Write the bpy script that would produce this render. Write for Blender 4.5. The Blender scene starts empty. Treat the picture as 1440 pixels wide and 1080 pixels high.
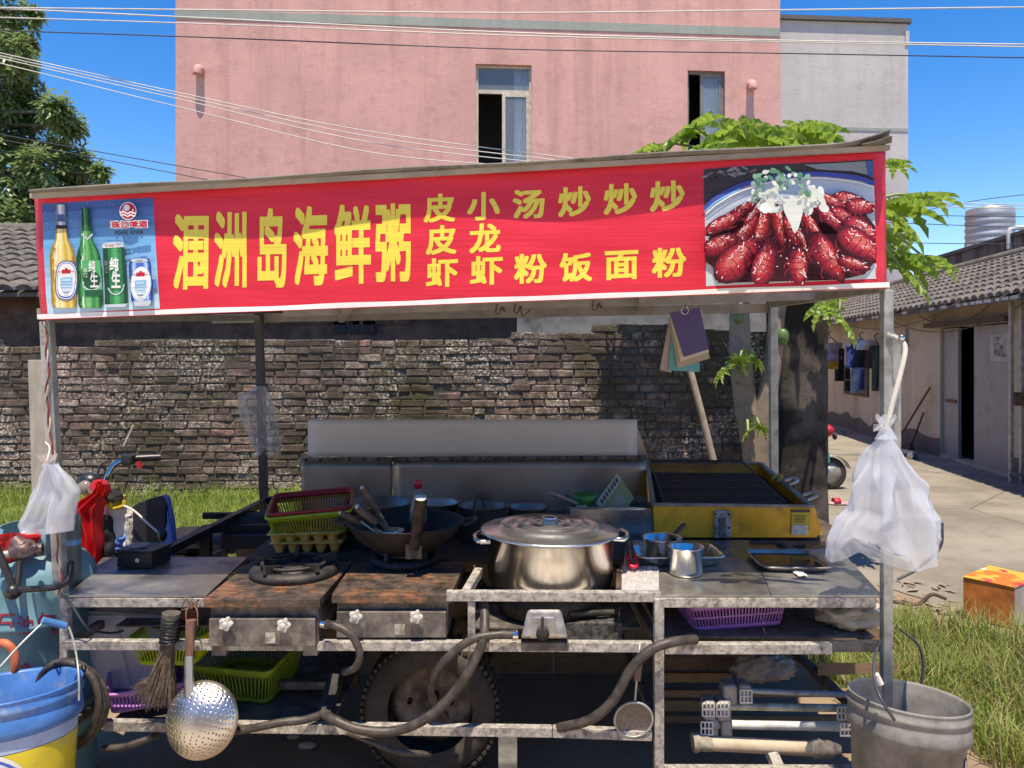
import bpy, bmesh, math, random
from math import sin, cos, pi, radians, sqrt
from mathutils import Vector, Matrix, Euler, noise
random.seed(7)
SC = bpy.context.scene
COL = SC.collection

# ------------------------------------------------------------------ camera
F, CX, HZ, CAMZ = 1080.0, 720.0, 500.0, 1.64
cam = bpy.data.cameras.new('camera'); camo = bpy.data.objects.new('camera', cam); COL.objects.link(camo)
camo.location = (0, 0, CAMZ); camo.rotation_euler = (radians(90), 0, 0)
cam.sensor_fit = 'HORIZONTAL'; cam.sensor_width = 36.0; cam.lens = 36.0 * F / 1440.0
cam.shift_y = -(540.0 - HZ) / 1440.0
cam.clip_start = 0.05; cam.clip_end = 3000
SC.camera = camo

# ------------------------------------------------------------------ light
SUN_EL, SUN_AZ = 73.0, 2.0          # degrees; azimuth: 0 = straight behind the camera, + = from the right
w = bpy.data.worlds.new('World'); SC.world = w; w.use_nodes = True
nt = w.node_tree; bg = nt.nodes['Background']
sky = nt.nodes.new('ShaderNodeTexSky'); sky.sky_type = 'NISHITA'; sky.sun_disc = False
sky.sun_elevation = radians(SUN_EL); sky.sun_rotation = radians(180 - SUN_AZ)
sky.air_density = 1.0; sky.dust_density = 0.0; sky.ozone_density = 4.0; sky.altitude = 600
hs = nt.nodes.new('ShaderNodeHueSaturation'); hs.inputs['Saturation'].default_value = 1.4; hs.inputs['Hue'].default_value = .512
nt.links.new(sky.outputs[0], hs.inputs['Color']); nt.links.new(hs.outputs[0], bg.inputs[0])
bg.inputs[1].default_value = 0.114
sl = bpy.data.lights.new('sun', 'SUN'); sl.energy = 2.8; sl.angle = radians(0.5); sl.color = (1, .975, .93)
slo = bpy.data.objects.new('sun', sl); COL.objects.link(slo)
el, az = radians(SUN_EL), radians(SUN_AZ)
sd = Vector((sin(az) * cos(el), -cos(az) * cos(el), sin(el)))
slo.rotation_euler = (-sd).to_track_quat('-Z', 'Y').to_euler(); slo.location = sd * 30
SC.view_settings.view_transform = 'Standard'; SC.view_settings.look = 'None'
SC.view_settings.exposure = 1.22; SC.view_settings.gamma = 1.0; SC.view_settings.use_curve_mapping = False
SC.view_settings.use_white_balance = True; SC.view_settings.white_balance_temperature = 8500; SC.view_settings.white_balance_tint = 11   # camera white balance
SC.cycles.max_bounces = 7; SC.cycles.transparent_max_bounces = 12

# ------------------------------------------------------------------ helpers
def P(px, py, Y):
    "point in the place at distance Y on the sight line of a photo pixel"
    return Vector(((px - CX) * Y / F, Y, CAMZ - (py - HZ) * Y / F))
def XW(px, Y): return (px - CX) * Y / F
def ZW(py, Y): return CAMZ - (py - HZ) * Y / F
def YG(py, z=0.0): return (CAMZ - z) * F / (py - HZ)      # distance of a point of height z seen at row py
def rnd(a, b): return random.uniform(a, b)
def spline(pts, n=6):
    pts = [Vector(p) for p in pts]
    if len(pts) < 3: return pts
    out = []
    q = [pts[0] * 2 - pts[1]] + pts + [pts[-1] * 2 - pts[-2]]
    for i in range(1, len(q) - 2):
        p0, p1, p2, p3 = q[i - 1:i + 3]
        for k in range(n):
            t = k / n
            out.append(.5 * ((2 * p1) + (p2 - p0) * t + (2 * p0 - 5 * p1 + 4 * p2 - p3) * t * t + (3 * p1 - p0 - 3 * p2 + p3) * t ** 3))
    out.append(pts[-1]); return out

class MB:
    def __init__(s): s.v = []; s.f = []; s.m = []; s.s = []
    def add(s, v, f, m=0, sm=False):
        b = len(s.v); s.v += [tuple(p) for p in v]
        for q in f: s.f.append([b + i for i in q]); s.m.append(m); s.s.append(sm)
        return s
    def box(s, c, d, rot=None, m=0, top=(1, 1)):
        hx, hy, hz = d[0] / 2, d[1] / 2, d[2] / 2
        v = []
        for z in (-1, 1):
            tx, ty = top if z > 0 else (1, 1)
            for x, y in ((-1, -1), (1, -1), (1, 1), (-1, 1)): v.append(Vector((x * hx * tx, y * hy * ty, z * hz)))
        if rot is not None:
            R = Euler(rot).to_matrix() if not isinstance(rot, Matrix) else rot
            v = [R @ p for p in v]
        c = Vector(c); v = [p + c for p in v]
        return s.add(v, [(0, 3, 2, 1), (4, 5, 6, 7), (0, 1, 5, 4), (1, 2, 6, 5), (2, 3, 7, 6), (3, 0, 4, 7)], m)
    def hexa(s, b4, t4, m=0):
        return s.add(list(b4) + list(t4), [(0, 3, 2, 1), (4, 5, 6, 7), (0, 1, 5, 4), (1, 2, 6, 5), (2, 3, 7, 6), (3, 0, 4, 7)], m)
    def bar(s, a, b, w_, h_, m=0, up=(0, 0, 1)):
        a, b = Vector(a), Vector(b); d = (b - a).normalized(); up = Vector(up)
        if abs(d.dot(up)) > .98: up = Vector((0, 1, 0))
        x = d.cross(up).normalized(); z = x.cross(d).normalized()
        q = lambda p: [p - x * w_ / 2 - z * h_ / 2, p + x * w_ / 2 - z * h_ / 2, p + x * w_ / 2 + z * h_ / 2, p - x * w_ / 2 + z * h_ / 2]
        return s.add(q(a) + q(b), [(0, 1, 2, 3), (7, 6, 5, 4), (0, 4, 5, 1), (1, 5, 6, 2), (2, 6, 7, 3), (3, 7, 4, 0)], m)
    def tube(s, pts, r, seg=8, m=0, cap=True, closed=False):
        pts = [Vector(p) for p in pts]; n = len(pts)
        R = r if isinstance(r, (list, tuple)) else [r] * n
        t0 = (pts[1] - pts[0]).normalized()
        u = t0.cross(Vector((0, 0, 1)))
        if u.length < .05: u = t0.cross(Vector((0, 1, 0)))
        u.normalize(); v = []; f = []
        for i, p in enumerate(pts):
            a = pts[i - 1] if i or closed else p; b = pts[(i + 1) % n] if i < n - 1 or closed else p
            t = (b - a); t = t.normalized() if t.length > 1e-9 else t0
            u = u - t * u.dot(t)
            if u.length < 1e-6: u = t.orthogonal()
            u.normalize(); w2 = t.cross(u)
            for k in range(seg):
                an = 2 * pi * k / seg; v.append(p + (u * cos(an) + w2 * sin(an)) * R[i])
        N = n if closed else n - 1
        for i in range(N):
            j = (i + 1) % n
            for k in range(seg):
                l = (k + 1) % seg; f.append((i * seg + k, i * seg + l, j * seg + l, j * seg + k))
        s.add(v, f, m, True)
        if cap and not closed:
            s.add(v[:seg], [tuple(range(seg))[::-1]], m); s.add(v[-seg:], [tuple(range(seg))], m)
        return s
    def lathe(s, prof, c=(0, 0, 0), seg=32, m=0, R=None, sx=1, sy=1, a0=0, a1=2 * pi, sm=True):
        c = Vector(c); v = []; f = []; n = len(prof); full = abs(a1 - a0 - 2 * pi) < 1e-6
        K = seg if full else seg + 1
        for k in range(K):
            an = a0 + (a1 - a0) * k / seg
            for r, z in prof:
                p = Vector((r * cos(an) * sx, r * sin(an) * sy, z))
                if R is not None: p = R @ p
                v.append(p + c)
        for k in range(seg):
            l = (k + 1) % K
            for i in range(n - 1): f.append((k * n + i, l * n + i, l * n + i + 1, k * n + i + 1))
        return s.add(v, f, m, sm)
    def grid(s, fn, nu, nv, m=0, cu=False, sm=True):
        v = []; f = []
        for i in range(nu + (0 if cu else 1)):
            for j in range(nv + 1): v.append(fn(i / nu, j / nv))
        K = nu if cu else nu + 1
        for i in range(nu):
            l = (i + 1) % K
            for j in range(nv): f.append((i * (nv + 1) + j, l * (nv + 1) + j, l * (nv + 1) + j + 1, i * (nv + 1) + j + 1))
        return s.add(v, f, m, sm)
    def prism(s, poly, off, m=0):
        "extrude a 3-D polygon by a vector"
        n = len(poly); off = Vector(off); a = [Vector(p) for p in poly]; b = [p + off for p in a]
        return s.add(a + b, [tuple(range(n)), tuple(range(2 * n - 1, n - 1, -1))] + [(i, (i + 1) % n + 0, (i + 1) % n + n, i + n)[::-1] for i in range(n)], m)
    def ball(s, c, r, seg=14, rings=8, m=0, sc=(1, 1, 1), R=None):
        pr = [(max(1e-4, r * sin(pi * i / rings)), -r * cos(pi * i / rings)) for i in range(rings + 1)]
        b = MB(); b.lathe(pr, (0, 0, 0), seg)
        M = R if R is not None else Matrix.Identity(3)
        return s.add([Vector(c) + M @ Vector((p[0] * sc[0], p[1] * sc[1], p[2] * sc[2])) for p in b.v], b.f, m, True)
    def build(s, name, mats, parent=None, bevel=0, seg=2, solid=0, sub=0, loc=None, weld=False):
        me = bpy.data.meshes.new(name)
        o0 = Vector(loc) if loc is not None else (root_loc(parent) if parent is not None else Vector((0, 0, 0)))
        me.from_pydata([(p[0] - o0.x, p[1] - o0.y, p[2] - o0.z) for p in s.v], [], s.f)
        if not isinstance(mats, (list, tuple)): mats = [mats]
        for q in mats: me.materials.append(q)
        me.polygons.foreach_set('material_index', s.m); me.polygons.foreach_set('use_smooth', s.s)
        me.update()
        if weld:
            bm = bmesh.new(); bm.from_mesh(me); bmesh.ops.remove_doubles(bm, verts=bm.verts, dist=1e-5)
            bmesh.ops.recalc_face_normals(bm, faces=bm.faces); bm.to_mesh(me); bm.free()
        o = bpy.data.objects.new(name, me); COL.objects.link(o)
        if parent is not None:
            o.parent = parent
        elif loc is not None: o.location = o0
        if solid: d = o.modifiers.new('solid', 'SOLIDIFY'); d.thickness = solid; d.offset = 0
        if sub: d = o.modifiers.new('sub', 'SUBSURF'); d.levels = sub; d.render_levels = sub
        if bevel:
            d = o.modifiers.new('bevel', 'BEVEL'); d.width = bevel; d.segments = seg; d.limit_method = 'ANGLE'; d.angle_limit = radians(40)
        return o
def root_loc(o):
    while o.parent is not None: o = o.parent
    return Vector(o.location)
def tag(o, label, cat, group=None):
    o['label'] = label; o['category'] = cat
    if group: o['group'] = group
    return o
def thing(name, label, cat, loc, group=None):
    o = bpy.data.objects.new(name, None); o.empty_display_size = .1; COL.objects.link(o); o.location = loc
    return tag(o, label, cat, group)
def one(mb, name, mats, label, cat, loc, group=None, **k):
    "a thing that is a single mesh"
    return tag(mb.build(name, mats, None, loc=loc, **k), label, cat, group)
def structure(o): o['kind'] = 'structure'; return o
def stuff(o): o['kind'] = 'stuff'; return o
def copy_tree(o, parent=None):
    c = o.copy(); COL.objects.link(c); c.parent = parent
    for ch in list(o.children): copy_tree(ch, c)
    return c

# ------------------------------------------------------------------ materials
def lin(h):
    if isinstance(h, str):
        v = [int(h[i:i + 2], 16) / 255 for i in (0, 2, 4)]
        return tuple(x / 12.92 if x <= .04045 else ((x + .055) / 1.055) ** 2.4 for x in v)
    return tuple(h)
class NT:
    def __init__(s, name):
        s.mat = bpy.data.materials.new(name); s.mat.use_nodes = True; s.t = s.mat.node_tree
        s.b = s.t.nodes['Principled BSDF']; s.out = s.t.nodes['Material Output']; s._pos = None
    def n(s, t, **k):
        d = s.t.nodes.new('ShaderNode' + t)
        for a, b in k.items(): setattr(d, a, b)
        return d
    def l(s, a, b): s.t.links.new(a, b)
    def pos(s):
        if s._pos is None: s._pos = s.n('NewGeometry').outputs['Position']
        return s._pos
    def map(s, sc=(1, 1, 1), rot=(0, 0, 0)):
        d = s.n('Mapping'); d.inputs['Scale'].default_value = sc; d.inputs['Rotation'].default_value = rot; s.l(s.pos(), d.inputs[0]); return d.outputs[0]
    def noise(s, scale, detail=5, rough=.6, vec=None, dist=0):
        d = s.n('TexNoise'); d.inputs['Scale'].default_value = scale; d.inputs['Detail'].default_value = detail
        d.inputs['Roughness'].default_value = rough; d.inputs['Distortion'].default_value = dist
        s.l(vec if vec is not None else s.pos(), d.inputs['Vector']); return d.outputs['Fac']
    def ramp(s, x, a, b, lo=0., hi=1.):
        d = s.n('MapRange'); d.interpolation_type = 'SMOOTHSTEP'
        for i, q in zip((1, 2, 3, 4), (a, b, lo, hi)): d.inputs[i].default_value = q
        s.l(x, d.inputs[0]); return d.outputs[0]
    def mix(s, f, a, b, mode='MIX'):
        d = s.n('Mix', data_type='RGBA', blend_type=mode)
        for i, q in ((0, f), (6, a), (7, b)):
            if isinstance(q, (int, float)): d.inputs[i].default_value = q
            elif isinstance(q, tuple): d.inputs[i].default_value = (*q[:3], 1)
            else: s.l(q, d.inputs[i])
        return d.outputs[2]
    def math(s, op, a, b=0.):
        d = s.n('Math', operation=op)
        for i, q in ((0, a), (1, b)):
            if isinstance(q, (int, float)): d.inputs[i].default_value = q
            else: s.l(q, d.inputs[i])
        return d.outputs[0]
    def bump(s, h, strength, dist=.01):
        d = s.n('Bump'); d.inputs['Strength'].default_value = strength; d.inputs['Distance'].default_value = dist
        s.l(h, d.inputs['Height']); s.l(d.outputs[0], s.b.inputs['Normal']); return d
    def set(s, **k):
        for a, v in k.items():
            i = s.b.inputs[a.replace('_', ' ')]
            if isinstance(v, (int, float)): i.default_value = v
            elif isinstance(v, tuple): i.default_value = (*v[:3], 1)
            else: s.l(v, i)
        return s
def mt(name, col, rough=.6, metal=0., var=.18, scale=7., bump=.15, bs=60., dirt=None, dcol=(.03, .022, .016), dsc=9., rv=.15, spec=.5, stretch=(1, 1, 1)):
    N = NT(name); c = lin(col)
    v = N.map(stretch) if stretch != (1, 1, 1) else None
    n1 = N.noise(scale, 6, .6, v)
    cc = N.mix(N.ramp(n1, .3, .7), tuple(x * (1 - var) for x in c), tuple(min(1, x * (1 + var)) for x in c))
    if dirt:
        d = N.ramp(N.noise(dsc, 7, .68, v), .56 - dirt * .3, .86 - dirt * .2, 0, .85)
        cc = N.mix(d, cc, tuple(dcol)); rr = N.math('ADD', N.ramp(n1, .3, .7, rough - rv * .5, rough + rv * .5), N.math('MULTIPLY', d, .2))
        N.set(Metallic=N.math('SUBTRACT', metal, N.math('MULTIPLY', d, metal * .8))) if metal else None
    else:
        rr = N.ramp(n1, .3, .7, max(.03, rough - rv * .5), min(1, rough + rv * .5)); N.set(Metallic=metal)
    N.set(Base_Color=cc, Roughness=rr); N.b.inputs['Specular IOR Level'].default_value = spec
    if bump: N.bump(N.noise(bs, 4, .6, v), bump, .004)
    return N.mat
def emis_free(name, col, rough=.5):        # plain flat print ink
    return mt(name, col, rough, var=.05, bump=0)
# ------------------------------------------------------------------ shared materials
M = {}
M['steel'] = mt('stainless_steel', (.50, .49, .48), .30, .95, .15, 5, .06, 90, dirt=.25, dcol=(.06, .05, .045), dsc=5, rv=.2)
M['steel_clean'] = mt('polished_steel', (.66, .65, .62), .2, 1., .08, 8, .03, 120, rv=.12)
M['steel_counter'] = mt('greasy_steel_counter', (.36, .35, .325), .36, .85, .25, 4, .08, 70, dirt=.38, dcol=(.045, .038, .034), dsc=6, rv=.25)
M['galv'] = mt('galvanised_tube', (.42, .44, .43), .5, .65, .2, 14, .2, 90, dirt=.35, dcol=(.10, .075, .055), dsc=16)
M['galv_worn'] = mt('worn_painted_tube', (.44, .42, .385), .6, .3, .3, 30, .5, 140, dirt=.58, dcol=(.06, .045, .036), dsc=55)
M['rust'] = mt('rusty_steel_top', (.15, .085, .058), .6, .45, .75, 5, .5, 80, dirt=.62, dcol=(.03, .027, .025), dsc=13)
def rust_mat():
    N = NT('rusty_burnt_steel'); a = N.noise(6, 7, .7); b = N.noise(19, 7, .72); c = N.noise(60, 5, .7, N.map((.25, 1, 1)))
    col = N.mix(N.ramp(b, .35, .65), (.045, .036, .031), (.125, .092, .072)); col = N.mix(N.math('MULTIPLY', N.ramp(a, .48, .60), N.ramp(c, .38, .6)), col, (.34, .15, .07)); col = N.mix(N.ramp(c, .6, .72, 0, .55), col, (.36, .28, .22)); col = N.mix(N.ramp(N.noise(3.3, 6, .7), .52, .66, 0, .85), col, (.028, .024, .022))
    N.set(Base_Color=col, Roughness=N.ramp(b, .3, .7, .42, .8), Metallic=.35); N.bump(b, .5, .006); return N.mat
M['rust_top'] = rust_mat()
M['iron'] = mt('greasy_cast_iron', (.045, .042, .04), .55, .5, .4, 20, .4, 90)
M['black_steel'] = mt('black_painted_steel', (.022, .022, .023), .45, .2, .3, 12, .15)
M['grime_steel'] = mt('grimy_stove_steel', (.20, .18, .165), .6, .6, .4, 18, .3, 110, dirt=.6, dcol=(.03, .025, .022), dsc=14)
M['rubber'] = mt('grey_brown_rubber_hose', (.05, .042, .037), .5, 0, .5, 26, .3, 90, dirt=.2, dcol=(.12, .105, .09), dsc=18)
M['tyre'] = mt('dusty_tyre_rubber', (.05, .044, .039), .85, 0, .35, 20, .3)
M['wood'] = mt('weathered_wood', (.24, .165, .10), .8, 0, .35, 9, .35, 60, dirt=.3, stretch=(1, 6, 6))
M['wood_dark'] = mt('dark_old_wood', (.085, .055, .04), .8, 0, .35, 9, .35, 60)
M['wood_grey'] = mt('grey_bare_wood', (.27, .225, .185), .85, 0, .25, 10, .35, 60, stretch=(8, 8, 1))
M['black_plastic'] = mt('black_plastic', (.018, .018, .02), .4, 0, .2, 12, .05)
M['chrome'] = mt('chrome_tube', (.62, .62, .62), .12, 1, .05, 10, 0)
M['white_plastic'] = mt('white_plastic', (.62, .62, .60), .4, 0, .1, 9, .05, dirt=.1, dcol=(.25, .22, .18))
M['wire'] = mt('pale_cable', (.62, .60, .55), .5, 0, .1, 3, 0)
M['wire_dark'] = mt('dark_cable', (.045, .05, .07), .5, 0, .1, 3, 0)

# ------------------------------------------------------------------ ground
def ground_mat():
    N = NT('bare_dirt'); a = N.noise(.9, 8, .65); b = N.noise(14, 6, .7); c = N.noise(120, 3, .6)
    col = N.mix(N.ramp(a, .35, .65), (.21, .145, .095), (.30, .225, .16))
    col = N.mix(N.ramp(b, .55, .72), col, (.24, .21, .17))
    col = N.mix(N.ramp(c, .6, .75), col, (.22, .2, .17))
    N.set(Base_Color=col, Roughness=.95); N.bump(N.math('ADD', b, N.math('MULTIPLY', c, .4)), .6, .02); return N.mat
def yard_mat():
    N = NT('worn_concrete'); a = N.noise(.7, 8, .65); b = N.noise(3.5, 7, .7); c = N.noise(150, 3, .6); d = N.noise(.35, 6, .6, N.map((1, 3.5, 1)))
    col = N.mix(N.ramp(a, .32, .66), (.165, .148, .118), (.285, .262, .215))
    col = N.mix(N.ramp(b, .52, .75, 0, .7), col, (.14, .122, .098))
    col = N.mix(N.ramp(d, .55, .7, 0, .5), col, (.32, .30, .255))
    col = N.mix(N.ramp(c, .62, .72, 0, .6), col, (.1, .085, .07))
    vo = N.n('TexVoronoi', feature='DISTANCE_TO_EDGE'); vo.inputs['Scale'].default_value = .33; vo.inputs['Randomness'].default_value = .8; N.l(N.pos(), vo.inputs['Vector'])
    col = N.mix(N.ramp(N.math('ADD', vo.outputs['Distance'], N.math('MULTIPLY', N.noise(9, 5, .7), .012)), .006, .012, .75, 0), col, (.07, .06, .048))
    N.set(Base_Color=col, Roughness=.9); N.bump(N.math('ADD', b, N.math('MULTIPLY', c, .5)), .35, .01); return N.mat
g = MB().add([(-300, -40, 0), (300, -40, 0), (300, 600, 0), (-300, 600, 0)], [(0, 1, 2, 3)])
structure(g.build('ground', ground_mat()))
def edge(n, x0, y0, x1, y1, amp):
    return [(x0 + (x1 - x0) * i / n + rnd(-amp, amp), y0 + (y1 - y0) * i / n + rnd(-amp, amp), .006) for i in range(n)]
yd = edge(14, 2.3, 30, 2.3, 6.2, .03) + edge(16, 2.3, 6.2, 2.9, 4.75, .07) + edge(16, 2.9, 4.75, 5.4, 4.2, .09) + edge(6, 5.4, 4.2, 12, 3.8, .1) + [(12, 30, .006)]
structure(MB().add(yd, [tuple(range(len(yd)))]).build('concrete_yard', yard_mat()))
fy = [(-40, -30, .006), (40, -30, .006), (40, 1.9, .006)] + edge(40, 12, 2.0, -8, 2.15, .06) + [(-40, 2.1, .006)]
structure(MB().add(fy, [tuple(range(len(fy)))]).build('concrete_lane', mt('pale_cement_lane', (.60, .52, .41), .9, 0, .12, 2, .3, 40)))
def bank_z(x, y):
    t = max(0, min(1, (y - 4.3) / 1.5)); t = t * t * (3 - 2 * t); s = max(0, min(1, (2.6 - x) / 1.6)); return t * s * (.40 + .05 * noise.noise(Vector((x * .9, y * .9, 0))))
structure(MB().grid(lambda u, v: Vector((-9 + 11.6 * u, 4.25 + 2.5 * v, bank_z(-9 + 11.6 * u, 4.25 + 2.5 * v) + .004)), 70, 26).build('earth_bank', ground_mat()))

# ------------------------------------------------------------------ pink building with the grey annex
def plaster(name, c, stain, var=.10):
    N = NT(name); a = N.noise(.5, 7, .6); b = N.noise(2.4, 8, .7); c2 = N.noise(38, 4, .6); s = N.noise(1.0, 7, .72, N.map((1.8, 1.8, .13)))
    col = N.mix(N.ramp(a, .3, .7), tuple(x * (1 - var) for x in c), tuple(x * (1 + var * .8) for x in c))
    col = N.mix(N.ramp(b, .48, .72, 0, .6), col, stain); col = N.mix(N.ramp(s, .46, .7, 0, .65), col, stain)
    N.set(Base_Color=col, Roughness=.9); N.bump(N.math('ADD', c2, N.math('MULTIPLY', b, 1.5)), .55, .02); return N.mat
M['pink'] = plaster('pink_stucco', (.63, .345, .315), (.45, .235, .21))
M['annex'] = plaster('pale_grey_stucco', (.50, .47, .47), (.40, .37, .37))
M['band'] = plaster('grey_green_band_paint', (.30, .33, .30), (.24, .26, .24))
M['cap'] = mt('dark_coping', (.10, .098, .10), .8)
BY = 16.0
SB = 1.4                                    # the building's own size factor
def B(x, d, z): return Vector((x * SB, (BY + .07 * x + d) * SB, CAMZ + (z - CAMZ) * SB))
def bx(px): t = (px - CX) / F; return t * BY / (1 - .07 * t)
def facade(mb, x0, x1, z0, z1, holes, d=0, rec=.16, m=0, mr=0):
    xs = sorted({x0, x1} | {h[0] for h in holes} | {h[1] for h in holes}); zs = sorted({z0, z1} | {h[2] for h in holes} | {h[3] for h in holes})
    for i in range(len(xs) - 1):
        for j in range(len(zs) - 1):
            cx, cz = (xs[i] + xs[i + 1]) / 2, (zs[j] + zs[j + 1]) / 2
            if any(h[0] < cx < h[1] and h[2] < cz < h[3] for h in holes): continue
            mb.add([B(xs[i], d, zs[j]), B(xs[i + 1], d, zs[j]), B(xs[i + 1], d, zs[j + 1]), B(xs[i], d, zs[j + 1])], [(0, 1, 2, 3)], m)
    for a, b, c, e in holes:
        q = [(a, c), (b, c), (b, e), (a, e)]
        for k in range(4):
            p, r = q[k], q[(k + 1) % 4]
            mb.add([B(p[0], d, p[1]), B(r[0], d, r[1]), B(r[0], d + rec, r[1]), B(p[0], d + rec, p[1])], [(0, 1, 2, 3)], mr)
XL, XM, XR = bx(247), bx(1097), bx(1281)
pb = thing('apartment_building', 'tall pink stucco building with a grey-green band behind the food stall', 'building', B(XL, 0, 0))
W1 = (bx(669), bx(747.5), 5.52, 7.70); W2 = (bx(967), bx(1019.5), 5.52, 7.68)
mb = MB(); facade(mb, XL, XM, 0, 13, [W1, W2])
for a, b in ((B(XL, 0, 0), B(XL, 9, 0)), (B(XM, 9, 0), B(XM, 0, 0)), (B(XL, 9, 0), B(XM, 9, 0))):
    mb.add([b, a, a + Vector((0, 0, 13 * SB)), b + Vector((0, 0, 13 * SB))], [(0, 1, 2, 3)])
mb.add([B(XL, 0, 13), B(XM, 0, 13), B(XM, 9, 13), B(XL, 9, 13)], [(0, 1, 2, 3)])
mb.build('wall', M['pink'], pb)
mb = MB(); mb.hexa([B(XL - .012, -.015, 8.45), B(XM, -.015, 8.45), B(XM, .05, 8.45), B(XL - .012, .05, 8.45)], [B(XL - .012, -.015, 8.63), B(XM, -.015, 8.63), B(XM, .05, 8.63), B(XL - .012, .05, 8.63)])
mb.build('band', M['band'], pb)
def glass(name, tint, rough=.05):
    N = NT(name); N.set(Base_Color=tint, Roughness=rough, Metallic=0.); N.b.inputs['Transmission Weight'].default_value = .75; N.b.inputs['IOR'].default_value = 1.45
    N.b.inputs['Specular IOR Level'].default_value = .8; N.b.inputs['Alpha'].default_value = .62; return N.mat
M['glass'] = glass('window_glass', (.60, .70, .78))
M['frame'] = mt('beige_window_frame', (.50, .44, .37), .5)
M['frame_grey'] = mt('grey_window_frame', (.17, .165, .16), .5)
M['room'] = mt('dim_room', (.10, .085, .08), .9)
M['curtain'] = mt('pale_blue_curtain', (.50, .56, .66), .9, var=.1)
def window(hole, trans, split, fm, rm, curt):
    a, b, c, e = hole; wdw = None; fr = MB(); d = .10
    def rail(x0, x1, z0, z1, dd=d, t=.05): fr.hexa([B(x0, dd, z0), B(x1, dd, z0), B(x1, dd + t, z0), B(x0, dd + t, z0)], [B(x0, dd, z1), B(x1, dd, z1), B(x1, dd + t, z1), B(x0, dd + t, z1)])
    rail(a, a + .05, c, e); rail(b - .05, b, c, e); rail(a + .05, b - .05, c, c + .06); rail(a + .05, b - .05, e - .045, e)
    if trans: rail(a + .05, b - .05, trans, trans + .08)
    tz = trans if trans else e - .045
    rail(split, split + .07, c + .06, tz, .085, .045); rail(b - .11, b - .05, c + .06, tz, .085, .04); rail(split + .07, b - .11, tz - .06, tz, .085, .04); rail(split + .07, b - .11, c + .06, c + .13, .085, .04)
    wdw = fr.build('window', fm, pb)
    def pane(x0, x1, z0, z1, dd): MB().hexa([B(x0, dd, z0), B(x1, dd, z0), B(x1, dd + .006, z0), B(x0, dd + .006, z0)], [B(x0, dd, z1), B(x1, dd, z1), B(x1, dd + .006, z1), B(x0, dd + .006, z1)]).build('pane', M['glass'], wdw)
    pane(split + .07, b - .11, c + .13, tz - .06, .10)
    if trans: pane(a + .05, b - .05, trans + .08, e - .045, .12)
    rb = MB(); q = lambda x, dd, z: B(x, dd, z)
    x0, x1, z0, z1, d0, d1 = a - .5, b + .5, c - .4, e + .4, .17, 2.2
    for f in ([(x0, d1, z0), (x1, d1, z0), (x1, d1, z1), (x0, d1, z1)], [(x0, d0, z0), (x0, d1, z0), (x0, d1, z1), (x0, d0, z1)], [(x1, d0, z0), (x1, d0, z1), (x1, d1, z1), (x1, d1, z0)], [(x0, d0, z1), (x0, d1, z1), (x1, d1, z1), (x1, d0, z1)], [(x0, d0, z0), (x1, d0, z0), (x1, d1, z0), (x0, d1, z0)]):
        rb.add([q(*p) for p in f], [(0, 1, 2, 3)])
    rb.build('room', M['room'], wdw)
    for cx0, cx1 in curt:
        MB().grid(lambda u, v: B(cx0 + (cx1 - cx0) * u + .02 * sin(v * 3), .27 + .035 * sin(u * 26) + .02 * sin(u * 11 + 1), c + (e - c) * v), 44, 6).build('curtain', M['curtain'], wdw)
window(W1, 7.12, bx(706), M['frame'], 1, [(bx(722), bx(745))])
window(W2, 0, bx(986), M['frame_grey'], 1, [(bx(988), bx(1016))])
for (px, py) in ((282, 100), (1055, 121)):
    x = bx(px); z = CAMZ + (HZ - py) * (BY + .07 * x) / F; r = .085 * SB
    pts = [B(x, .1, z + .02), B(x, -.03, z + .02), B(x, -.1, z + .015), B(x, -.15, z - .03), B(x, -.165, z - .09)]
    v = MB().tube(spline(pts, 4), r, 14); v.tube([B(x, -.165, z - .08), B(x, -.165, z - .115)], r * 1.13, 14)
    v.build('vent_pipe', M['pink'], pb)
an = thing('annex_building', 'lower pale grey stucco building with dark coping right of the pink one', 'building', B(XM, .3, 0))
mb = MB(); facade(mb, XM + .002, XR, 0, 8.86, [], .12)
for a, b in ((B(XR, 9, 0), B(XR, .12, 0)), (B(XM + .002, 9, 0), B(XR, 9, 0))): mb.add([b, a, a + Vector((0, 0, (8.86) * SB - .656)), b + Vector((0, 0, (8.86) * SB - .656))], [(0, 1, 2, 3)])
mb.build('wall', M['annex'], an)
h4 = lambda x0, x1, d0, d1, z0, z1: MB().hexa([B(x0, d0, z0), B(x1, d0, z0), B(x1, d1, z0), B(x0, d1, z0)], [B(x0, d0, z1), B(x1, d0, z1), B(x1, d1, z1), B(x0, d1, z1)])
h4(XM + .004, XR + .05, .04, 9.1, 8.862, 8.95).build('coping', M['cap'], an)
h4(XM + .004, XR - .004, .105, .2, 6.51, 6.58).build('band', M['band'], an)
h4(XR - .07, XR + .012, .09, .2, 8.40, 8.70).build('corner_block', M['annex'], an)

# ------------------------------------------------------------------ unseen house added across the lane for warm bounce, blocking low sky
oh = thing('added_facing_house', 'unseen cream plastered house added across the lane to bounce warm light', 'house', (0, -8.5, 0))
cm = plaster('cream_plaster', (.74, .60, .44), (.62, .48, .34)); mb = MB()
mb.box((0, -9, 2.4), (34, 1, 4.8)); mb.build('wall', cm, oh)
MB().box((0, -8.9, 4.9), (34.4, 1.6, .2)).build('cornice', M['cap'], oh)
for k in range(-3, 4):
    if k == 0: MB().box((0, -8.47, 1.2), (1.4, .08, 2.4)).build('door', M['cap'], oh); continue
    f_ = MB().box((k * 4.2, -8.48, 2.4), (1.5, .06, 1.5)).build('window', M['frame'], oh); MB().box((k * 4.2, -8.446, 2.4), (1.36, .01, 1.36)).build('pane', M['glass'], f_)
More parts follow.
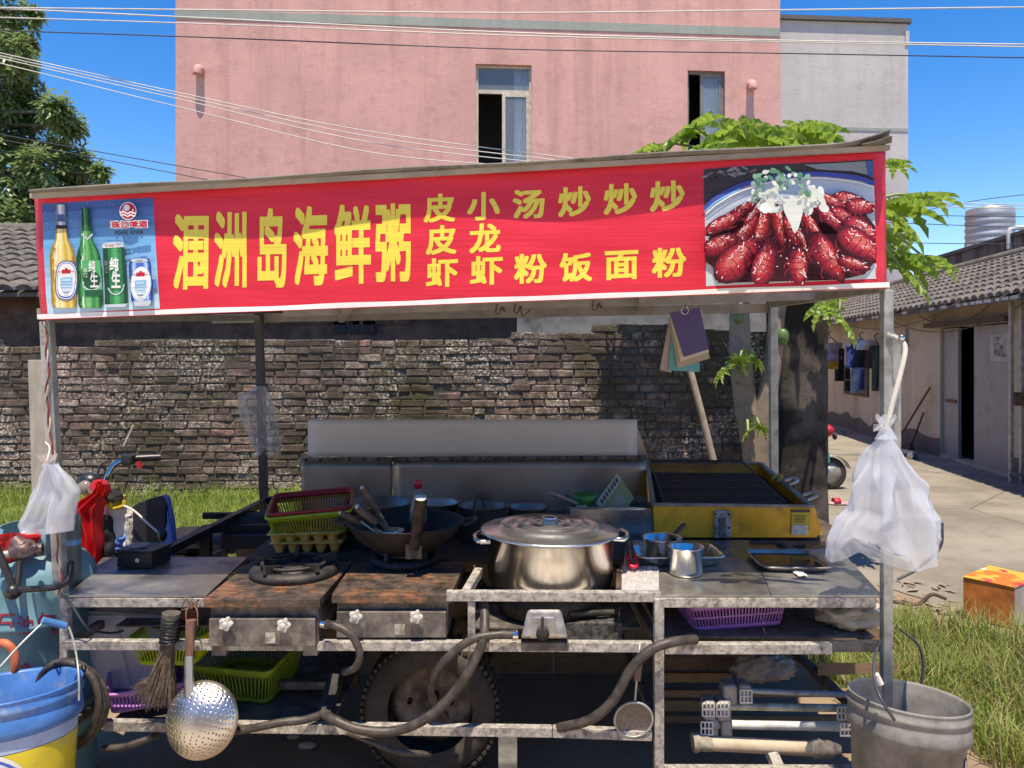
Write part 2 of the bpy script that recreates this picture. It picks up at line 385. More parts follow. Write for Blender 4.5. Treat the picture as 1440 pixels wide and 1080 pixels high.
# ------------------------------------------------------------------ low house on the left, behind the brick wall
M['tile'] = mt('weathered_grey_roof_tile', (.135, .122, .108), .9, 0, .4, 5, .5, 40, dirt=.35, dcol=(.05, .045, .04), dsc=4)
M['houseb'] = mt('dark_brown_brickwork', (.15, .095, .07), .9, 0, .4, 4, .5, 30, dirt=.5, dcol=(.03, .022, .02), dsc=3)  # dark brown with random darker patches
lh = thing('tiled_house', 'low dark brown house with grey ribbed tile roof behind the brick wall at left', 'house', (-4, 9, 0))
mb = MB(); mb.box((-4.2, 9.1, 1.17), (8.7, .2, 2.34)); mb.box((-4.2, 14.9, 1.17), (8.7, .2, 2.34)); mb.box((-8.45, 12, 1.17), (.2, 5.6, 2.34)); mb.box((.05, 12, 1.17), (.2, 5.6, 2.34))
mb.prism([(.0, 9, 2.34), (.0, 15, 2.34), (.0, 12, 3.5)], (.15, 0, 0)); mb.prism([(-8.4, 9, 2.34), (-8.4, 15, 2.34), (-8.4, 12, 3.5)], (-.15, 0, 0))
mb.build('wall', M['houseb'], lh)
def tile_column(name, x0, y0, z0, y1, z1, parent, w_, mat, nst=11, jig=.01):
    "one rib of half-round tiles, lapped like steps up the slope"
    mb = MB(); L = sqrt((y1 - y0) ** 2 + (z1 - z0) ** 2); ty, tz = (y1 - y0) / L, (z1 - z0) / L
    for k in range(nst):
        a, b = L * k / nst, L * (k + 1) / nst + .05; j = rnd(-jig, jig)
        for r, off, dx in ((.5, 0, 0),):
            v = []
            for t, lift in ((a, .03), (b, .0)):
                for i in range(7):
                    an = pi * i / 6
                    q = cos(an) * w_ * .5; hgt = sin(an) * w_ * .34 + lift
                    v.append((x0 + q + j, y0 + ty * t - tz * hgt, z0 + tz * t + ty * hgt))
            mb.add(v, [(i, i + 1, i + 8, i + 7) for i in range(6)] + [tuple(range(7))], 0, False)
    return mb.build(name, mat, parent)
MB().hexa([(-8.7, 8.62, 2.30), (.3, 8.62, 2.30), (.3, 12, 3.52), (-8.7, 12, 3.52)], [(-8.7, 8.62, 2.35), (.3, 8.62, 2.35), (.3, 12, 3.57), (-8.7, 12, 3.57)]).build('roof_deck', M['tile'], lh)
MB().hexa([(-8.7, 15.4, 2.30), (.3, 15.4, 2.30), (.3, 12.002, 3.52), (-8.7, 12.002, 3.52)], [(-8.7, 15.4, 2.35), (.3, 15.4, 2.35), (.3, 12.002, 3.57), (-8.7, 12.002, 3.57)]).build('roof_deck', M['tile'], lh)
for i in range(40): tile_column('tile_column', -8.6 + i * .226, 8.56, 2.34, 12.0, 3.585, lh, .205, M['tile'])
MB().tube([(-8.7, 12, 3.6), (.3, 12, 3.6)], .11, 10).build('ridge_cap', M['tile'], lh)
for px0, px1 in ((470, 487), (492, 506), (511, 528)):
    vx0, vx1 = XW(px0, 9), XW(px1, 9); v = MB().box(((vx0 + vx1) / 2, 8.985, ZW(460, 9)), (vx1 - vx0, .02, .17)); v.build('vent_opening', M['black_plastic'], lh)
for i in range(9):
    MB().box((-3.2 + i * .24 + rnd(-.01, .01), 8.985, 2.03 + (i % 2) * .0), (.22, .02, .055)).build('brick', M['houseb'], lh)
MB().box((XW(868, 8) + .35, 8, .99 + .13), (XW(1010, 8) - XW(728, 8) + .7, .16, 2.20)).build('wall', mt('dirty_grey_plaster', (.19, .185, .18), .9, 0, .3, 4, .4, 30, dirt=.35, dsc=5), thing('plaster_wall', 'pale plastered wall strip showing above the brick wall under the banner', 'wall', (XW(860, 8), 8, 0)))

# ------------------------------------------------------------------ brick wall
def brick_mat():
    N = NT('old_stained_brick'); oi = N.n('ObjectInfo').outputs['Random']; g = N.n('NewGeometry'); isl = g.outputs['Random Per Island']
    r = N.math('FRACT', N.math('ADD', N.math('MULTIPLY', oi, 7.31), N.math('MULTIPLY', isl, 3.77)))
    cr = N.n('ValToRGB'); N.l(r, cr.inputs[0]); e = cr.color_ramp.elements
    e[0].position = 0; e[0].color = (.125, .083, .062, 1); e[1].position = .45; e[1].color = (.24, .165, .128, 1)
    for p, c in ((.72, (.33, .24, .19, 1)), (.90, (.37, .31, .255, 1)), (.94, (.30, .20, .17, 1)), (.985, (.42, .23, .19, 1))):
        q = e.new(p); q.color = c
    col = cr.outputs[0]
    big = N.noise(.75, 6, .65); med = N.noise(9, 8, .72); fine = N.noise(70, 5, .7); moss = N.noise(1.3, 6, .62)
    col = N.mix(N.ramp(N.noise(17, 8, .75), .38, .60, .85, 0), col, (.06, .05, .043))
    col = N.mix(N.ramp(big, .43, .60, .85, 0), col, (.07, .056, .042))
    col = N.mix(N.math('MULTIPLY', N.ramp(moss, .47, .60), N.ramp(med, .35, .6)), col, (.075, .063, .03))
    col = N.mix(N.math('MULTIPLY', N.ramp(N.noise(40, 7, .8), .50, .57), N.ramp(N.noise(2.2, 6, .65), .47, .62)), col, (.60, .55, .49))
    N.set(Base_Color=col, Roughness=.93); N.bump(N.math('ADD', fine, N.math('MULTIPLY', N.noise(26, 6, .75), 1.6)), 1., .012); return N.mat
M['brick'] = brick_mat()
M['mortar'] = mt('black_mossy_mortar', (.085, .073, .06), .95, 0, .4, 8, .7, 60)
WY = 6.5; CH = .0635
wl = thing('brick_wall', 'old mossy weathered brick wall behind the stall', 'wall', (-1.3, WY, 0))
def brick_mesh(seed):
    rr = random.Random(seed); bm = bmesh.new(); bmesh.ops.create_cube(bm, size=1); dm = (.2, .105, .058)
    for v in bm.verts: v.co = Vector((v.co[i] * dm[i] for i in range(3)))
    bmesh.ops.bevel(bm, geom=bm.edges[:], offset=.008, segments=1, affect='EDGES', clamp_overlap=True)
    for v in bm.verts: v.co += Vector((rr.uniform(-.005, .005), rr.uniform(-.005, .005), rr.uniform(-.0035, .0035)))
    for v in bm.verts: v.co = Vector((v.co[i] / dm[i] for i in range(3)))
    me = bpy.data.meshes.new('brick'); bm.to_mesh(me); bm.free(); me.materials.append(M['brick']); return me
BM_ = [brick_mesh(i) for i in range(14)]
rest = MB(); cand = []
def wall_top(x): return 1.77 + .025 * sin(x * 1.7) + (.035 if x > -.2 else 0) + (.06 if x > .75 else 0) + (-.05 if -4.3 < x < -3.55 else 0)
for c in range(31):
    x = -10.2 + (0 if c % 2 else -.1) + rnd(-.015, .015); z = .03 + c * CH
    while x < 2.22:
        L = .196 if rnd(0, 1) < .80 else .097
        L *= rnd(.96, 1.04); xc = x + L / 2; x += L + rnd(.004, .011)
        if z > wall_top(xc) or xc > 2.2: continue
        dy = rnd(-.006, .006); dz = rnd(-.004, .004) + .004 * sin(xc * 3 + c); px, py = CX + xc * F / WY, HZ + (CAMZ - z) * F / WY
        it = (xc, WY + .05 + dy, z + dz, L - .004, .105, CH - .004 - rnd(0, .003), rnd(-.03, .03), rnd(-.04, .04))
        vis = (85 < px < 425 and 470 < py < 690 and not (345 < px < 385 and 560 < py)) or (425 <= px < 900 and 455 < py < 592) or (0 < px < 45 and 480 < py < 700)
        cand.append((0 if vis else 1, -L if vis else rnd(0, 1), it))
cand.sort(key=lambda t: (t[0], t[1]))
for i, (_, _, it) in enumerate(cand):
    x, y, z, lx, ly, lz, ry, rz = it; me = random.choice(BM_)
    if i < 300:
        o = bpy.data.objects.new('brick', me); COL.objects.link(o); o.parent = wl
        o.location = Vector((x, y, z)) - wl.location; o.scale = (lx, ly, lz); o.rotation_euler = (0, ry * .5, rz)
    else:
        rest.add([(x + v.co.x * lx, y + v.co.y * ly, z + v.co.z * lz + v.co.x * lx * ry * .5) for v in me.vertices], [tuple(p.vertices) for p in me.polygons])
stuff(rest.build('brickwork', M['brick'], wl))
mb = MB()
for k in range(50):
    x0 = -10.3 + k * 12.52 / 50; x1 = x0 + 12.52 / 50; zt = wall_top((x0 + x1) / 2) - .012
    mb.box(((x0 + x1) / 2, WY + .119, zt / 2), (x1 - x0, .22, zt))
mb.build('mortar_core', M['mortar'], wl)
def pillar_mat():
    N = NT('black_stained_render'); a = N.noise(2.2, 7, .65); b = N.noise(9, 6, .7)
    col = N.mix(N.ramp(a, .46, .68), (.014, .012, .011), (.10, .088, .078)); col = N.mix(N.ramp(b, .55, .75, 0, .6), col, (.06, .05, .045))
    N.set(Base_Color=col, Roughness=.93); N.bump(b, .6, .02); return N.mat
def pil(u, v):
    z = v * 2.3; a = u * 4
    c = [(-1, -1), (1, -1), (1, 1), (-1, 1), (-1, -1)]; i = min(3, int(a)); t = a - i
    q = Vector((c[i][0] + (c[i + 1][0] - c[i][0]) * t, c[i][1] + (c[i + 1][1] - c[i][1]) * t, 0))
    n = .012 * noise.noise(Vector((q.x * 2, q.y * 2, z * 4))); wv = .185 + n + (.04 if z < .35 else 0) * (1 - z / .35)
    return Vector((XW(1124, 6.35) + q.x * wv, 6.42 + q.y * .2, z))
one(MB().grid(pil, 40, 40, cu=True), 'gate_pillar', pillar_mat(), 'black stained rendered pillar at the right end of the brick wall', 'pillar', (XW(1124, 6.35), 6.42, 0), solid=0)
# ------------------------------------------------------------------ house along the right of the yard
def HW(Y, w=0., z=0.): return Vector((5.36 + .125 * Y + w, Y, z))          # wall line; w = metres behind the wall face
def hY(px): return 5.36 / ((px - CX) / F - .125)
M['limewash'] = plaster('dirty_cream_limewash', (.54, .455, .33), (.30, .245, .175), .18)
M['limedark'] = plaster('sooty_wall_foot', (.13, .115, .10), (.07, .06, .05), .2)
M['grey_door'] = mt('grey_painted_door', (.28, .29, .275), .6, .1, .12, 3, .1, dirt=.2, dcol=(.16, .14, .12), dsc=4)
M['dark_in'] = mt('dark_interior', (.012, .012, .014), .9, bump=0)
M['redbrick'] = mt('red_brick', (.34, .11, .08), .85, 0, .3, 12, .4)
rh = thing('farm_house', 'long low cream house with grey tiled eaves along the right of the yard', 'house', HW(12))
D0, D1 = hY(1420), hY(1322)
def hq(Ya, Yb, za, zb, w=0.): return [HW(Ya, w, za), HW(Yb, w, za), HW(Yb, w, zb), HW(Ya, w, zb)]
mb = MB(); ys = [6.0, D0, D1, 14.8, 16.9, 24.0]
WYa, WYb = hY(1222), hY(1188)
def hwall(mb, holes, y0, y1, z0, z1, m=0):
    Y = sorted({y0, y1} | {h[0] for h in holes} | {h[1] for h in holes}); Z = sorted({z0, z1} | {h[2] for h in holes} | {h[3] for h in holes})
    for i in range(len(Y) - 1):
        for j in range(len(Z) - 1):
            a, b = (Y[i] + Y[i + 1]) / 2, (Z[j] + Z[j + 1]) / 2
            if any(h[0] < a < h[1] and h[2] < b < h[3] for h in holes): continue
            mb.add(hq(Y[i], Y[i + 1], Z[j], Z[j + 1]), [(0, 3, 2, 1)], m)
    for a, b, c, e in holes:
        q = [(a, c), (b, c), (b, e), (a, e)]
        for k in range(4): p, r = q[k], q[(k + 1) % 4]; mb.add([HW(p[0], 0, p[1]), HW(r[0], 0, r[1]), HW(r[0], .22, r[1]), HW(p[0], .22, p[1])], [(0, 1, 2, 3)], m)
holes = [(D0, D1, .05, 2.09), (WYa, WYb, .78, 1.42)]
hwall(mb, holes, 5.5, 21.5, 0, 2.62)
mb.add([HW(21.5, 0, 0), HW(21.5, 3, 0), HW(21.5, 3, 2.6), HW(21.5, 1.5, 3.3), HW(21.5, 0, 2.6)], [(0, 1, 2, 3, 4)]); mb.add([HW(5.5, 0, 0), HW(5.5, 3, 0), HW(5.5, 3, 2.6), HW(5.5, 1.5, 3.3), HW(5.5, 0, 2.6)], [(0, 4, 3, 2, 1)])
mb.add([HW(5.5, 3, 0), HW(21.5, 3, 0), HW(21.5, 3, 2.6), HW(5.5, 3, 2.6)], [(0, 1, 2, 3)])
mb.build('wall', M['limewash'], rh)
mb = MB(); n = 60
def foot(Ya, Yb, seedo):
    k = max(4, int((Yb - Ya) / .15)); top = []
    for i in range(k + 1):
        Y = Ya + (Yb - Ya) * i / k; top.append((Y, .30 + .16 * noise.noise(Vector((Y * 1.3, seedo, 0))) + .05 * noise.noise(Vector((Y * 6, 1, 0)))))
    for (a, ha), (b, hb) in zip(top, top[1:]): mb.add([HW(a, -.006, 0), HW(b, -.006, 0), HW(b, -.006, hb), HW(a, -.006, ha)], [(0, 3, 2, 1)])
foot(5.5, D0, 0); mb.build('damp_foot', M['limedark'], rh); mb = MB(); foot(D1, 21.5, 2); mb.build('damp_foot', M['limedark'], rh)
# door: leaf, jamb, open leaf, lintel, poster
def hbox(Ya, Yb, wa, wb, za, zb): return MB().hexa([HW(Ya, wa, za), HW(Yb, wa, za), HW(Yb, wb, za), HW(Ya, wb, za)], [HW(Ya, wa, zb), HW(Yb, wa, zb), HW(Yb, wb, zb), HW(Ya, wb, zb)])
YM, YN = hY(1365), hY(1343)
door = hbox(D0 + .02, YM, .05, .1, .05, 2.07).build('door', M['grey_door'], rh)
hbox(YN, D1 - .02, .05, .1, .05, 2.07).build('door', M['grey_door'], rh)
for z in (.9,): hbox(YN + .05, D1 - .12, .03, .05, z, z + .05).build('latch_bar', M['rust'], rh)
MB().add(hq(5.6, 14, 0, 2.5, 1.2), [(0, 3, 2, 1)]).build('dark_room', M['dark_in'], rh)
hbox(D0 - .1, D1 + .35, -.13, .1, 2.095, 2.17).build('lintel', M['wood_dark'], rh)
def poster_mat():
    N = NT('faded_paper_print'); a = N.noise(11, 5, .6); N.set(Base_Color=N.mix(N.ramp(a, .4, .6), (.13, .13, .12), (.42, .41, .38)), Roughness=.8); return N.mat
Pa, Pb = hY(1416), hY(1388)
po = hbox(Pa, Pb, .04, .047, 1.56, 1.94).build('poster', mt('old_paper', (.42, .40, .36), .8), rh)
hbox(Pa + .1, Pb - .12, .034, .0395, 1.62, 1.90).build('print', poster_mat(), po)
# window with wooden frame
wf = MB()
for a, b, c, e in ((WYa, WYa + .12, .78, 1.42), (WYb - .12, WYb, .78, 1.42), (WYa + .12, WYb - .12, .78, .85), (WYa + .12, WYb - .12, 1.35, 1.42), (WYa + .12, WYb - .12, 1.08, 1.12)):
    h = hbox(a, b, -.03, .06, c, e); wf.add(h.v, h.f)
wf.build('window', M['wood_dark'], rh)
MB().add(hq(14.9, 22, .3, 2, .8), [(0, 3, 2, 1)]).build('dark_room', M['dark_in'], rh)
# roof: deck, tile columns, eave edge tiles, ridge
EZ, RZ = 2.36, 3.31
dk = MB(); dk.hexa([HW(5.3, -.42, EZ - .05), HW(21.7, -.42, EZ - .05), HW(21.7, 1.5, RZ - .05), HW(5.3, 1.5, RZ - .05)], [HW(5.3, -.42, EZ), HW(21.7, -.42, EZ), HW(21.7, 1.5, RZ), HW(5.3, 1.5, RZ)])
dk.hexa([HW(5.3, 3.4, EZ - .05), HW(21.7, 3.4, EZ - .05), HW(21.7, 1.502, RZ - .05), HW(5.3, 1.502, RZ - .05)], [HW(5.3, 3.4, EZ), HW(21.7, 3.4, EZ), HW(21.7, 1.502, RZ), HW(5.3, 1.502, RZ)])
dk.build('roof_deck', M['tile'], rh)
Y = 6.2; i = 0
while Y < 21:
    mb = MB(); nst = 9
    for k in range(nst):
        t0, t1 = k / nst, min(1, (k + 1) / nst + .03); jj = rnd(-.015, .015); v = []
        for t, lift in ((t0, .035), (t1, 0)):
            for a in range(6):
                an = pi * a / 5; q = HW(Y + jj + cos(an) * .095, -.46 + 1.96 * t, EZ + (RZ - EZ) * t + lift + sin(an) * .055); v.append(q)
        mb.add(v, [(a, a + 6, a + 7, a + 1) for a in range(5)] + [tuple(range(5, -1, -1))])
    mb.build('tile_column', M['tile'], rh); Y += .215; i += 1
MB().tube([HW(5.3, 1.5, RZ + .03), HW(21.7, 1.5, RZ + .03)], .1, 8).build('ridge_cap', M['tile'], rh)
M['eave_paint'] = mt('whitish_eave_mortar', (.50, .48, .44), .9)
Y = 9.2
while Y < 18:
    if rnd(0, 1) < .55: hbox(Y, Y + rnd(.08, .16), -.47, -.40, EZ - .035, EZ + .005).build('eave_mortar', M['eave_paint'], rh)
    Y += .215
for px, py in ((1262, 423), (1283, 417), (1322, 405), (1355, 396)):
    Yb = hY(px) * 1.02; w_ = .55; z = EZ + (RZ - EZ) * (w_ + .46) / 1.96 + .09
    MB().box(HW(Yb, w_ * .3, EZ + .27 + .02), (.10, .22, .07), (0, .3, .2)).build('loose_brick', M['redbrick'], rh)
# sagging cables under the eaves
for k, (a, b, s) in enumerate(((9.6, 14.4, .32), (10.6, 13.0, .22), (12, 17, .18))):
    pts = [HW(a + (b - a) * t / 10, -.1, 2.33 - s * 4 * (t / 10) * (1 - t / 10)) for t in range(11)]
    one(MB().tube(pts, .008, 5), 'sagging_cable', M['wire_dark'], ('longest sagging cable looped under the house eaves', 'shorter sagging cable above the grey door', 'slack cable along the far eaves of the cream house')[k], 'cable', pts[0], 'cables under the eaves')
# building with stained parapet and steel water tank behind
pr = thing('flat_roofed_building', 'flat roofed building with black stained parapet behind the tiled house', 'building', HW(15, 3.2))
def par_mat():
    N = NT('black_streaked_concrete'); s = N.noise(1.4, 7, .7, N.map((2, 2, .3))); b = N.noise(7, 6, .7)
    col = N.mix(N.ramp(s, .36, .62), (.035, .032, .032), (.17, .155, .15)); col = N.mix(N.ramp(b, .5, .75, 0, .5), col, (.07, .062, .06))
    N.set(Base_Color=col, Roughness=.95); N.bump(b, .5, .02); return N.mat
hbox(8, 21, 3.0, 6.5, 0, 4.08).build('wall', par_mat(), pr); hbox(7.9, 21.08, 2.94, 6.56, 4.082, 4.16).build('coping', M['cap'], pr)
pp = HW(15.9, 2.98, 0); pt = thing('elbow_pipe', 'white plastic elbow drain pipe on the black stained parapet', 'pipe', pp + Vector((0, 0, 3.9)))
MB().tube(spline([pp + Vector((-.03, 0, 3.85)), pp + Vector((-.03, 0, 4.2)), pp + Vector((.06, -.02, 4.27)), pp + Vector((.35, -.05, 4.28))], 5), .05, 10).build('pipe', M['white_plastic'], pt)
tc = Vector((XW(1392, 18), 18, 4.162)); r = .5; prof = [(.001, 0), (r, 0)]
for k in range(7): prof += [(r, .05 + k * .155), (r + .018, .09 + k * .155), (r + .018, .13 + k * .155), (r, .17 + k * .155)]
prof += [(r, 1.18), (r * .98, 1.2), (.2, 1.24), (.19, 1.28), (.001, 1.28)]
tk = thing('water_tank', 'ribbed stainless steel water tank on the flat roof at right', 'water tank', tc)
MB().lathe(prof, tc - Vector((0, 0, .3)), 40).build('tank_body', mt('dull_tank_steel', (.40, .41, .42), .5, .65, .2, 3, .05, stretch=(.4, .4, 3)), tk)
MB().lathe([(.52, 0), (.52, .08), (.45, .08), (.45, 0)], tc, 30).build('stand_ring', M['galv'], tk)
# steel rack standing by the door
rk = thing('steel_rack', 'grey steel tube rack with a rusty plate at the right edge of the yard', 'rack', P(1430, 660, 9.8))
ry = 9.8
for px in (1422, 1437, 1475): MB().bar(P(px, 411, ry), Vector((XW(px, ry), ry, 0)), .045, .045).build('post', M['galv'], rk)
for py in (413, 668): MB().bar(P(1418, py, ry - .03), P(1480, py, ry - .03), .03, .04).build('crossbar', M['galv'], rk)
MB().box(P(1450, 561, ry - .06), (.42, .03, .17)).build('plate', M['rust'], rk)
# things leaning on the house
def lean(name, a, b, r, mat, label, cat):
    t = thing(name, label, cat, b); MB().tube([a, b], r, 8).build('shaft', mat, t); return t
a, b = HW(hY(1312), -.05, ZW(545, hY(1312))), HW(hY(1284), -.35, .02); lean('leaning_pole', a, b, .018, mt('faded_red_paint', (.20, .045, .035), .6), 'thin dark red pole leaning on the cream house wall', 'pole')
a, b = HW(hY(1304), -.06, ZW(580, hY(1304))), HW(hY(1299), -.25, .02); bt = lean('short_broom', a, b, .016, M['wood_dark'], 'short dark broom leaning beside the red pole', 'broom')
MB().box(b + Vector((-.02, 0, .08)), (.12, .3, .16), top=(.3, .7)).build('bristles', M['wood_dark'], bt)
one(MB().tube(spline([HW(13.4, -.5, .05), HW(12.9, -.55, .05), HW(12.4, -.42, .05), HW(12.1, -.6, .06)], 4), .05, 8), 'ground_pipe', M['galv'], 'grey pipe lying at the foot of the cream house', 'pipe', HW(12.8, -.5))
# laundry
def shirt(name, px0, px1, py0, py1, Y, cols, label, arms=True):
    t = thing(name, label, 'clothing', P((px0 + px1) / 2, py0, Y)); xm = (px0 + px1) / 2; W = (px1 - px0)
    def pan(x0, x1, y0, y1, m, dd=0, nm='cloth', k=3.):
        MB().grid(lambda u, v: P(x0 + (x1 - x0) * u, y0 + (y1 - y0) * v, Y + dd + .03 * sin(u * 7 + v * k)), 10, 8).build(nm, m, t, solid=.015)
    for i, (x0, x1, y0, y1, c) in enumerate(cols): pan(x0, x1, y0, y1, c, -.02 * i, 'panel')
    hg = MB().tube([P(px0 + 2, py0 + 4, Y), P(xm, py0 - 8, Y), P(px1 - 2, py0 + 4, Y)], .012, 6); hg.tube(spline([P(xm, py0 - 8, Y), P(xm - 2, py0 - 14, Y), P(xm + 3, py0 - 17, Y)], 4), .01, 6)
    hg.build('hanger', M['wire_dark'], t); return t
C = lambda n, c: mt(n, c, .9, var=.2, scale=12)
lace, orange, lilac, navy, black = C('grey_print_cloth', (.33, .28, .30)), C('mustard_cloth', (.55, .30, .03)), C('lilac_cloth', (.42, .30, .42)), C('navy_cloth', (.03, .05, .20)), C('black_cloth', (.02, .02, .025))
white, wine, grey = C('white_cloth', (.6, .6, .62)), C('wine_cloth', (.12, .035, .05)), C('blue_grey_cloth', (.22, .26, .32))
shirt('hanging_shirt', 1152, 1184, 482, 520, 17.2, [(1153, 1162, 487, 538, black), (1174, 1187, 490, 536, black), (1153, 1184, 482, 505, lace), (1156, 1179, 496, 510, lilac), (1156, 1179, 508, 519, orange)], 'grey, lilac and mustard top hanging on the cream house', )
shirt('hanging_shirt', 1190, 1232, 484, 520, 15.4, [(1190, 1212, 484, 518, navy), (1200, 1217, 490, 518, black), (1216, 1232, 486, 518, wine), (1204, 1229, 478, 492, white), (1196, 1217, 517, 553, grey), (1208, 1215, 520, 548, navy)], 'navy and wine jacket hanging with grey trousers by the window', )
shirt('hanging_shirt', 1226, 1238, 486, 510, 15.2, [(1226, 1240, 486, 550, C('dark_green_cloth', (.05, .07, .06)))], 'dark green garment hanging half behind the right post', )
# scooter behind the pillar, slipper, stones
sx = Vector((XW(1155, 9.4), 9.4, 0)); s = thing('motor_scooter', 'teal and red scooter half hidden behind the black pillar', 'scooter', sx)
for dx in (.14, -1.05):
    wv = MB(); Rm = Matrix.Rotation(pi / 2, 3, 'X')
    wv.lathe([(.17, -.04), (.23, -.045), (.255, 0), (.23, .045), (.17, .04)], sx + Vector((dx, 0, .255)), 26, R=Rm); tw = wv.build('wheel', M['tyre'], s)
    MB().lathe([(.001, -.03), (.17, -.035), (.17, .035), (.001, .03)], sx + Vector((dx, 0, .255)), 20, R=Rm).build('rim', M['galv'], tw)
teal, red = mt('teal_paint', (.03, .34, .32), .35), mt('red_paint', (.48, .02, .04), .35)
MB().grid(lambda u, v: sx + Vector((.14 + .30 * cos(pi * (.1 + .8 * u)), (v - .5) * .17, .255 + .29 * sin(pi * (.1 + .8 * u)))), 12, 4).build('fender', M['galv'], s, solid=.01)
MB().hexa([sx + Vector(p) for p in ((-.05, -.17, .35), (.1, -.14, .45), (.1, .14, .45), (-.05, .17, .35))], [sx + Vector(p) for p in ((-.18, -.2, .82), (.02, -.12, .86), (.02, .12, .86), (-.18, .2, .82))]).build('leg_shield', teal, s, bevel=.03)
MB().ball(sx + Vector((.06, -.05, .93)), .11, sc=(1, 1.2, .9)).build('headlamp_cowl', red, s)
MB().tube([sx + Vector((-.08, -.34, .97)), sx + Vector((.0, 0, .93)), sx + Vector((-.08, .34, .97))], .018, 8).build('handlebar', M['black_plastic'], s)
MB().ball(sx + Vector((.1, -.26, .86)), .05, sc=(.6, 1.3, 1)).build('mirror', M['black_plastic'], s)
MB().tube([sx + Vector((.14, 0, .255)), sx + Vector((-.02, 0, .9))], .03, 8).build('fork', M['black_steel'], s)
MB().box(sx + Vector((-.6, 0, .33)), (1.0, .3, .14)).build('floorboard', teal, s, bevel=.03); MB().box(sx + Vector((-.85, 0, .62)), (.75, .28, .2), top=(.9, .8)).build('seat', M['black_plastic'], s, bevel=.05)
MB().box(sx + Vector((-.95, 0, .45)), (.7, .26, .2)).build('engine_cover', red, s, bevel=.05)
s.scale = (.78, .78, .78)
sp = Vector((XW(1183, 8.4), 8.4, .012)); sl_ = thing('slipper', 'red slipper lying on the concrete beside the pillar', 'slipper', sp)
MB().lathe([(.001, 0), (.14, 0), (.145, .012), (.13, .025), (.001, .025)], sp, 20, sy=.36).build('sole', mt('pink_foam', (.6, .35, .35), .7), sl_)
MB().grid(lambda u, v: sp + Vector((-.02 - .07 * v, cos(pi * u) * .05, .025 + .045 * sin(pi * u))), 10, 3).build('strap', red, sl_, solid=.006)
# carton in the right foreground
def carton_mat():
    N = NT('printed_orange_carton'); a = N.noise(5.5, 3, .5); b = N.noise(9, 2, .5, N.map((1, 1, 1), (0, 0, 1)))
    col = N.mix(N.ramp(a, .45, .5), (.60, .16, .02), (.60, .36, .05)); col = N.mix(N.ramp(b, .60, .63), col, (.55, .04, .06)); col = N.mix(N.ramp(N.noise(7, 2, .5, N.map((1, 1, 1), (1, 0, 2))), .64, .67), col, (.7, .62, .5))
    N.set(Base_Color=col, Roughness=.55); return N.mat
cb = Vector((XW(1427, 4.58), 4.58, .008)); ct = thing('cardboard_box', 'orange and yellow printed carton lying at the right edge', 'box', cb)
Rz = Matrix.Rotation(radians(36), 3, 'Z'); L3 = lambda x, y, z: cb + Rz @ Vector((x, y, z))
bside = mt('orange_brown_carton_side', (.46, .15, .035), .6, var=.35, scale=11); cside = mt('pale_carton_end', (.42, .36, .33), .7)
hh = .245
MB().add([L3(0, 0, 0), L3(-.02, .28, 0), L3(-.02, .28, hh), L3(0, 0, hh)], [(0, 3, 2, 1)]).build('panel', bside, ct)
MB().add([L3(0, 0, 0), L3(.36, 0, 0), L3(.36, 0, hh), L3(0, 0, hh)], [(0, 1, 2, 3)]).build('panel', cside, ct)
MB().add([L3(.36, 0, 0), L3(.36, .28, 0), L3(.36, .28, hh), L3(.36, 0, hh)], [(0, 1, 2, 3)]).build('panel', bside, ct); MB().add([L3(-.02, .28, 0), L3(.36, .28, 0), L3(.36, .28, hh), L3(-.02, .28, hh)], [(0, 3, 2, 1)]).build('panel', cside, ct)
MB().add([L3(-.004, -.004, hh + .004), L3(.366, -.004, hh + .004), L3(.366, .285, hh + .012), L3(-.026, .285, hh + .006)], [(0, 1, 2, 3)]).build('flap', carton_mat(), ct, solid=.004)
# ------------------------------------------------------------------ the stall: frame, counters, canopy, wheel
YF = 2.70                                   # front plane of the counter
st = thing('food_stall', 'steel food stall cart with red banner canopy and counters', 'food stall', (0, 3.2, 0))
def rail(a, b, w_=.03, h_=.032, mat='galv_worn', name='rail', bevel=.002): return MB().bar(a, b, w_, h_).build(name, M[mat], st, bevel=bevel)
# canopy posts
lp = MB(); lp.bar(P(66, 452, YF), Vector((XW(86, YF), YF, .80)), .036, .036, up=(0, 1, 0)); lp.build('post', M['galv'], st, bevel=.003)
MB().bar(P(1247, 408, YF), Vector((XW(1246, YF), YF, 0)), .034, .034, up=(0, 1, 0)).build('post', M['galv'], st, bevel=.003)
RY = 4.35
MB().bar(P(364, 440, RY), Vector((XW(377, RY), RY, .0)), .042, .042, up=(0, 1, 0)).build('post', mt('dark_post_paint', (.06, .055, .055), .6), st, bevel=.003)
MB().bar(P(1087, 425, RY), Vector((XW(1089, RY), RY, .0)), .042, .042, up=(0, 1, 0)).build('post', M['galv'], st, bevel=.003)
pk = MB().bar(P(56, 506, YF + .05), P(62, 705, YF + .05), .075, .02, up=(0, 1, 0)); pk.build('plank', mt('bleached_plank', (.33, .31, .27), .8, stretch=(6, 6, 1)), st, bevel=.002)
# canopy beams
M['beam'] = mt('dusty_canopy_beam', (.30, .275, .255), .6, .2, .2, 9, .1)
rl, rr_ = P(364, 447, RY), P(1087, 428, RY)
for a, b, ww in ((P(300, 448.5, RY + .05), P(1095, 433, RY + .05), .05), (P(70, 448, YF + .03), rl, .03), (P(1244, 404, YF + .05), rr_, .035),
                 (P(56, 441, YF + .05), P(1246, 399, YF + .05), .035), (P(400, 440, 3.5), P(1180, 415, 3.5), .035), (P(480, 450, RY), P(490, 429, YF + .08), .03), (P(900, 436, RY), P(905, 412, YF + .08), .03)):
    MB().bar(a, b, ww, ww).build('canopy_beam', M['beam'], st)
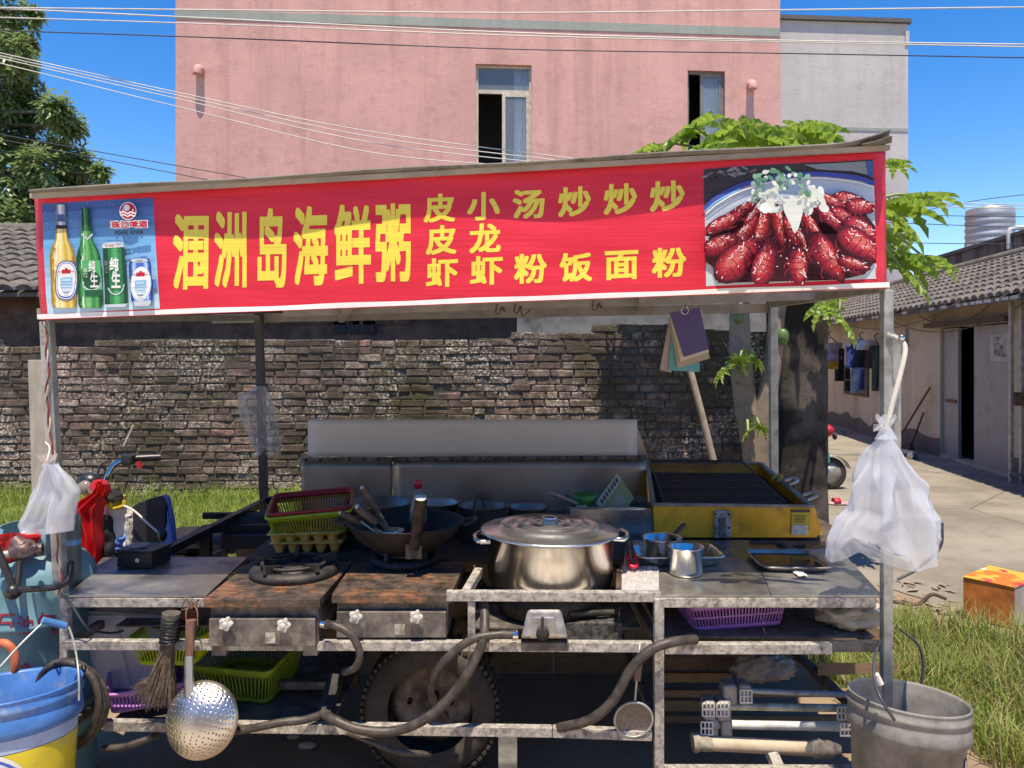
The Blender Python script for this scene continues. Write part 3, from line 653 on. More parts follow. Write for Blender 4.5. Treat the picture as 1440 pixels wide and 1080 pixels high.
# roof sheet (ribbed), fascia
M['roofsheet'] = mt('weathered_roof_sheet', (.19, .175, .15), .85, 0, .25, 6, .3, 50, dirt=.25)
def roofpt(u, v):
    a = P(40, 268, 2.60) + (P(1252, 197, 2.60) - P(40, 268, 2.60)) * u; b = Vector((XW(290, 4.55), 4.55, 1.96)) + (Vector((XW(1175, 4.55), 4.55, 2.06)) - Vector((XW(290, 4.55), 4.55, 1.96))) * u
    p = a + (b - a) * v; rip = .006 * sin(u * 2 * pi * 24) * min(1, v * 4); curl = .035 * max(0, (u - .93) / .07) ** 2 * (1 - v) if v < .3 else 0
    return p + Vector((0, 0, rip + curl + .003 * sin(u * 19) * (1 - v)))
MB().grid(roofpt, 240, 6).build('roof_sheet', M['roofsheet'], st, solid=.007)
MB().bar(P(44, 276, 2.63), P(1250, 208, 2.63), .02, .016).build('roof_batten', mt('pale_batten', (.36, .315, .26), .7), st)
for k in range(6):
    u = (k + .5) / 6; a, b = roofpt(u, .08), roofpt(u, .98); MB().bar(a - Vector((0, 0, .035)), b - Vector((0, 0, .035)), .03, .03).build('rafter', M['beam'], st)
flap = MB().grid(lambda u, v: P(1212 + 42 * u, 203 - 8 * u - 4 * u * u + 7 * v * (.3 + u), 2.575 + .05 * v), 8, 3); flap.build('roof_flap', M['roofsheet'], st, solid=.004)

# ---------------- banner, printed in photo-measured proportions
BNY = 2.655
def warp(p):
    return Vector((p.x, p.y + .006 * sin(p.x * 5.3 + p.z * 3) + .004 * sin(p.x * 11 + 1.3) * sin(p.z * 9) + .003 * noise.noise(Vector((p.x * 4, 0, p.z * 14))), p.z))
def ban(px, py, off=0.): return P(px, py, BNY - off)
def sub_long(v, f, L):
    bm = bmesh.new(); vs = [bm.verts.new(p) for p in v]
    for q in f:
        try: bm.faces.new([vs[i] for i in q])
        except ValueError: pass
    bmesh.ops.triangulate(bm, faces=bm.faces)
    for _ in range(7):
        e = [x for x in bm.edges if x.calc_length() > L]
        if not e: break
        bmesh.ops.subdivide_edges(bm, edges=e, cuts=1); bmesh.ops.triangulate(bm, faces=[x for x in bm.faces if len(x.verts) > 3])
    bm.verts.index_update(); V = [Vector(x.co) for x in bm.verts]; Fc = [[x.index for x in q.verts] for q in bm.faces]; bm.free(); return V, Fc
class Print:
    "flat printed shapes in photo pixels, laid on the banner"
    def __init__(s, proj, L=.045): s.mb = MB(); s.mats = []; s.off = .0016; s.proj = proj; s.L = L
    def mi(s, mat):
        if mat not in s.mats: s.mats.append(mat)
        return s.mats.index(mat)
    def poly(s, pts, mat, step=.00022):
        s.off += step; v, f = sub_long([s.proj(x, y, s.off) for x, y in pts], [tuple(range(len(pts)))], s.L)
        s.mb.add(v, f, s.mi(mat)); return s
    def ell(s, cx, cy, rx, ry, mat, rot=0, n=28, sq=2.0):
        pts = []
        for k in range(n):
            a = 2 * pi * k / n; c, q = cos(a), sin(a)
            x = math.copysign(abs(c) ** (2 / sq), c) * rx; y = math.copysign(abs(q) ** (2 / sq), q) * ry
            pts.append((cx + x * cos(rot) - y * sin(rot), cy + x * sin(rot) + y * cos(rot)))
        return s.poly(pts, mat)
    def line(s, pts, w_, mat):
        pts = [Vector((*p, 0)) for p in pts]; pts = [Vector(p) for p in spline(pts, 5)]
        for i in range(len(pts) - 1):
            a, b = pts[i], pts[i + 1]; d = (b - a); n = Vector((-d.y, d.x, 0)).normalized() * w_ / 2; e = d.normalized() * w_ * .2
            s.poly([((a + n - e).x, (a + n - e).y), ((b + n + e).x, (b + n + e).y), ((b - n + e).x, (b - n + e).y), ((a - n - e).x, (a - n - e).y)], mat, .00002)
        return s
    def text(s, ch, box, mat, bold=.03, sub=True):
        "lettering scaled into the pixel box x0,y0,x1,y1 (optionally with y at the right end for a slope)"
        v, f = glyph(ch); x0, y0, x1, y1 = box[:4]; sl = box[4] if len(box) > 4 else 0
        xs = [p[0] for p in v]; ys = [p[1] for p in v]; ax, bx_, ay, by = min(xs), max(xs), min(ys), max(ys)
        offs = [(0, 0)] + ([(i_ * bold, j_ * bold) for i_ in (-1, 0, 1) for j_ in (-1, 0, 1) if i_ or j_] if bold else [])
        s.off += .0002; vv, ff = sub_long([Vector(p) for p in v], f, .2) if sub else ([Vector(p) for p in v], f)
        for k, (dx, dy) in enumerate(offs):
            o = s.off + k * .00004; q = []
            for p in vv:
                u = (p.x + dx - ax + bold) / (bx_ - ax + 2 * bold); t = (p.y + dy - ay + bold) / (by - ay + 2 * bold); X = x0 + (x1 - x0) * u
                q.append(s.proj(X, y1 + (y0 - y1) * t + sl * u, o))
            s.mb.add(q, ff, s.mi(mat))
        s.off += .0004; return s
    def build(s, name, parent, wp=True):
        if wp: s.mb.v = [tuple(warp(Vector(p))) for p in s.mb.v]
        return s.mb.build(name, s.mats, parent)
_gl = {}
def glyph(ch):
    if ch not in _gl:
        c = bpy.data.curves.new('t', 'FONT'); c.body = ch; c.resolution_u = 3; o = bpy.data.objects.new('t', c); COL.objects.link(o)
        me = bpy.data.meshes.new_from_object(o.evaluated_get(bpy.context.evaluated_depsgraph_get()))
        _gl[ch] = ([tuple(v.co) for v in me.vertices], [tuple(p.vertices) for p in me.polygons])
        bpy.data.objects.remove(o); bpy.data.curves.remove(c); bpy.data.meshes.remove(me)
    return _gl[ch]
def ban_mat(name, c, var=.10):
    N = NT(name); a = N.noise(3, 5, .6, N.map((.5, 1, 5))); b = N.noise(26, 4, .6, N.map((.12, 1, 4)))
    col = N.mix(N.ramp(a, .3, .7), tuple(x * (1 - var) for x in c), tuple(min(1, x * (1 + var) + .008) for x in c)); col = N.mix(N.ramp(b, .5, .8, 0, .25), col, tuple(min(1, x * 1.25 + .03) for x in c))
    N.set(Base_Color=col, Roughness=.42); N.b.inputs['Specular IOR Level'].default_value = .35; N.bump(b, .25, .006); return N.mat
ink = {k: ban_mat('ink_' + k, c, .05) for k, c in dict(yellow=(.80, .66, .09), olive=(.30, .22, .02), navy=(.055, .10, .30), sky=(.16, .48, .78), pale=(.42, .68, .85), white=(.78, .80, .80), gold=(.62, .45, .10), gold2=(.75, .62, .25), green=(.02, .26, .07), green2=(.06, .42, .14), dgreen=(.008, .09, .035), blue=(.03, .09, .42), red=(.52, .02, .045), black=(.02, .02, .03), silver=(.50, .58, .64),
    crim=(.42, .018, .035), dcrim=(.16, .008, .02), maroon=(.05, .006, .014), hot=(.68, .16, .16), glint=(.85, .72, .70), rice=(.66, .72, .66), herb=(.08, .25, .15), herb2=(.20, .38, .27), plate=(.55, .63, .70), rim=(.05, .08, .36), dark=(.05, .038, .04), slate=(.22, .27, .30)).items()}
M['banner'] = ban_mat('red_vinyl_banner', (.70, .026, .052))
def bgrid(u, v):
    l0, l1, r0, r1 = (44, 275), (53, 450), (1250, 207), (1250.5, 405)
    p = (1 - u) * (1 - v) * Vector((*l0, 0)) + (1 - u) * v * Vector((*l1, 0)) + u * (1 - v) * Vector((*r0, 0)) + u * v * Vector((*r1, 0))
    q = warp(ban(p.x, p.y)); e = min(u, 1 - u) * 40
    if e < 1: q.y += .02 * (1 - e) ** 2
    return q
bn = MB().grid(bgrid, 160, 24).build('banner', [mt('white_vinyl_back', (.42, .41, .40), .6), M['banner']], st, solid=.0012)
bn.modifiers['solid'].material_offset = 1; bn.modifiers['solid'].material_offset_rim = 1; bn.modifiers['solid'].offset = -1
def hem(u, v):
    y = 450 + (405 - 450) * u; return warp(ban(52 + 1199 * u, y - 1 - 8.5 * (1 - v) * (.8 + .3 * sin(u * 40) * .2), .0022))
MB().grid(hem, 160, 2).build('hem', mt('white_banner_hem', (.80, .79, .78), .5, var=.05), bn)
big = [('涠', 244, 301, 293, 408, -1), ('洲', 301, 297, 346, 405, -1), ('岛', 361, 293, 402, 405, -1), ('海', 412, 290, 461, 402, -1), ('鲜', 470, 288, 522, 400, -1), ('粥', 528, 287, 578, 397, -1)]
for ch, x0, y0, x1, y1, sl in big:
    q = Print(ban); q.text(ch, (x0, y0, x1, y1, sl), ink['yellow'], .026); q.build('letter', bn)
small = [('皮', 596, 274, 640, 314), ('皮', 599, 318, 642, 359), ('虾', 599, 364, 644, 405), ('小', 657, 271, 703, 311), ('龙', 660, 315, 704, 357), ('虾', 661, 361, 707, 402),
         ('汤', 721, 267, 766, 308), ('粉', 723, 358, 769, 400), ('炒', 785, 263, 831, 305), ('饭', 787, 356, 833, 397), ('炒', 849, 259, 896, 302), ('面', 851, 353, 898, 394), ('炒', 914, 255, 963, 298), ('粉', 917, 349, 965, 391)]
for ch, x0, y0, x1, y1 in small:
    q = Print(ban); q.text(ch, (x0, y0, x1, y1, -2), ink['yellow'], .028); q.build('letter', bn)
# beer picture
q = Print(ban); I = ink
L0, L1, R0, R1 = (60, 287), (67, 441), (215, 278), (226, 434)
def bl(u, v): return ((1 - u) * (1 - v) * L0[0] + u * (1 - v) * R0[0] + (1 - u) * v * L1[0] + u * v * R1[0], (1 - u) * (1 - v) * L0[1] + u * (1 - v) * R0[1] + (1 - u) * v * L1[1] + u * v * R1[1])
def band(v0, v1, m): q.poly([bl(0, v0), bl(1, v0), bl(1, v1), bl(0, v1)], m, .00001)
def inkmix(a, b, t): return ban_mat('ink_blend', tuple(x + (y - x) * t for x, y in zip(a, b)), .08)
nv, sk, pl = (.045, .085, .30), (.13, .42, .74), (.48, .72, .86)
for k in range(12):
    t = (k + .5) / 12; c = inkmix(nv, sk, min(1, t / .42)) if t < .42 else inkmix(sk, pl, (t - .42) / .58); band(k / 12, (k + 1) / 12, c)
for k in range(26):
    u, v = rnd(.02, .98), rnd(.02, .33); x, y = bl(u, v); q.ell(x, y, .55, .55, I['white'], n=6)
q.poly([(205, 403), (214, 394), (221, 392), (223, 404), (214, 408), (206, 408)], inkmix((.1, .2, .6), sk, .3))
def graded(s_, top, H, pr, tones):
    "a bottle or can as upright strips of graded ink"
    n = len(tones)
    for k, c in enumerate(tones):
        u0, u1 = -1 + 2 * k / n, -1 + 2 * (k + 1) / n
        q.poly([s_(a * u0, top + H * t) for a, t in pr] + [s_(a * u1, top + H * t) for a, t in reversed(pr)], c, .000008)
def tones(dark, mid, light, seq='dmlLLmmddm'): return [inkmix(*{'d': (dark, dark, 0), 'm': (mid, mid, 0), 'l': (mid, light, .5), 'L': (light, light, 0), 'w': (light, (1, 1, 1), .5)}[k]) for k in seq]
def bottle(cx, top, bot, rb, rn, dark, mid, light, neckb, lean_=4.5):
    s_ = lambda x, y: (cx + x + lean_ * (y - top) / (bot - top), y)
    H = bot - top; pr = [(rn * .92, 0), (rn, .1), (rn * 1.05, .26), (rn * 1.3, .34), (rb * .8, .41), (rb, .50), (rb, .96), (rb * .9, 1.)]
    q.off += .0002; graded(s_, top, H, pr, tones(dark, mid, light, 'dmwlLLlmmlmd'))
    q.off += .0002; graded(s_, top, H * .23, [(rn * .95, 0), (rn * 1.06, 1)], neckb); q.off += .0002
    return s_
s_ = bottle(86.5, 288, 433, 17.5, 7, (.34, .20, .03), (.62, .44, .08), (.85, .74, .36), tones((.16, .2, .26), (.36, .42, .48), (.75, .8, .84), 'dmLLmmd'))
q.poly([s_(-5, 302), s_(-5.5, 312), s_(5.5, 312), s_(5, 302)], I['navy']); q.poly([s_(-7.4, 317), s_(-7.6, 322), s_(7.6, 322), s_(7.4, 317)], I['black'])
q.ell(94, 394.5, 15.6, 28, I['navy'], .06, sq=2.7); q.ell(94, 394.5, 14.2, 26.4, I['white'], .06, sq=2.7); q.ell(94, 394.5, 13.2, 25, I['blue'], .06, sq=2.7); q.ell(94, 394, 12.4, 23.4, I['white'], .06, sq=2.7)
def brew(cx, cy):
    q.poly([(cx - 11, cy - 14.8), (cx + 11, cy - 15.4), (cx + 11, cy - 14.6), (cx - 11, cy - 14)], I['red']); q.poly([(cx - 6, cy - 17.5), (cx + 6, cy - 18), (cx + 6, cy - 12.6), (cx - 6, cy - 12)], I['red']); q.ell(cx, cy - 18.6, 2, 1.6, I['red'], n=8)
    q.poly([(cx - 8, cy - 6), (cx + 8, cy - 7), (cx + 8, cy), (cx - 8, cy + 1)], I['sky']); q.poly([(cx - 6, cy - 4.5), (cx + 6, cy - 5.2), (cx + 6, cy - 2), (cx - 6, cy - 1.4)], I['pale'])
    for k in range(4): q.poly([(cx - 9 + k * .8, cy + 2.4 + k * 2.6), (cx + 9 - k * .8, cy + 1.8 + k * 2.6), (cx + 9 - k * .8, cy + 3.2 + k * 2.6), (cx - 9 + k * .8, cy + 3.8 + k * 2.6)], I['pale' if k % 2 else 'sky'])
    q.poly([(cx - 4, cy + 14.6), (cx + 4, cy + 14.2), (cx + 4, cy + 15.6), (cx - 4, cy + 16)], I['navy'])
brew(94, 397)
s_ = bottle(122, 293, 433, 17, 6, (.004, .07, .02), (.02, .24, .06), (.14, .48, .16), tones((.004, .04, .02), (.015, .13, .05), (.1, .3, .12), 'dmLmmdd'), 6)
q.poly([s_(-7.5, 328), s_(0, 335), s_(7.5, 328), s_(8, 331), s_(0, 338), s_(-8, 331)], I['silver']); q.poly([(116, 366), (141, 366), (145, 416), (118, 417)], I['green2']); q.ell(129, 396, 13.2, 13.6, I['silver']); q.ell(129, 394.2, 12.6, 12.8, I['dgreen']); q.poly([(119, 408), (144.5, 407), (145, 416), (120, 417)], I['dgreen'])
q.text('纯', (125, 366, 134.5, 383), I['white'], .02); q.text('生', (127, 383, 138, 404), I['white'], .02); q.text('珠', (118, 377, 123, 383), I['white'], 0); q.text('江', (118.5, 384, 124, 390), I['white'], 0)
q.off += .0002; graded(lambda x, y: (159.8 + x + 4.6 * (y - 345) / 86, y - x * .05), 345, 86, [(15, 0), (15.2, .05), (16.2, .95), (13.5, 1)], tones((.006, .06, .03), (.015, .20, .07), (.06, .38, .14), 'dddmmlLLlmmdd')); q.off += .0002
q.poly([(144.5, 344), (174.6, 342), (175, 347.5), (145, 349)], I['white']); q.text('珠江啤酒', (148, 344.6, 160, 347.6), I['red'], 0); q.ell(159.8, 342.4, 15, 2.1, I['silver'], -.05); q.poly([(148, 428.5), (180.4, 427), (176.5, 431.7), (152, 432.2)], I['silver'])
q.line([(152, 405), (157, 412), (165, 414), (172, 409), (175, 400)], 1.6, I['silver']); q.text('纯', (154.5, 362, 167, 381), I['white'], .03); q.text('生', (157, 381, 170, 405), I['white'], .03); q.text('珠', (147, 366, 152, 374), I['slate'], 0); q.text('江', (147.5, 375, 152.5, 384), I['slate'], 0)
q.off += .0002; graded(lambda x, y: (196.8 + x + 4.5 * (y - 364) / 67, y - x * .04), 364, 67, [(13.2, 0), (16, .14), (15.4, .85), (11.5, 1)], tones((.02, .04, .22), (.05, .12, .46), (.35, .55, .85), 'dmLlmmmmlLmd')); q.off += .0002; q.ell(196.5, 366.5, 12.5, 2.8, I['silver']); q.ell(197, 366.8, 5, 1.5, I['herb2']); q.ell(199, 399.5, 14.8, 24.5, I['white'], .05); q.ell(199, 399.5, 14.2, 23.4, I['pale'], .05); q.ell(199, 399, 13.2, 22, I['white'], .05); brew(198.5, 401); q.poly([(188, 424), (214, 422.5), (212, 430), (190, 431)], I['silver'])
q.ell(180.8, 297, 11.7, 12.6, I['white']); q.ell(180.8, 297, 10.6, 11.4, I['red']); q.ell(179, 292.5, 4.2, 4.4, I['white'])
for yy in (299.5, 303.5): q.line([(171, yy), (174.5, yy - 1.4), (178, yy), (181, yy + 1.3), (184.5, yy - 1.2), (188, yy + .4), (190.6, yy)], 1.7, I['white'])
q.text('珠江啤酒', (156.2, 310.5, 208.8, 322.5, -1.5), I['white'], .10); q.text('珠江啤酒', (157.5, 311.5, 207.5, 321.5, -1.5), I['red'], .03); q.text('PEARL RIVER', (162.5, 325, 202.5, 330.5, -1), I['black'], .03); [q.poly([(164+k*8.6,333.6-k*.2),(167+k*8.6,333.5-k*.2),(167+k*8.6,335.6-k*.2),(164+k*8.6,335.7-k*.2)],I['blue']) for k in range(5)]
q.build('beer_picture', bn)
# crayfish picture
q = Print(ban); rs = random.Random(5)
q.poly([(989.5, 238), (1230, 223.5), (1232, 392), (993, 402.5)], I['plate'])
q.poly([(989.5, 238), (1230, 223.5), (1230.5, 256), (1205, 247), (1160, 243), (1090, 249), (1040, 262), (1005, 281), (990, 294)], I['dark'])
for k in range(26): x = rs.uniform(992, 1060); q.ell(x, 237 - (x - 990) * .06 + rs.uniform(2, 14), rs.uniform(3, 8), rs.uniform(1, 2.4), rs.choice([I['slate'], I['dark'], inkmix((.2, .15, .12), (.3, .2, .2), .5)]), rs.uniform(-.5, .5), n=9)
q.poly([(1130, 232), (1230, 225), (1230.4, 247), (1200, 240), (1150, 238)], I['slate']); q.poly([(1218, 226), (1230, 225), (1230.5, 250), (1222, 246)], I['navy'])
q.line([(991, 294), (1006, 280), (1040, 262), (1092, 249.5), (1150, 244.5), (1205, 249), (1230, 257)], 6.5, I['rim']); q.line([(993, 296), (1008, 283), (1040, 266)], 2.6, I['sky']); q.line([(993, 300), (1010, 286), (1044, 268), (1094, 255), (1150, 250), (1204, 255), (1230, 263)], 2.2, I['white'])
q.poly([(992, 340), (1010, 318), (1040, 300), (1090, 290), (1170, 280), (1210, 290), (1231, 318), (1231.5, 366), (1215, 386), (1180, 394), (1010, 398), (1002, 375), (992, 368)], I['maroon'])
def claw(cx, cy, L, W, rot, seed):
    r_ = random.Random(seed); ca, sa = cos(rot), sin(rot); T = lambda x, y: (min(1231, max(991.5, cx + x * ca - y * sa)), min(399.5, cy + x * sa + y * ca))
    def blob(sx, sy, dx, dy, mat, jag=.06, n=22):
        pts = []
        for k in range(n):
            a = 2 * pi * k / n; x = cos(a) * L * sx; y = sin(a) * W * sy * (1 - .28 * cos(a)); j = 1 + r_.uniform(-jag, jag); pts.append(T(x * j + dx * L, y * j + dy * W))
        q.poly(pts, mat)
    for k in range(7):
        t = k / 6; blob(1 - .52 * t, 1 - .66 * t, -.03 * t, -.26 * t, CR[k], .05 + .05 * t)
    for k in range(5):                                       # shell segment lines
        a = -.5 + .27 * k + r_.uniform(-.05, .05); q.line([T(a * L, -.8 * W), T((a + .09) * L, -.2 * W), T((a + .03) * L, .7 * W)], .9, CR[1])
    for k in range(16): x, y = r_.uniform(-.85, .8), r_.uniform(-.8, .35); p = T(x * L, y * W); q.ell(p[0], p[1], r_.uniform(.6, 3.2), r_.uniform(.3, .9), r_.choice([I['glint'], I['hot'], I['glint'], CR[6]]), rot + r_.uniform(-.9, .9), n=7)
    for k in range(4): a = r_.uniform(-.7, .4); h_ = r_.uniform(-.75, -.35); q.line([T(a * L, h_ * W), T((a + .1) * L, (h_ + .1) * W), T((a + .2) * L, (h_ - .05) * W)], r_.uniform(.7, 1.5), I['glint'])
    for k in range(3): a = r_.uniform(-.9, .9); q.line([T(a * L, .8 * W), T((a + .12) * L, 1.15 * W), T((a + .3) * L, 1.25 * W)], 1.1, CR[3])
CR = [inkmix((.04, .004, .01), (.08, .006, .015), .5), inkmix((.14, .007, .018), (.2, .01, .02), .5), inkmix((.26, .012, .026), (.3, .01, .03), .5), inkmix((.38, .018, .034), (.4, .02, .04), .5), inkmix((.46, .028, .04), (.5, .03, .05), .5), inkmix((.54, .05, .06), (.56, .06, .06), .5), inkmix((.62, .12, .11), (.66, .16, .14), .5)]
for c in ((1040, 299, 34, 9, -.62), (1020, 312, 36, 10, -.5), (1060, 303, 22, 8, -.9), (1195, 282, 26, 12, .15), (1170, 284, 24, 9, .35), (1212, 291, 22, 12, .1), (1050, 325, 30, 10, -.9), (1014, 344, 28, 14, -.42), (1190, 308, 30, 10, .62), (1165, 305, 32, 9, .85), (1214, 324, 32, 13, .55), (1095, 318, 32, 10, 1.4), (1112, 326, 26, 8, 1.2), (1072, 318, 30, 10, -1.35), (1143, 322, 30, 8, 1.0), (1128, 340, 24, 6, 1.1), (1040, 364, 44, 22, -.72), (1210, 346, 40, 18, .60), (1162, 362, 42, 17, .98), (1076, 368, 36, 17, -1.32), (1121, 375, 30, 15, 1.45), (1200, 372, 24, 9, .3)):
    claw(*c, seed=int(c[0] * 7 + c[1]))
for k in range(26): x = rs.uniform(995, 1228); q.ell(x, rs.uniform(300, 392), rs.uniform(.8, 2), rs.uniform(.4, .9), I['glint'], rs.uniform(0, 3), n=7)
for k in range(34):
    x = 1072 + rs.uniform(0, 92); q.ell(x, 283 + rs.uniform(-16, 12), rs.uniform(6, 12), rs.uniform(4, 8), rs.choice([I['rice'], I['rice'], inkmix((.7, .76, .7), (1, 1, 1), .3)]), rs.uniform(0, 3), n=10)
q.poly([(1098, 280), (1130, 280), (1128, 300), (1122, 322), (1117, 329), (1110, 312), (1102, 298)], I['rice'])
for k in range(60): x = rs.uniform(1058, 1140); q.ell(x, rs.uniform(234, 268) + (abs(x - 1105) * .25), rs.uniform(2.5, 6), rs.uniform(1.5, 4), rs.choice([I['herb'], I['herb2'], I['rice'], I['herb2']]), rs.uniform(0, 3), n=8)
for k in range(14): q.ell(rs.uniform(1052, 1072), rs.uniform(270, 285), 3, 2, rs.choice([I['herb2'], I['rice'], I['herb']]), rs.uniform(0, 3), n=7)
q.build('crayfish_picture', bn)

# ---------------- counters and shelves
CZ = .80
def top4(pts, th, mat, name, bevel=.003):
    b = [Vector((x, y, CZ - th)) for x, y in pts]; t = [Vector((x, y, CZ)) for x, y in pts]; return MB().hexa(b, t).build(name, M[mat], st, bevel=bevel)
top4([(XW(96, 2.70), 2.70), (XW(291, 2.70), 2.70), (XW(350, 3.22), 3.20), (XW(148, 3.22), 3.20)], .012, 'steel_counter', 'counter_top')
top4([(XW(872, 2.70), 2.70), (XW(1084, 2.70), 2.70), (XW(1052, 3.50), 3.50), (XW(880, 3.50), 3.50)], .012, 'steel_counter', 'counter_top')
top4([(XW(1084.6, 2.70), 2.70), (XW(1240, 2.70), 2.70), (XW(1181, 3.34), 3.34), (XW(1058, 3.34), 3.34)], .012, 'steel_counter', 'counter_top')
MB().hexa([(-1.12, 3.22, .775), (.50, 3.22, .775), (.50, 4.05, .775), (-1.15, 4.05, .775)], [(-1.12, 3.22, .787), (.50, 3.22, .787), (.50, 4.05, .787), (-1.15, 4.05, .787)]).build('back_shelf', M['wood_dark'], st)
MB().hexa([(.51, 3.505, .775), (1.60, 3.505, .775), (1.60, 4.15, .775), (.51, 4.15, .775)], [(.51, 3.505, .792), (1.60, 3.505, .792), (1.60, 4.15, .792), (.51, 4.15, .792)]).build('back_shelf', M['wood_dark'], st)
zt, zm, zb = .771, ZW(906, YF), ZW(1022, YF)
x0, x1 = XW(95, YF), XW(1240, YF)
rail((x0, YF + .012, zt), (XW(291, YF), YF + .012, zt)); rail((XW(628, YF), YF + .006, ZW(838, YF)), (XW(929, YF), YF + .006, ZW(839, YF)), .03, .034); rail((XW(933, YF), YF + .012, zt), (x1 - .02, YF + .012, zt), .03, .034)
rail((x0, YF, zm), (XW(660, YF), YF, ZW(907.5, YF))); rail((XW(661, YF), YF, ZW(907.5, YF)), (XW(917, YF), YF, ZW(909, YF)), .03, .034)
rail((XW(934, YF), YF, ZW(911, YF)), (XW(1168, YF), YF, ZW(911, YF)), .03, .036); rail((XW(1169, YF), YF + .02, ZW(911, YF)), (x1, YF + .02, ZW(911, YF)), .03, .034, 'grime_steel')
rail((XW(147, YF), YF, ZW(1019, YF)), (XW(776, YF), YF, ZW(1028, YF)), .03, .034); rail((XW(777, YF), YF, ZW(1028, YF)), (XW(916, YF), YF, ZW(1033, YF)), .03, .034); rail((XW(934, YF), YF, ZW(1084, YF)), (x1, YF, ZW(1085, YF)), .03, .034)
rail((XW(926, YF), YF - .002, .79), (XW(926, YF), YF - .002, .02), .033, .033, 'galv_worn', 'leg'); rail((XW(90, YF), YF + .01, .79), (XW(92, YF), YF + .01, .02), .03, .03, 'galv_worn', 'leg')
rail((XW(663, YF), YF + .01, .775), (XW(663, YF), YF + .01, zm + .017), .026, .026, 'galv_worn', 'strut'); rail((XW(653, YF), YF + .02, .79), (XW(673, YF + .2), YF + .22, .82), .03, .03, 'galv_worn', 'strut')
rail((XW(812, YF), YF + .3, .77), (XW(812, YF), YF + .3, .6), .026, .026, 'galv_worn', 'strut')
for X in (x0, XW(926, YF), x1 - .03):
    for z in (zt, zm, zb): rail((X, YF + .035, z), (X * .96, 4.0, z), .028, .03, 'grime_steel')
for X in (x0, x1 - .03): rail((X * .96, 4.0, .79), (X * .96, 4.0, .02), .03, .03, 'grime_steel', 'leg')
rail((x0 * .96, 4.02, zm), (x1 * .96, 4.02, zm), .03, .03, 'grime_steel'); rail((x0 * .96, 4.02, .76), (x1 * .96, 4.02, .76), .03, .03, 'grime_steel'); rail((x0, 3.35, .745), (XW(1240, YF), 3.35, .745), .03, .03, 'grime_steel')
# lower shelves, back boards
MB().box(((XW(934, YF) + x1) / 2, 3.1, ZW(911, YF) + .022), (x1 - XW(934, YF) - .01, .72, .006)).build('shelf', M['grime_steel'], st)
MB().box(((x0 + XW(660, YF)) / 2 - .1, 3.12, zm + .021), (1.0, .6, .006)).build('shelf', M['grime_steel'], st)
MB().box((.16, 3.05, zm + .02), (.62, .5, .006)).build('shelf', M['grime_steel'], st)
MB().box((-1.05, 3.1, zb - .022), (.8, .7, .008)).build('floor_plate', M['grime_steel'], st)
for (z, px0, px1, dz) in ((ZW(932, 3.1), 925, 1240, .10), (ZW(965, 3.12), 925, 1120, .03), (ZW(982, 3.15), 925, 1030, .04), (ZW(998, 3.2), 925, 1200, .03), (ZW(1016, 3.2), 925, 1010, .045), (ZW(1036, 3.2), 925, 1200, .03)):
    MB().box(((XW(px0, 3.35) + XW(px1, 3.35)) / 2, 3.36, z), (XW(px1, 3.35) - XW(px0, 3.35), .02, dz)).build('board', M['wood'], st)
MB().box((XW(320, 3.3), 3.36, ZW(963, 3.3)), (1.1, .03, .05)).build('board', M['wood_dark'], st)
# black trailer arms behind the left counter
for a, b, w_ in ((P(225, 780, 3.25), P(372, 706, 4.1), .035), (P(372, 704, 4.1), P(440, 697, 4.2), .035), (P(285, 744, 3.75), P(420, 741, 3.8), .035), (P(290, 750, 3.72), P(290, 785, 3.72), .045), (P(285, 725, 3.9), P(395, 725, 4.0), .03)): MB().bar(a, b, w_, w_).build('trailer_arm', M['black_steel'], st)
MB().box(P(372, 752, 3.85), (.34, .3, .07)).build('battery_tray', M['black_steel'], st, bevel=.006)
MB().lathe([(.001, 0), (.12, 0), (.13, .02), (.11, .05), (.001, .055)], P(350, 737, 3.9), 24, sy=.7).build('rubber_pad', M['tyre'], st)
# splashback: lower steel sheets, riveted rail, tilted upper sheet
SY = 4.0
def sheet(px0, px1, py0, py1, Ya, Yb, mat, name): return MB().grid(lambda u, v: P(px0 + (px1 - px0) * u, py0 + (py1 - py0) * v, Ya + (Yb - Ya) * v + .006 * noise.noise(Vector((u * 4, v * 3, px0)))), 24, 6).build(name, M[mat], st, solid=.003)
M['splash'] = mt('smoky_steel_sheet', (.36, .30, .24), .45, .75, .22, 2.2, .06, 60, dirt=.3, dcol=(.09, .075, .065), dsc=3, rv=.25)
def mesh_mat():
    N = NT('fine_steel_mesh'); v = N.n('TexBrick'); v.offset = 0
    for k, x in (('Scale', 1.), ('Mortar Size', .0012), ('Brick Width', .009), ('Row Height', .009)): v.inputs[k].default_value = x
    mp = N.map((1, 1, 1), (radians(90), 0, 0)); N.l(mp, v.inputs['Vector']); v.inputs['Color1'].default_value = (.72, .68, .62, 1); v.inputs['Color2'].default_value = (.70, .66, .60, 1); v.inputs['Mortar'].default_value = (.54, .50, .46, 1)
    col = N.mix(N.ramp(N.noise(2.5, 6, .6), .4, .7, 0, .4), v.outputs[0], (.55, .50, .45)); N.set(Base_Color=col, Roughness=.6, Metallic=.1); return N.mat
M['meshsheet'] = mesh_mat()
sheet(424, 552, 647, 730, SY, SY - .02, 'splash', 'splash_sheet'); sheet(553, 909, 645, 730, SY - .01, SY - .03, 'splash', 'splash_sheet')
sheet(433, 896, 590, 642, SY - .02, SY - .015, 'meshsheet', 'wind_screen')
MB().bar(P(424, 646, SY - .02), P(909, 643, SY - .02), .02, .018).build('splash_rail', M['grime_steel'], st)
rv = None
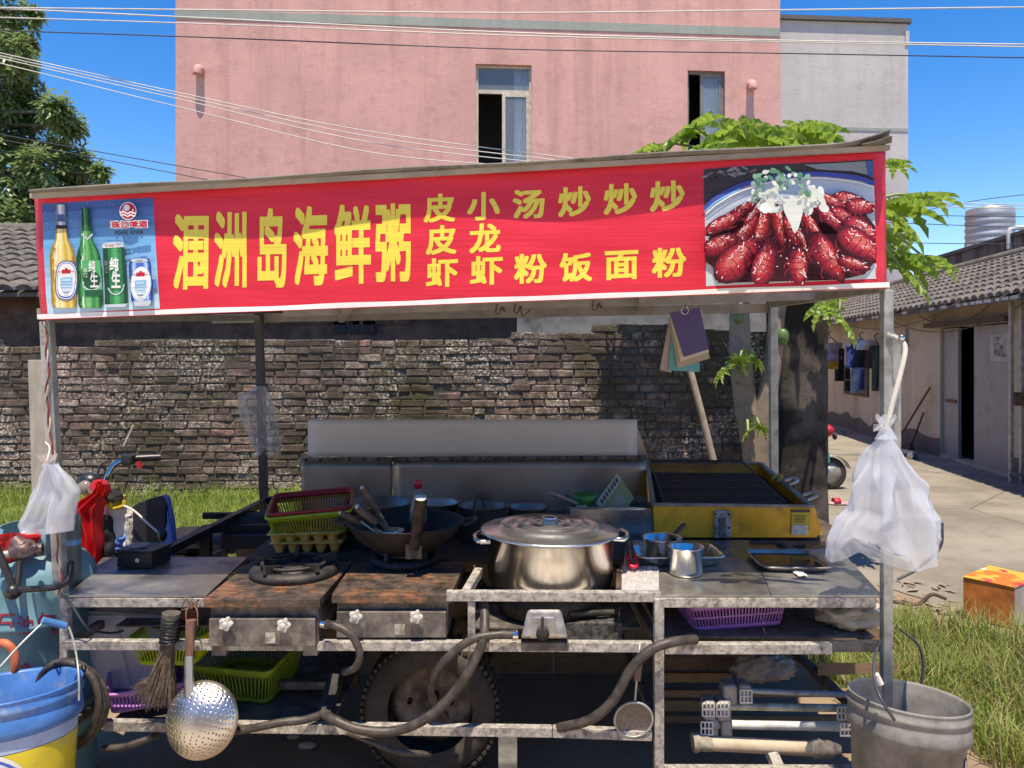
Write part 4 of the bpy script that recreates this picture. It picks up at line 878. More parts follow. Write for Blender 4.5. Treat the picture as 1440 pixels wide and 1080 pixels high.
for k in range(24):
    p_ = P(430 + k * 20.4, 646.5 - k * .13, SY - .035) - st.location
    if rv is None: rv = MB().ball(st.location, .008, 8, 5).build('rivet', M['iron'], st); rv.location = p_
    else: o = rv.copy(); COL.objects.link(o); o.location = p_
MB().prism([P(896, 600, SY), P(912, 645, SY), P(896, 645, SY)], (0, .01, 0)).build('screen_bracket', M['splash'], st)
for k in range(7): MB().box((-1.22 + k * .41, 3.965, .37), (.40, .018, .72 + .02 * (k % 3))).build('back_board', M['wood'], st)
# wheel under the cart
wc = Vector((XW(607, 3.02), 3.02, .27)); Rm = Matrix.Rotation(pi / 2, 3, 'X')
wh = MB(); tp = [(.165, -.06), (.2, -.075), (.245, -.07), (.262, -.045), (.266, 0), (.262, .045), (.245, .07), (.2, .075), (.165, .06)]
wh.lathe(tp, wc, 48, R=Rm)
for k in range(60):
    a = 2 * pi * k / 60
    for s2 in (-1, 1): wh.box(wc + Vector((cos(a + s2 * .02) * .262, s2 * .042, sin(a + s2 * .02) * .262)), (.012, .06, .016), (0, -a, 0))
wo = wh.build('wheel', M['tyre'], st)
rm = MB().lathe([(.168, -.066), (.172, -.05), (.14, -.035), (.125, -.045), (.06, -.05), (.05, -.075), (.001, -.078)], wc, 40, R=Rm); rm.build('rim', mt('rusty_grey_rim', (.24, .20, .165), .75, .4, .5, 16, .5, 70, dirt=.5), wo)
for k in range(5): a = 2 * pi * k / 5 + .3; MB().lathe([(.001, -.02), (.011, -.02), (.011, 0)], wc + Vector((cos(a) * .085, -.045, sin(a) * .085)), 6, R=Rm).build('wheel_nut', M['iron'], wo)
o2 = copy_tree(wo, st); o2.location = Vector((0, .95, 0))
MB().tube([wc + Vector((0, 0, 0)), wc + Vector((0, .95, 0))], .025, 10).build('axle', M['black_steel'], st)
MB().bar(wc + Vector((.3, -.14, -.02)), wc + Vector((.3, -.14, -.22)), .07, .012, up=(0, 1, 0)).build('mudguard_stay', M['galv'], st)
MB().bar(P(473, 950, 2.85), P(455, 1010, 2.74), .05, .03).build('trailer_leg', M['black_steel'], st)
MB().bar(P(395, 962, 2.95), P(480, 962, 2.95), .03, .03).build('trailer_leg', M['grime_steel'], st)
# ------------------------------------------------------------------ things on the counter
def stove(label, fx0, fx1, fy, bx0, bx1, by, ztop, knobs, face_y):
    Yf = YG(fy, ztop); Yb = YG(by, ztop); t = thing('gas_stove', label, 'stove', (XW((fx0 + fx1) / 2, Yf), Yf, .63), 'gas stoves on the counter')
    q = [(XW(fx0, Yf), Yf), (XW(fx1, Yf), Yf), (XW(bx1, Yb), Yb), (XW(bx0, Yb), Yb)]
    MB().hexa([(x, y, ztop - .032) for x, y in q], [(x, y, ztop) for x, y in q]).build('top_plate', M['rust_top'], t, bevel=.003)
    xa, xb = q[0][0] + .012, q[1][0] - .012; zlo = ZW(face_y[1], Yf + .03); zhi = ztop - .034
    MB().box(((xa + xb) / 2, (Yf + .03 + Yb) / 2, (zlo + zhi) / 2), (xb - xa, Yb - Yf - .03, zhi - zlo)).build('body', M['grime_steel'], t, bevel=.004)
    zs = ZW(face_y[0], Yf + .02); MB().box(((xa + xb) / 2, Yf + .016, (zs + zlo) / 2), (xb - xa - .01, .026, zs - zlo)).build('control_panel', M['grime_steel'], t, bevel=.003)
    for kx, ky in knobs:
        c = P(kx, ky, Yf - .02); k = MB(); pr = []
        for i in range(20): a = 2 * pi * i / 20; r = .0205 + .0045 * cos(5 * a); pr.append((r * cos(a), r * sin(a)))
        k.prism([c + Vector((x, -.012, z)) for x, z in pr], (0, .02, 0)); k.lathe([(.001, -.006), (.008, -.006), (.009, 0)], c + Vector((0, -.012, 0)), 12, R=Matrix.Rotation(-pi / 2, 3, 'X')); k.tube([c, c + Vector((0, .03, 0))], .008, 8)
        k.build('knob', mt('dirty_white_knob', (.50, .50, .46), .5, dirt=.12, dsc=60), t, bevel=.002)
    for x in (xa + .03, xb - .03): MB().box((x, Yf + .05, zlo - .02), (.05, .04, .045)).build('foot', M['grime_steel'], t)
    MB().box(((xa + xb) / 2 + .03, Yf + .001, zlo + .03), (.035, .004, .035)).build('rating_plate', M['galv_worn'], t)
    return t, Yf, Yb
sA, a0, a1 = stove('rusty gas stove with empty burner ring beside the left steel counter', 286, 450, 842, 354, 497, 789, .80, ((318, 877), (399, 879)), (868, 905))
sB, b0, b1 = stove('rusty gas stove carrying the blackened wok in the middle', 466, 634, 836, 497, 655, 790, .80, ((500, 867), (585, 867)), (858, 893))
def burner(c, r, t, prong=True):
    MB().lathe([(r * .62, .0), (r, 0), (r * 1.02, .018), (r * .93, .034), (r * .7, .03), (r * .6, .012)], c, 40).build('burner_ring', M['iron'], t)
    MB().lathe([(.001, .03), (r * .25, .032), (r * .3, .01), (r * .55, .004)], c, 28).build('burner_head', M['iron'], t)
    for k in range(5):
        a = 2 * pi * k / 5 + .5; d = Vector((cos(a), sin(a), 0)); MB().bar(c + d * r * .45 + Vector((0, 0, .034)), c + d * r * .98 + Vector((0, 0, .052)), .016, .03).build('pot_support', M['iron'], t)
    if prong: MB().tube([c + Vector((cos(i * pi / 15) * r * .72, sin(i * pi / 15) * r * .72, .045)) for i in range(30)], .007, 7, closed=True).build('support_ring', M['iron'], t)
burner(Vector((XW(414, 2.96), 2.96, .80)), .165, sA)
burner(Vector((XW(569, 3.12), 3.12, .80)), .135, sB)
# wok
wkc = Vector((XW(571, 3.14), 3.14, .828)); wk = thing('wok', 'blackened iron wok holding utensils on the middle stove', 'wok', wkc)
Rw = .236; pr = [(max(.001, Rw * sin(t * 1.22 / 14) / sin(1.22)), .135 * (1 - cos(t * 1.22 / 14)) / (1 - cos(1.22))) for t in range(15)]
MB().lathe(pr + [(Rw + .004, .139), (Rw - .004, .139)] + [(r * .98, z + .004) for r, z in reversed(pr)], wkc, 48).build('bowl', mt('sooty_brown_iron', (.020, .015, .0125), .7, 0, .4, 14, .3, 80), wk)
hd = MB().tube([P(582, 772, 2.895), P(586, 745, 2.885), P(592, 703, 2.88)], [.019, .021, .024], 14); hd.build('handle', mt('charred_wooden_handle', (.028, .018, .013), .8, var=.5, scale=30, spec=.12), wk)
MB().lathe([(.001, 0), (.021, 0), (.021, .004), (.001, .004)], P(592, 700.5, 2.878), 18, R=Matrix.Rotation(radians(25), 3, 'X')).build('handle_cap', mt('white_cap', (.6, .58, .54), .6), wk)
MB().box(P(582, 776, 2.90), (.06, .02, .05)).build('socket', M['iron'], wk)
for s2 in (-1, 1):
    MB().tube(spline([wkc + Vector((s2 * Rw, -.05, .13)), wkc + Vector((s2 * (Rw + .045), -.03, .14)), wkc + Vector((s2 * (Rw + .045), .03, .14)), wkc + Vector((s2 * Rw, .05, .13))], 4), .008, 8).build('ear', M['iron'], wk)
def utensil(name, top, mid, low, label, rh=.0155, head=None):
    t = thing(name, label, name.split('_')[-1], low)
    MB().tube([top, mid], [rh, rh * .85], 12).build('handle', mt('grey_brown_wood_handle', (.085, .062, .048), .7, var=.35, scale=30, spec=.2), t)
    d = (top - mid).normalized(); MB().ball(top, rh * .7, 10, 6, sc=(1, 1, 1)).build('end_cap', M['galv'], t)
    MB().tube([mid, low], [rh * .72, rh * .5], 10).build('shaft', M['steel'], t)
    if head: MB().lathe([(.001, 0), (head * .6, .012), (head, .04), (head * .95, .04), (head * .55, .016), (.001, .004)], low - Vector((0, 0, .02)), 20).build('scoop', M['steel'], t)
utensil('wok_ladle', P(510, 686, 3.02), P(532, 722, 3.05), P(551, 752, 3.1), 'tallest of the three wood-handled utensils leaning in the wok', .0145, .05)
utensil('wok_spatula', P(503, 713, 2.98), P(530, 736, 3.0), P(548, 752, 3.06), 'thick wood-handled spatula, middle of the three in the wok', .018, .045)
utensil('slotted_spoon', P(479, 721, 3.0), P(505, 734, 3.02), P(531, 752, 3.07), 'lowest wood-handled spoon, leftmost of the three in the wok', .013, .04)
# sauce bottle
bc = Vector((XW(588, 3.32), 3.32, .787)); bt = thing('sauce_bottle', 'clear sauce bottle with a red cap behind the wok', 'bottle', bc)
zt2 = ZW(687, 3.32) - bc.z
N = NT('clear_brown_plastic'); N.set(Base_Color=(.28, .24, .22), Roughness=.12); N.b.inputs['Alpha'].default_value = .75; M['pet'] = N.mat
MB().lathe([(.001, 0), (.038, 0), (.04, .02), (.04, zt2 * .55), (.036, zt2 * .7), (.018, zt2 * .9), (.015, zt2), (.001, zt2)], bc, 26).build('bottle_body', M['pet'], bt)
MB().lathe([(.001, .038), (.014, .038), (.0175, .034), (.0175, 0), (.001, 0)], bc + Vector((0, 0, zt2 + .001)), 20).build('cap', mt('red_plastic', (.40, .01, .03), .35), bt)
MB().lathe([(.0408, .06), (.0408, .14)], bc, 26).build('label', mt('red_paper_label', (.32, .02, .03), .5, var=.5, scale=20), bt)
MB().lathe([(.0412, .05), (.0412, .09)], bc, 20, a0=-1.2, a1=-.3).build('check_patch', mt('checked_patch', (.35, .36, .35), .5, var=.9, scale=90), bt)
# stock pot with lid
pc = Vector((XW(774, 2.99), 2.99, .752)); sp_ = thing('stock_pot', 'large shiny steel stock pot with lid at the centre of the counter', 'pot', pc); R_ = .243; hz_ = .208
MB().lathe([(.001, 0), (R_ * .90, 0), (R_ * .965, .01), (R_ * .99, .03), (R_, .055), (R_, hz_ - .012), (R_ + .01, hz_ - .006), (R_ + .012, hz_), (R_ - .004, hz_)], pc, 64).build('pot_body', mt('warm_polished_steel', (.70, .66, .60), .2, 1, .12, 3, .05, 40, rv=.14, stretch=(1, 1, .15)), sp_)
Rl = Matrix.Rotation(radians(1.2), 3, 'Y'); lz = pc + Vector((-.004, 0, hz_ + .002)); lp_ = [(.001, 0.0374), (.03, 0.0360), (.034, 0.0302), (.075, 0.0295), (.08, 0.0346), (.085, 0.0346), (.09, 0.0302), (.125, 0.0259), (.13, 0.0310), (.135, 0.0310), (.14, 0.0245), (.18, 0.0187), (.186, 0.0245), (.192, 0.0238), (.197, 0.0173), (.235, 0.0086), (.262, 0.0043), (.27, 0.0000), (.268, -0.0043), (.25, -0.0029)]
ld = MB().lathe(lp_, lz, 64, R=Rl).build('lid', mt('scuffed_lid_steel', (.58, .62, .65), .26, .95, .15, 4, .06, 50, rv=.14), sp_); MB().lathe([(.001, .056), (.028, .054), (.034, .046), (.02, .04), (.015, .03)], lz, 24, R=Rl).build('lid_knob', M['steel_clean'], ld)
for px_, sgn in ((668, -1), (873, 1)):
    c0 = Vector((pc.x + sgn * R_, pc.y - .03, ZW(757, 2.95) + (.01 if sgn > 0 else 0)))
    MB().tube(spline([c0 + Vector((-sgn * .012, -.065, .0)), c0 + Vector((sgn * .035, -.06, .0)), c0 + Vector((sgn * .05, 0, .006)), c0 + Vector((sgn * .035, .06, .004)), c0 + Vector((-sgn * .012, .065, 0))], 5), .0095, 10).build('handle', M['steel_clean'], sp_)
st_ring = thing('pot_burner', 'dark round gas burner under the large stock pot', 'burner', pc - Vector((0, 0, .09))); MB().lathe([(.17, 0), (.2, 0), (.2, .088), (.17, .088)], pc - Vector((0, 0, .09)), 40).build('burner_drum', M['iron'], st_ring)
# open pots behind
def open_pot(px, py, rx_px, Y, h, label, mat, lid=False, zb_=.787, name='cooking_pot'):
    z = ZW(py, Y); r = rx_px * Y / F; c = Vector((XW(px, Y), Y, zb_)); h = z - zb_; t = thing(name, label, 'pot', c, None)
    MB().lathe([(.001, 0), (r * .9, 0), (r * .97, .015), (r * .98, h - .004), (r * 1.03, h), (r * 1.02, h + .003), (r * .95, h - .002), (r * .93, .012), (.001, .008)], c, 44).build('pot_body', mat, t)
    return t, c, r, h
dkst = mt('dull_dark_steel', (.26, .25, .24), .35, .9, .3, 6, .05, 60, dirt=.3)
t, c, r, h = open_pot(533, 706, 45, 3.5, .2, 'wide dark steel pot behind the wok utensils', dkst)
t, c, r, h = open_pot(616, 706, 30, 3.62, .2, 'narrow steel pot behind the red-capped bottle', M['steel'])
t, c, r, h = open_pot(679, 710, 34, 3.55, .2, 'steel pot with a dark ladle between bottle and stock pot', dkst)
ldl = thing('soup_ladle', 'dark ladle with wooden knob resting in the steel pot', 'ladle', P(676, 715, 3.5)); MB().tube(spline([P(688, 735, 3.46), P(682, 715, 3.47), P(676, 700, 3.49), P(668, 707, 3.45), P(667, 735, 3.44)], 5), .006, 8).build('rod', M['iron'], ldl); MB().ball(P(677, 697, 3.52), .03, 16, 8, sc=(1, 1, .55)).build('knob', M['wood_dark'], ldl)
t, c, r, h = open_pot(742, 712, 28, 3.6, .2, 'steel pot just left behind the stock pot lid', dkst)
# baskets
def basket(name, label, c, L, W, H, mat, Rm=None, tap=.84, rows=1, group=None, mat_in=None, sl=.011, lip=.011):
    c = Vector(c); Rm = Rm or Matrix.Identity(3); t = thing(name, label, 'basket', c, group); T = lambda x, y, z: c + Rm @ Vector((x, y, z))
    def rr(l, w_, rad=.03, n=5):
        o = []
        for sx, sy, a0 in ((1, 1, 0), (-1, 1, pi / 2), (-1, -1, pi), (1, -1, 3 * pi / 2)):
            for k in range(n): a = a0 + pi / 2 * k / (n - 1); o.append((sx * (l / 2 - rad) + rad * cos(a), sy * (w_ / 2 - rad) + rad * sin(a)))
        return o
    top, bot = rr(L, W), rr(L * tap, W * tap)
    MB().tube([T(x, y, H) for x, y in top], lip * .62, 8, closed=True).build('rim', mat, t)
    b = MB(); o1 = rr(L * .985, W * .985); z1, z0 = H * .99, H * .80; ring = lambda o, z: [T(x, y, z) for x, y in o]
    def loop(oa, za, ob, zb_): n = len(oa); b.add(ring(oa, za) + ring(ob, zb_), [(i, (i + 1) % n, (i + 1) % n + n, i + n) for i in range(n)], 0, True)
    lerp = lambda k: [(x0 + (x1 - x0) * k, y0 + (y1 - y0) * k) for (x0, y0), (x1, y1) in zip(bot, o1)]
    loop(lerp(.80), H * .80, o1, H * .99); loop(lerp(0), 0, lerp(.16), H * .16); b.add(ring(bot, .002), [tuple(range(len(bot)))])
    if rows == 2: loop(lerp(.46), H * .46, lerp(.53), H * .53)
    b.build('shell', mat, t, solid=.003)
    s_ = MB(); bo, to = lerp(.15), lerp(.81); n = len(bo); per = []
    for i in range(n):
        (xa, ya), (xb, yb) = bo[i], bo[(i + 1) % n]; (ua, va), (ub, vb) = to[i], to[(i + 1) % n]; d = sqrt((xa - xb) ** 2 + (ya - yb) ** 2); m = max(1, int(d / sl))
        for k in range(m): f = (k + .5) / m; s_.bar(T(xa + (xb - xa) * f, ya + (yb - ya) * f, H * .15), T(ua + (ub - ua) * f, va + (vb - va) * f, H * .81), .0045, .003)
    stuff(s_.build('slats', mat, t)); return t
pl = lambda n, c: mt(n, c, .45, 0, .12, 8, .03, dirt=.08, dcol=(.05, .04, .03), dsc=20)
lime, redp, violet = pl('lime_plastic', (.33, .46, .02)), pl('red_basket_plastic', (.36, .02, .025)), pl('violet_plastic', (.40, .17, .50))
Rb = Matrix.Rotation(radians(-2), 3, 'Y') @ Matrix.Rotation(radians(9), 3, 'X') @ Matrix.Rotation(radians(10), 3, 'Z')
basket('plastic_basket', 'lime green basket on the yellow egg trays', P(440, 741, 3.44), .36, .28, .105, lime, Rb)
basket('plastic_basket', 'red basket nested inside the lime green basket', P(441, 738, 3.44), .35, .27, .112, redp, Rb, .86)
# egg trays
def egg_tray(c, label, rot):
    c = Vector(c); Rm = Matrix.Rotation(rot, 3, 'Z'); t = thing('egg_tray', label, 'egg tray', c, 'stacked egg trays'); hgt = .046
    MB().grid(lambda u, v: c + Rm @ Vector(((u - .5) * .305, (v - .5) * .275, hgt + .004 * sin(u * 2 * pi * 5) * sin(v * 2 * pi * 4))), 30, 24).build('rim_sheet', M['egg'], t, solid=.004)
    cup = None
    for i in range(5):
        for j in range(4):
            p = Rm @ Vector(((i - 2) * .059, (j - 1.5) * .066, 0))
            if cup is None:
                cup = MB().lathe([(.006, 0), (.0145, .001), (.0175, .008), (.0265, .036), (.0295, hgt)], c, 10).build('cup', M['egg'], t); cup.location = p; continue
            o = cup.copy(); COL.objects.link(o); o.location = p
M['egg'] = mt('yellow_pulp_carton', (.92, .48, .11), .9, 0, .15, 15, .2)
e0 = Vector((XW(437, 3.40), 3.42, .79)); egg_tray(e0, 'lower yellow pulp egg tray of the stack left of the wok', .06); egg_tray(e0 + Vector((-.02, 0, .04)), 'upper yellow pulp egg tray directly under the lime basket', .14)
# rectangular steel bin with a card and green bowl
b0_ = Vector((XW(858, 3.62), 3.72, .792)); bw, bh = 117 * 3.6 / F, ZW(712, 3.6) - .792
bn_ = thing('steel_bin', 'rectangular steel food bin between stock pot and yellow grill', 'container', b0_)
q = MB(); W2, D2 = bw / 2, .17
for (xa, ya, xb, yb) in ((-W2, -D2, W2, -D2), (W2, -D2, W2, D2), (W2, D2, -W2, D2), (-W2, D2, -W2, -D2)): q.add([b0_ + Vector((xa * .96, ya * .96, 0)), b0_ + Vector((xb * .96, yb * .96, 0)), b0_ + Vector((xb, yb, bh)), b0_ + Vector((xa, ya, bh))], [(0, 1, 2, 3)])
q.add([b0_ + Vector((x * .96, y * .96, .002)) for x, y in ((-W2, -D2), (W2, -D2), (W2, D2), (-W2, D2))], [(0, 1, 2, 3)]); q.build('bin_body', M['steel'], bn_, solid=.003, weld=True)
MB().tube([b0_ + Vector((x, y, bh)) for x, y in ((-W2, -D2), (W2, -D2), (W2, D2), (-W2, D2))], .006, 8, closed=True).build('rim', M['steel'], bn_)
q = thing('payment_card', 'tilted green and white card standing in the steel bin', 'card', P(862, 705, 3.6)); cu, cv = (P(868, 664, 3.62) - P(838, 706, 3.6)), (P(892, 700, 3.6) - P(868, 664, 3.62))
c00 = P(838, 706, 3.6); cf = lambda u, v, o=0.: c00 + cu * u + cv * v + Vector((0, -o, 0))
MB().prism([cf(0, 0), cf(1, 0), cf(1, 1), cf(0, 1)], (0, .004, 0)).build('card', mt('green_print_card', (.17, .25, .11), .5), q)
MB().add([cf(.0, .02, .0012), cf(.99, .02, .0012), cf(.99, .28, .0012), cf(.0, .28, .0012)], [(0, 1, 2, 3)]).build('white_band', mt('white_print', (.32, .34, .32), .5), q)
MB().add([cf(.25, .45, .0012), cf(.72, .45, .0012), cf(.72, .88, .0012), cf(.25, .88, .0012)], [(0, 1, 2, 3)]).build('blank_square', mt('pale_print', (.24, .27, .21), .5), q)
k_ = MB()
for i in range(7): u = .12 + i * .115; k_.add([cf(u, .08, .0024), cf(u + .085, .08, .0024), cf(u + .085, .22, .0024), cf(u, .22, .0024)], [(0, 1, 2, 3)])
k_.build('print_line', mt('dark_print', (.04, .045, .045), .5), q)
q = thing('green_bowl', 'small green bowl sitting in the steel bin beside the card', 'bowl', P(822, 708, 3.65)); MB().lathe([(.03, 0), (.055, .03), (.065, .06), (.062, .06), (.05, .03), (.001, .006)], P(822, 712, 3.66), 26).build('bowl_body', mt('green_plastic', (.04, .22, .05), .4), q)
q = thing('long_spoon', 'long spoon with a grey handle resting on the steel bin', 'spoon', P(815, 710, 3.6)); MB().tube([P(771, 692, 3.52), P(812, 708, 3.6)], .0085, 8).build('handle', M['wood_grey'], q); MB().ball(P(818, 711, 3.62), .03, 12, 6, sc=(1, .8, .3)).build('bowl', M['steel'], q)
# yellow grill
gY = 3.53; yl = mt('yellow_enamel', (.90, .42, .02), .42, 0, .14, 6, .05, 60, dirt=.32, dcol=(.16, .09, .03), dsc=7)
fl, fr_ = XW(921, gY), XW(1148, gY); gt = thing('barbecue_grill', 'yellow steel charcoal grill with wire grate at right of the counter', 'grill', ((fl + fr_) / 2, gY, .805))
A = [Vector((fl, gY, .806)), Vector((fr_, gY, .806)), Vector((fr_ - .02, 4.14, .806)), Vector((fl + .08, 4.14, .806))]
T_ = [Vector((fl - .006, gY, .952)), Vector((fr_ - .02, gY, .944)), Vector((fr_ - .06, 4.14, 1.055)), Vector((fl + .07, 4.14, 1.065))]
q = MB()
for i in range(4): j = (i + 1) % 4; q.add([A[i], A[j], T_[j], T_[i]], [(0, 1, 2, 3)])
q.add(A, [(0, 1, 2, 3)]); q.build('body', yl, gt, solid=.006, weld=True)
ins = [p + (Vector(((fl + fr_) / 2 + .03, 3.83, p.z)) - p) * .05 for p in T_]
MB().add([p - Vector((0, 0, .05)) for p in ins], [(0, 1, 2, 3)]).build('charcoal_bed', mt('ash_black', (.02, .018, .017), .95, bump=.5), gt)
for i in range(4): j = (i + 1) % 4; MB().bar(T_[i] + Vector((0, 0, .004)), T_[j] + Vector((0, 0, .004)), .02, .012).build('top_edge', mt('ashy_edge', (.30, .26, .20), .8, dirt=.4), gt)
gl, gr = Vector((XW(934, 3.56), 3.56, 0)), Vector((XW(1105, 3.56), 3.56, 0)); hl, hr = Vector((XW(914, 4.12), 4.12, 0)), Vector((XW(1043, 4.12), 4.12, 0))
zf, zk = ZW(707, 3.56) , ZW(648, 4.12); gp = lambda u, v: (gl.lerp(gr, u)).lerp(hl.lerp(hr, u), v) + Vector((0, 0, zf + (zk - zf) * v))
fr2 = MB()
for a, b in ((gp(0, 0), gp(1, 0)), (gp(0, 1), gp(1, 1)), (gp(0, 0), gp(0, 1)), (gp(1, 0), gp(1, 1)), (gp(0, .33), gp(1, .33)), (gp(0, .66), gp(1, .66))): fr2.tube([a, b], .005, 6)
fr2.build('grate_frame', M['iron'], gt); gs = MB(); wm = mt('sooty_wire', (.10, .085, .075), .5, .6)
for k in range(1, 46): gs.tube([gp(k / 46, 0), gp(k / 46, 1)], .0016, 5, cap=False)
for k in range(1, 6): gs.tube([gp(0, k / 6), gp(1, k / 6)], .0016, 5, cap=False)
stuff(gs.build('grate_wires', wm, gt))
hb = MB().box(P(1016, 737, gY - .012), (.075, .012, .125)); hb.build('draft_slide', mt('worn_white_metal', (.42, .39, .36), .6, .2, .3, 30, .3, dirt=.45, dcol=(.05, .03, .02), dsc=40), gt, bevel=.002)
MB().box(P(1016, 742, gY - .022), (.03, .012, .09)).build('slide_bar', M['grime_steel'], gt)
for dx, dy in ((-9, -20), (9, -20), (-9, 8), (9, 8)): MB().ball(P(1016 + dx, 737 + dy * .7, gY - .02), .005, 8, 5).build('rivet', M['iron'], gt)
lb = MB().box(P(1126, 731, gY - .006), (.085, .003, .10)); lb.build('warning_label', mt('yellow_label', (.55, .42, .03), .5), gt)
MB().box(P(1126, 718.5, gY - .009), (.085, .003, .012)).build('label_strip', M['black_plastic'], gt); MB().box(P(1124.5, 745, gY - .009), (.075, .003, .045)).build('label_panel', mt('pale_label', (.5, .52, .46), .5, var=.3, scale=40), gt)
for k in range(4): MB().box(P(1124.5, 725 + k * 2.8, gY - .009), (.06 - k * .006, .003, .002)).build('label_line', M['wood_dark'], gt)
sd_ = MB().hexa([(fr_ + .001, gY + .005, .81), (fr_ + .03, gY + .01, .815), (fr_ + .0, 4.1, .81), (fr_ - .018, 4.1, .81)], [(fr_ - .018, gY + .005, .95), (fr_ + .005, gY + .02, .93), (fr_ - .03, 4.1, 1.03), (fr_ - .056, 4.1, 1.05)]); sd_.build('side_panel', yl, gt)
for v in (.12, .45): p_ = T_[1].lerp(T_[2], v); MB().tube(spline([p_ + Vector((.0, -.03, .01)), p_ + Vector((.045, -.025, .03)), p_ + Vector((.045, .03, .035)), p_ + Vector((0, .035, .02))], 4), .008, 8).build('side_handle', M['galv'], gt)
MB().tube(spline([P(1085, 676, 3.9), P(1092, 668, 3.88), P(1100, 670, 3.86), P(1094, 677, 3.87)], 4), .006, 7).build('latch_loop', mt('brass_yellow', (.5, .42, .08), .4), gt)
# trays and saucepans at right
def tray(name, label, c, L, W, H, mat, rot=0, tap=.86):
    c = Vector(c); Rm = Matrix.Rotation(rot, 3, 'Z'); prof = [(tap * .98, 0), (tap, .004), (1 - (1 - tap) * .2, H - .006), (1, H), (1.05, H), (1.055, H - .004)]; v = []; n = 32; f = []
    for s_, z in prof:
        for k in range(n): a = 2 * pi * (k + .5) / n; cx, sy = cos(a), sin(a); e = .28; v.append(c + Rm @ Vector((math.copysign(abs(cx) ** e, cx) * L / 2 * s_, math.copysign(abs(sy) ** e, sy) * (W / 2 - (1 - s_) * L / 2), z)))
    for i in range(len(prof) - 1):
        for k in range(n): f.append((i * n + k, i * n + (k + 1) % n, (i + 1) * n + (k + 1) % n, (i + 1) * n + k))
    f.append(tuple(range(n))[::-1]); t = thing(name, label, 'tray', c); MB().add(v, f, 0, True).build('tray_body', mat, t, solid=.0025); return t
tray('roasting_tray', 'shallow steel tray under the two small saucepans', (XW(952, 3.12), 3.14, .803), .34, .22, .042, M['steel_clean'], .02)
tb = tray('baking_tray', 'dark wet baking tray at the right end of the counter', (XW(1107, 3.1), 3.10, .803), .265, .27, .02, M['steel_counter'], -.05, .92)
MB().box((XW(1107, 3.1), 3.10, .811), (.225, .23, .003), (0, 0, -.05)).build('dark_water', mt('dirty_water', (.03, .022, .02), .06, 0, .3, 12, .02), tb)
tc1 = Vector((XW(931, 3.12), 3.12, .812)); t = thing('saucepan', 'wide low saucepan with a dark handle on the steel tray', 'saucepan', tc1); r, h = .078, .088
MB().lathe([(.001, 0), (r * .95, 0), (r, .008), (r, h), (r * 1.05, h + .003), (r * .97, h), (r * .95, .01), (.001, .006)], tc1, 40).build('pan_body', M['steel_clean'], t); MB().bar(tc1 + Vector((r * .6, r * .6, h - .012)), tc1 + Vector((r * .6 + .075, r + .06, h + .025)), .018, .012).build('handle', M['wood_dark'], t, bevel=.003)
tc2 = Vector((XW(966, 2.93), 2.95, .802)); t = thing('milk_pan', 'small straight polished pot in front of the steel tray', 'saucepan', tc2); r, h = .064, .104
MB().lathe([(.001, 0), (r * .94, 0), (r * .985, .006), (r, .02), (r, h - .004), (r * 1.09, h), (r * 1.08, h + .003), (r * .97, h - .002), (r * .95, .01), (.001, .006)], tc2, 40).build('pan_body', M['steel_clean'], t)
q = MB().grid(lambda u, v: Vector((XW(874 + 52 * u, 2.72 + .33 * v) , 2.715 + .33 * v, .806 + .005 * noise.noise(Vector((u * 9, v * 11, 1))) + .004 * noise.noise(Vector((u * 23, v * 21, 4))))), 40, 50, sm=False)
one(q, 'foil_sheet', mt('crumpled_foil', (.72, .71, .70), .3, .45, .05, 20, .3, 60), 'crumpled aluminium foil sheet beside the stock pot', 'foil', (XW(900, 2.8), 2.85, .80))
MB()  # tongs
q = thing('kitchen_tongs', 'black tongs with red tips lying on the foil', 'tongs', P(888, 795, 2.95))
for s2 in (-1, 1): MB().tube([P(884 + s2 * 3, 757, 3.2) , P(887 + s2 * 4, 783, 3.05)], .007, 7).build('arm', M['black_plastic'], q)
MB().tube([P(883, 781, 3.04), P(885, 795, 2.98), P(891, 798, 2.95), P(896, 795, 2.98), P(893, 782, 3.04)], .0085, 8).build('red_tip', mt('bright_red_plastic', (.62, .01, .04), .35), q)
q = thing('wood_block', 'small charred wooden board between stock pot and foil', 'board', P(868, 815, 2.8)); MB().hexa([Vector((XW(x, y), y, .80)) for x, y in ((866, 2.74), (873, 2.74), (874, 3.0), (867, 3.0))], [Vector((XW(x, y), y, .812)) for x, y in ((866, 2.74), (873, 2.74), (874, 3.0), (867, 3.0))]).build('board', M['rust'], q)
# black cash box on the left counter
k0 = Vector((XW(198, 3.06), 3.09, .802)); q = thing('cash_box', 'small black box with a round white sticker on the left counter', 'box', k0); Rk = Matrix.Rotation(radians(-9), 3, 'Z')
MB().box(k0 + Vector((0, 0, .031)), (.15, .13, .062), Rk).build('box_body', M['black_plastic'], q, bevel=.004); MB().box(k0 + Vector((0, 0, .066)), (.157, .137, .008), Rk).build('lid', M['black_plastic'], q, bevel=.002)
MB().lathe([(.001, 0), (.0085, 0), (.0085, .002), (.001, .002)], k0 + Rk @ Vector((.015, -.0665, .032)), 14, R=Matrix.Rotation(pi / 2, 3, 'X')).build('sticker', M['white_plastic'], q)
MB().box(k0 + Vector((-.02, 0, .073)), (.07, .08, .006), (0, 0, .3)).build('crumpled_wrap', mt('grey_wrap', (.10, .10, .11), .3), q)
# rag on the right counter
one(MB().grid(lambda u, v: Vector((XW(1118 + 14 * u, 2.93), 2.9 + .07 * v, .806 + .012 * abs(noise.noise(Vector((u * 5, v * 5, 2)))))), 14, 14), 'paper_scrap', M['white_plastic'], 'white paper scrap in front of the baking tray', 'paper', (XW(1124, 2.93), 2.93, .80))
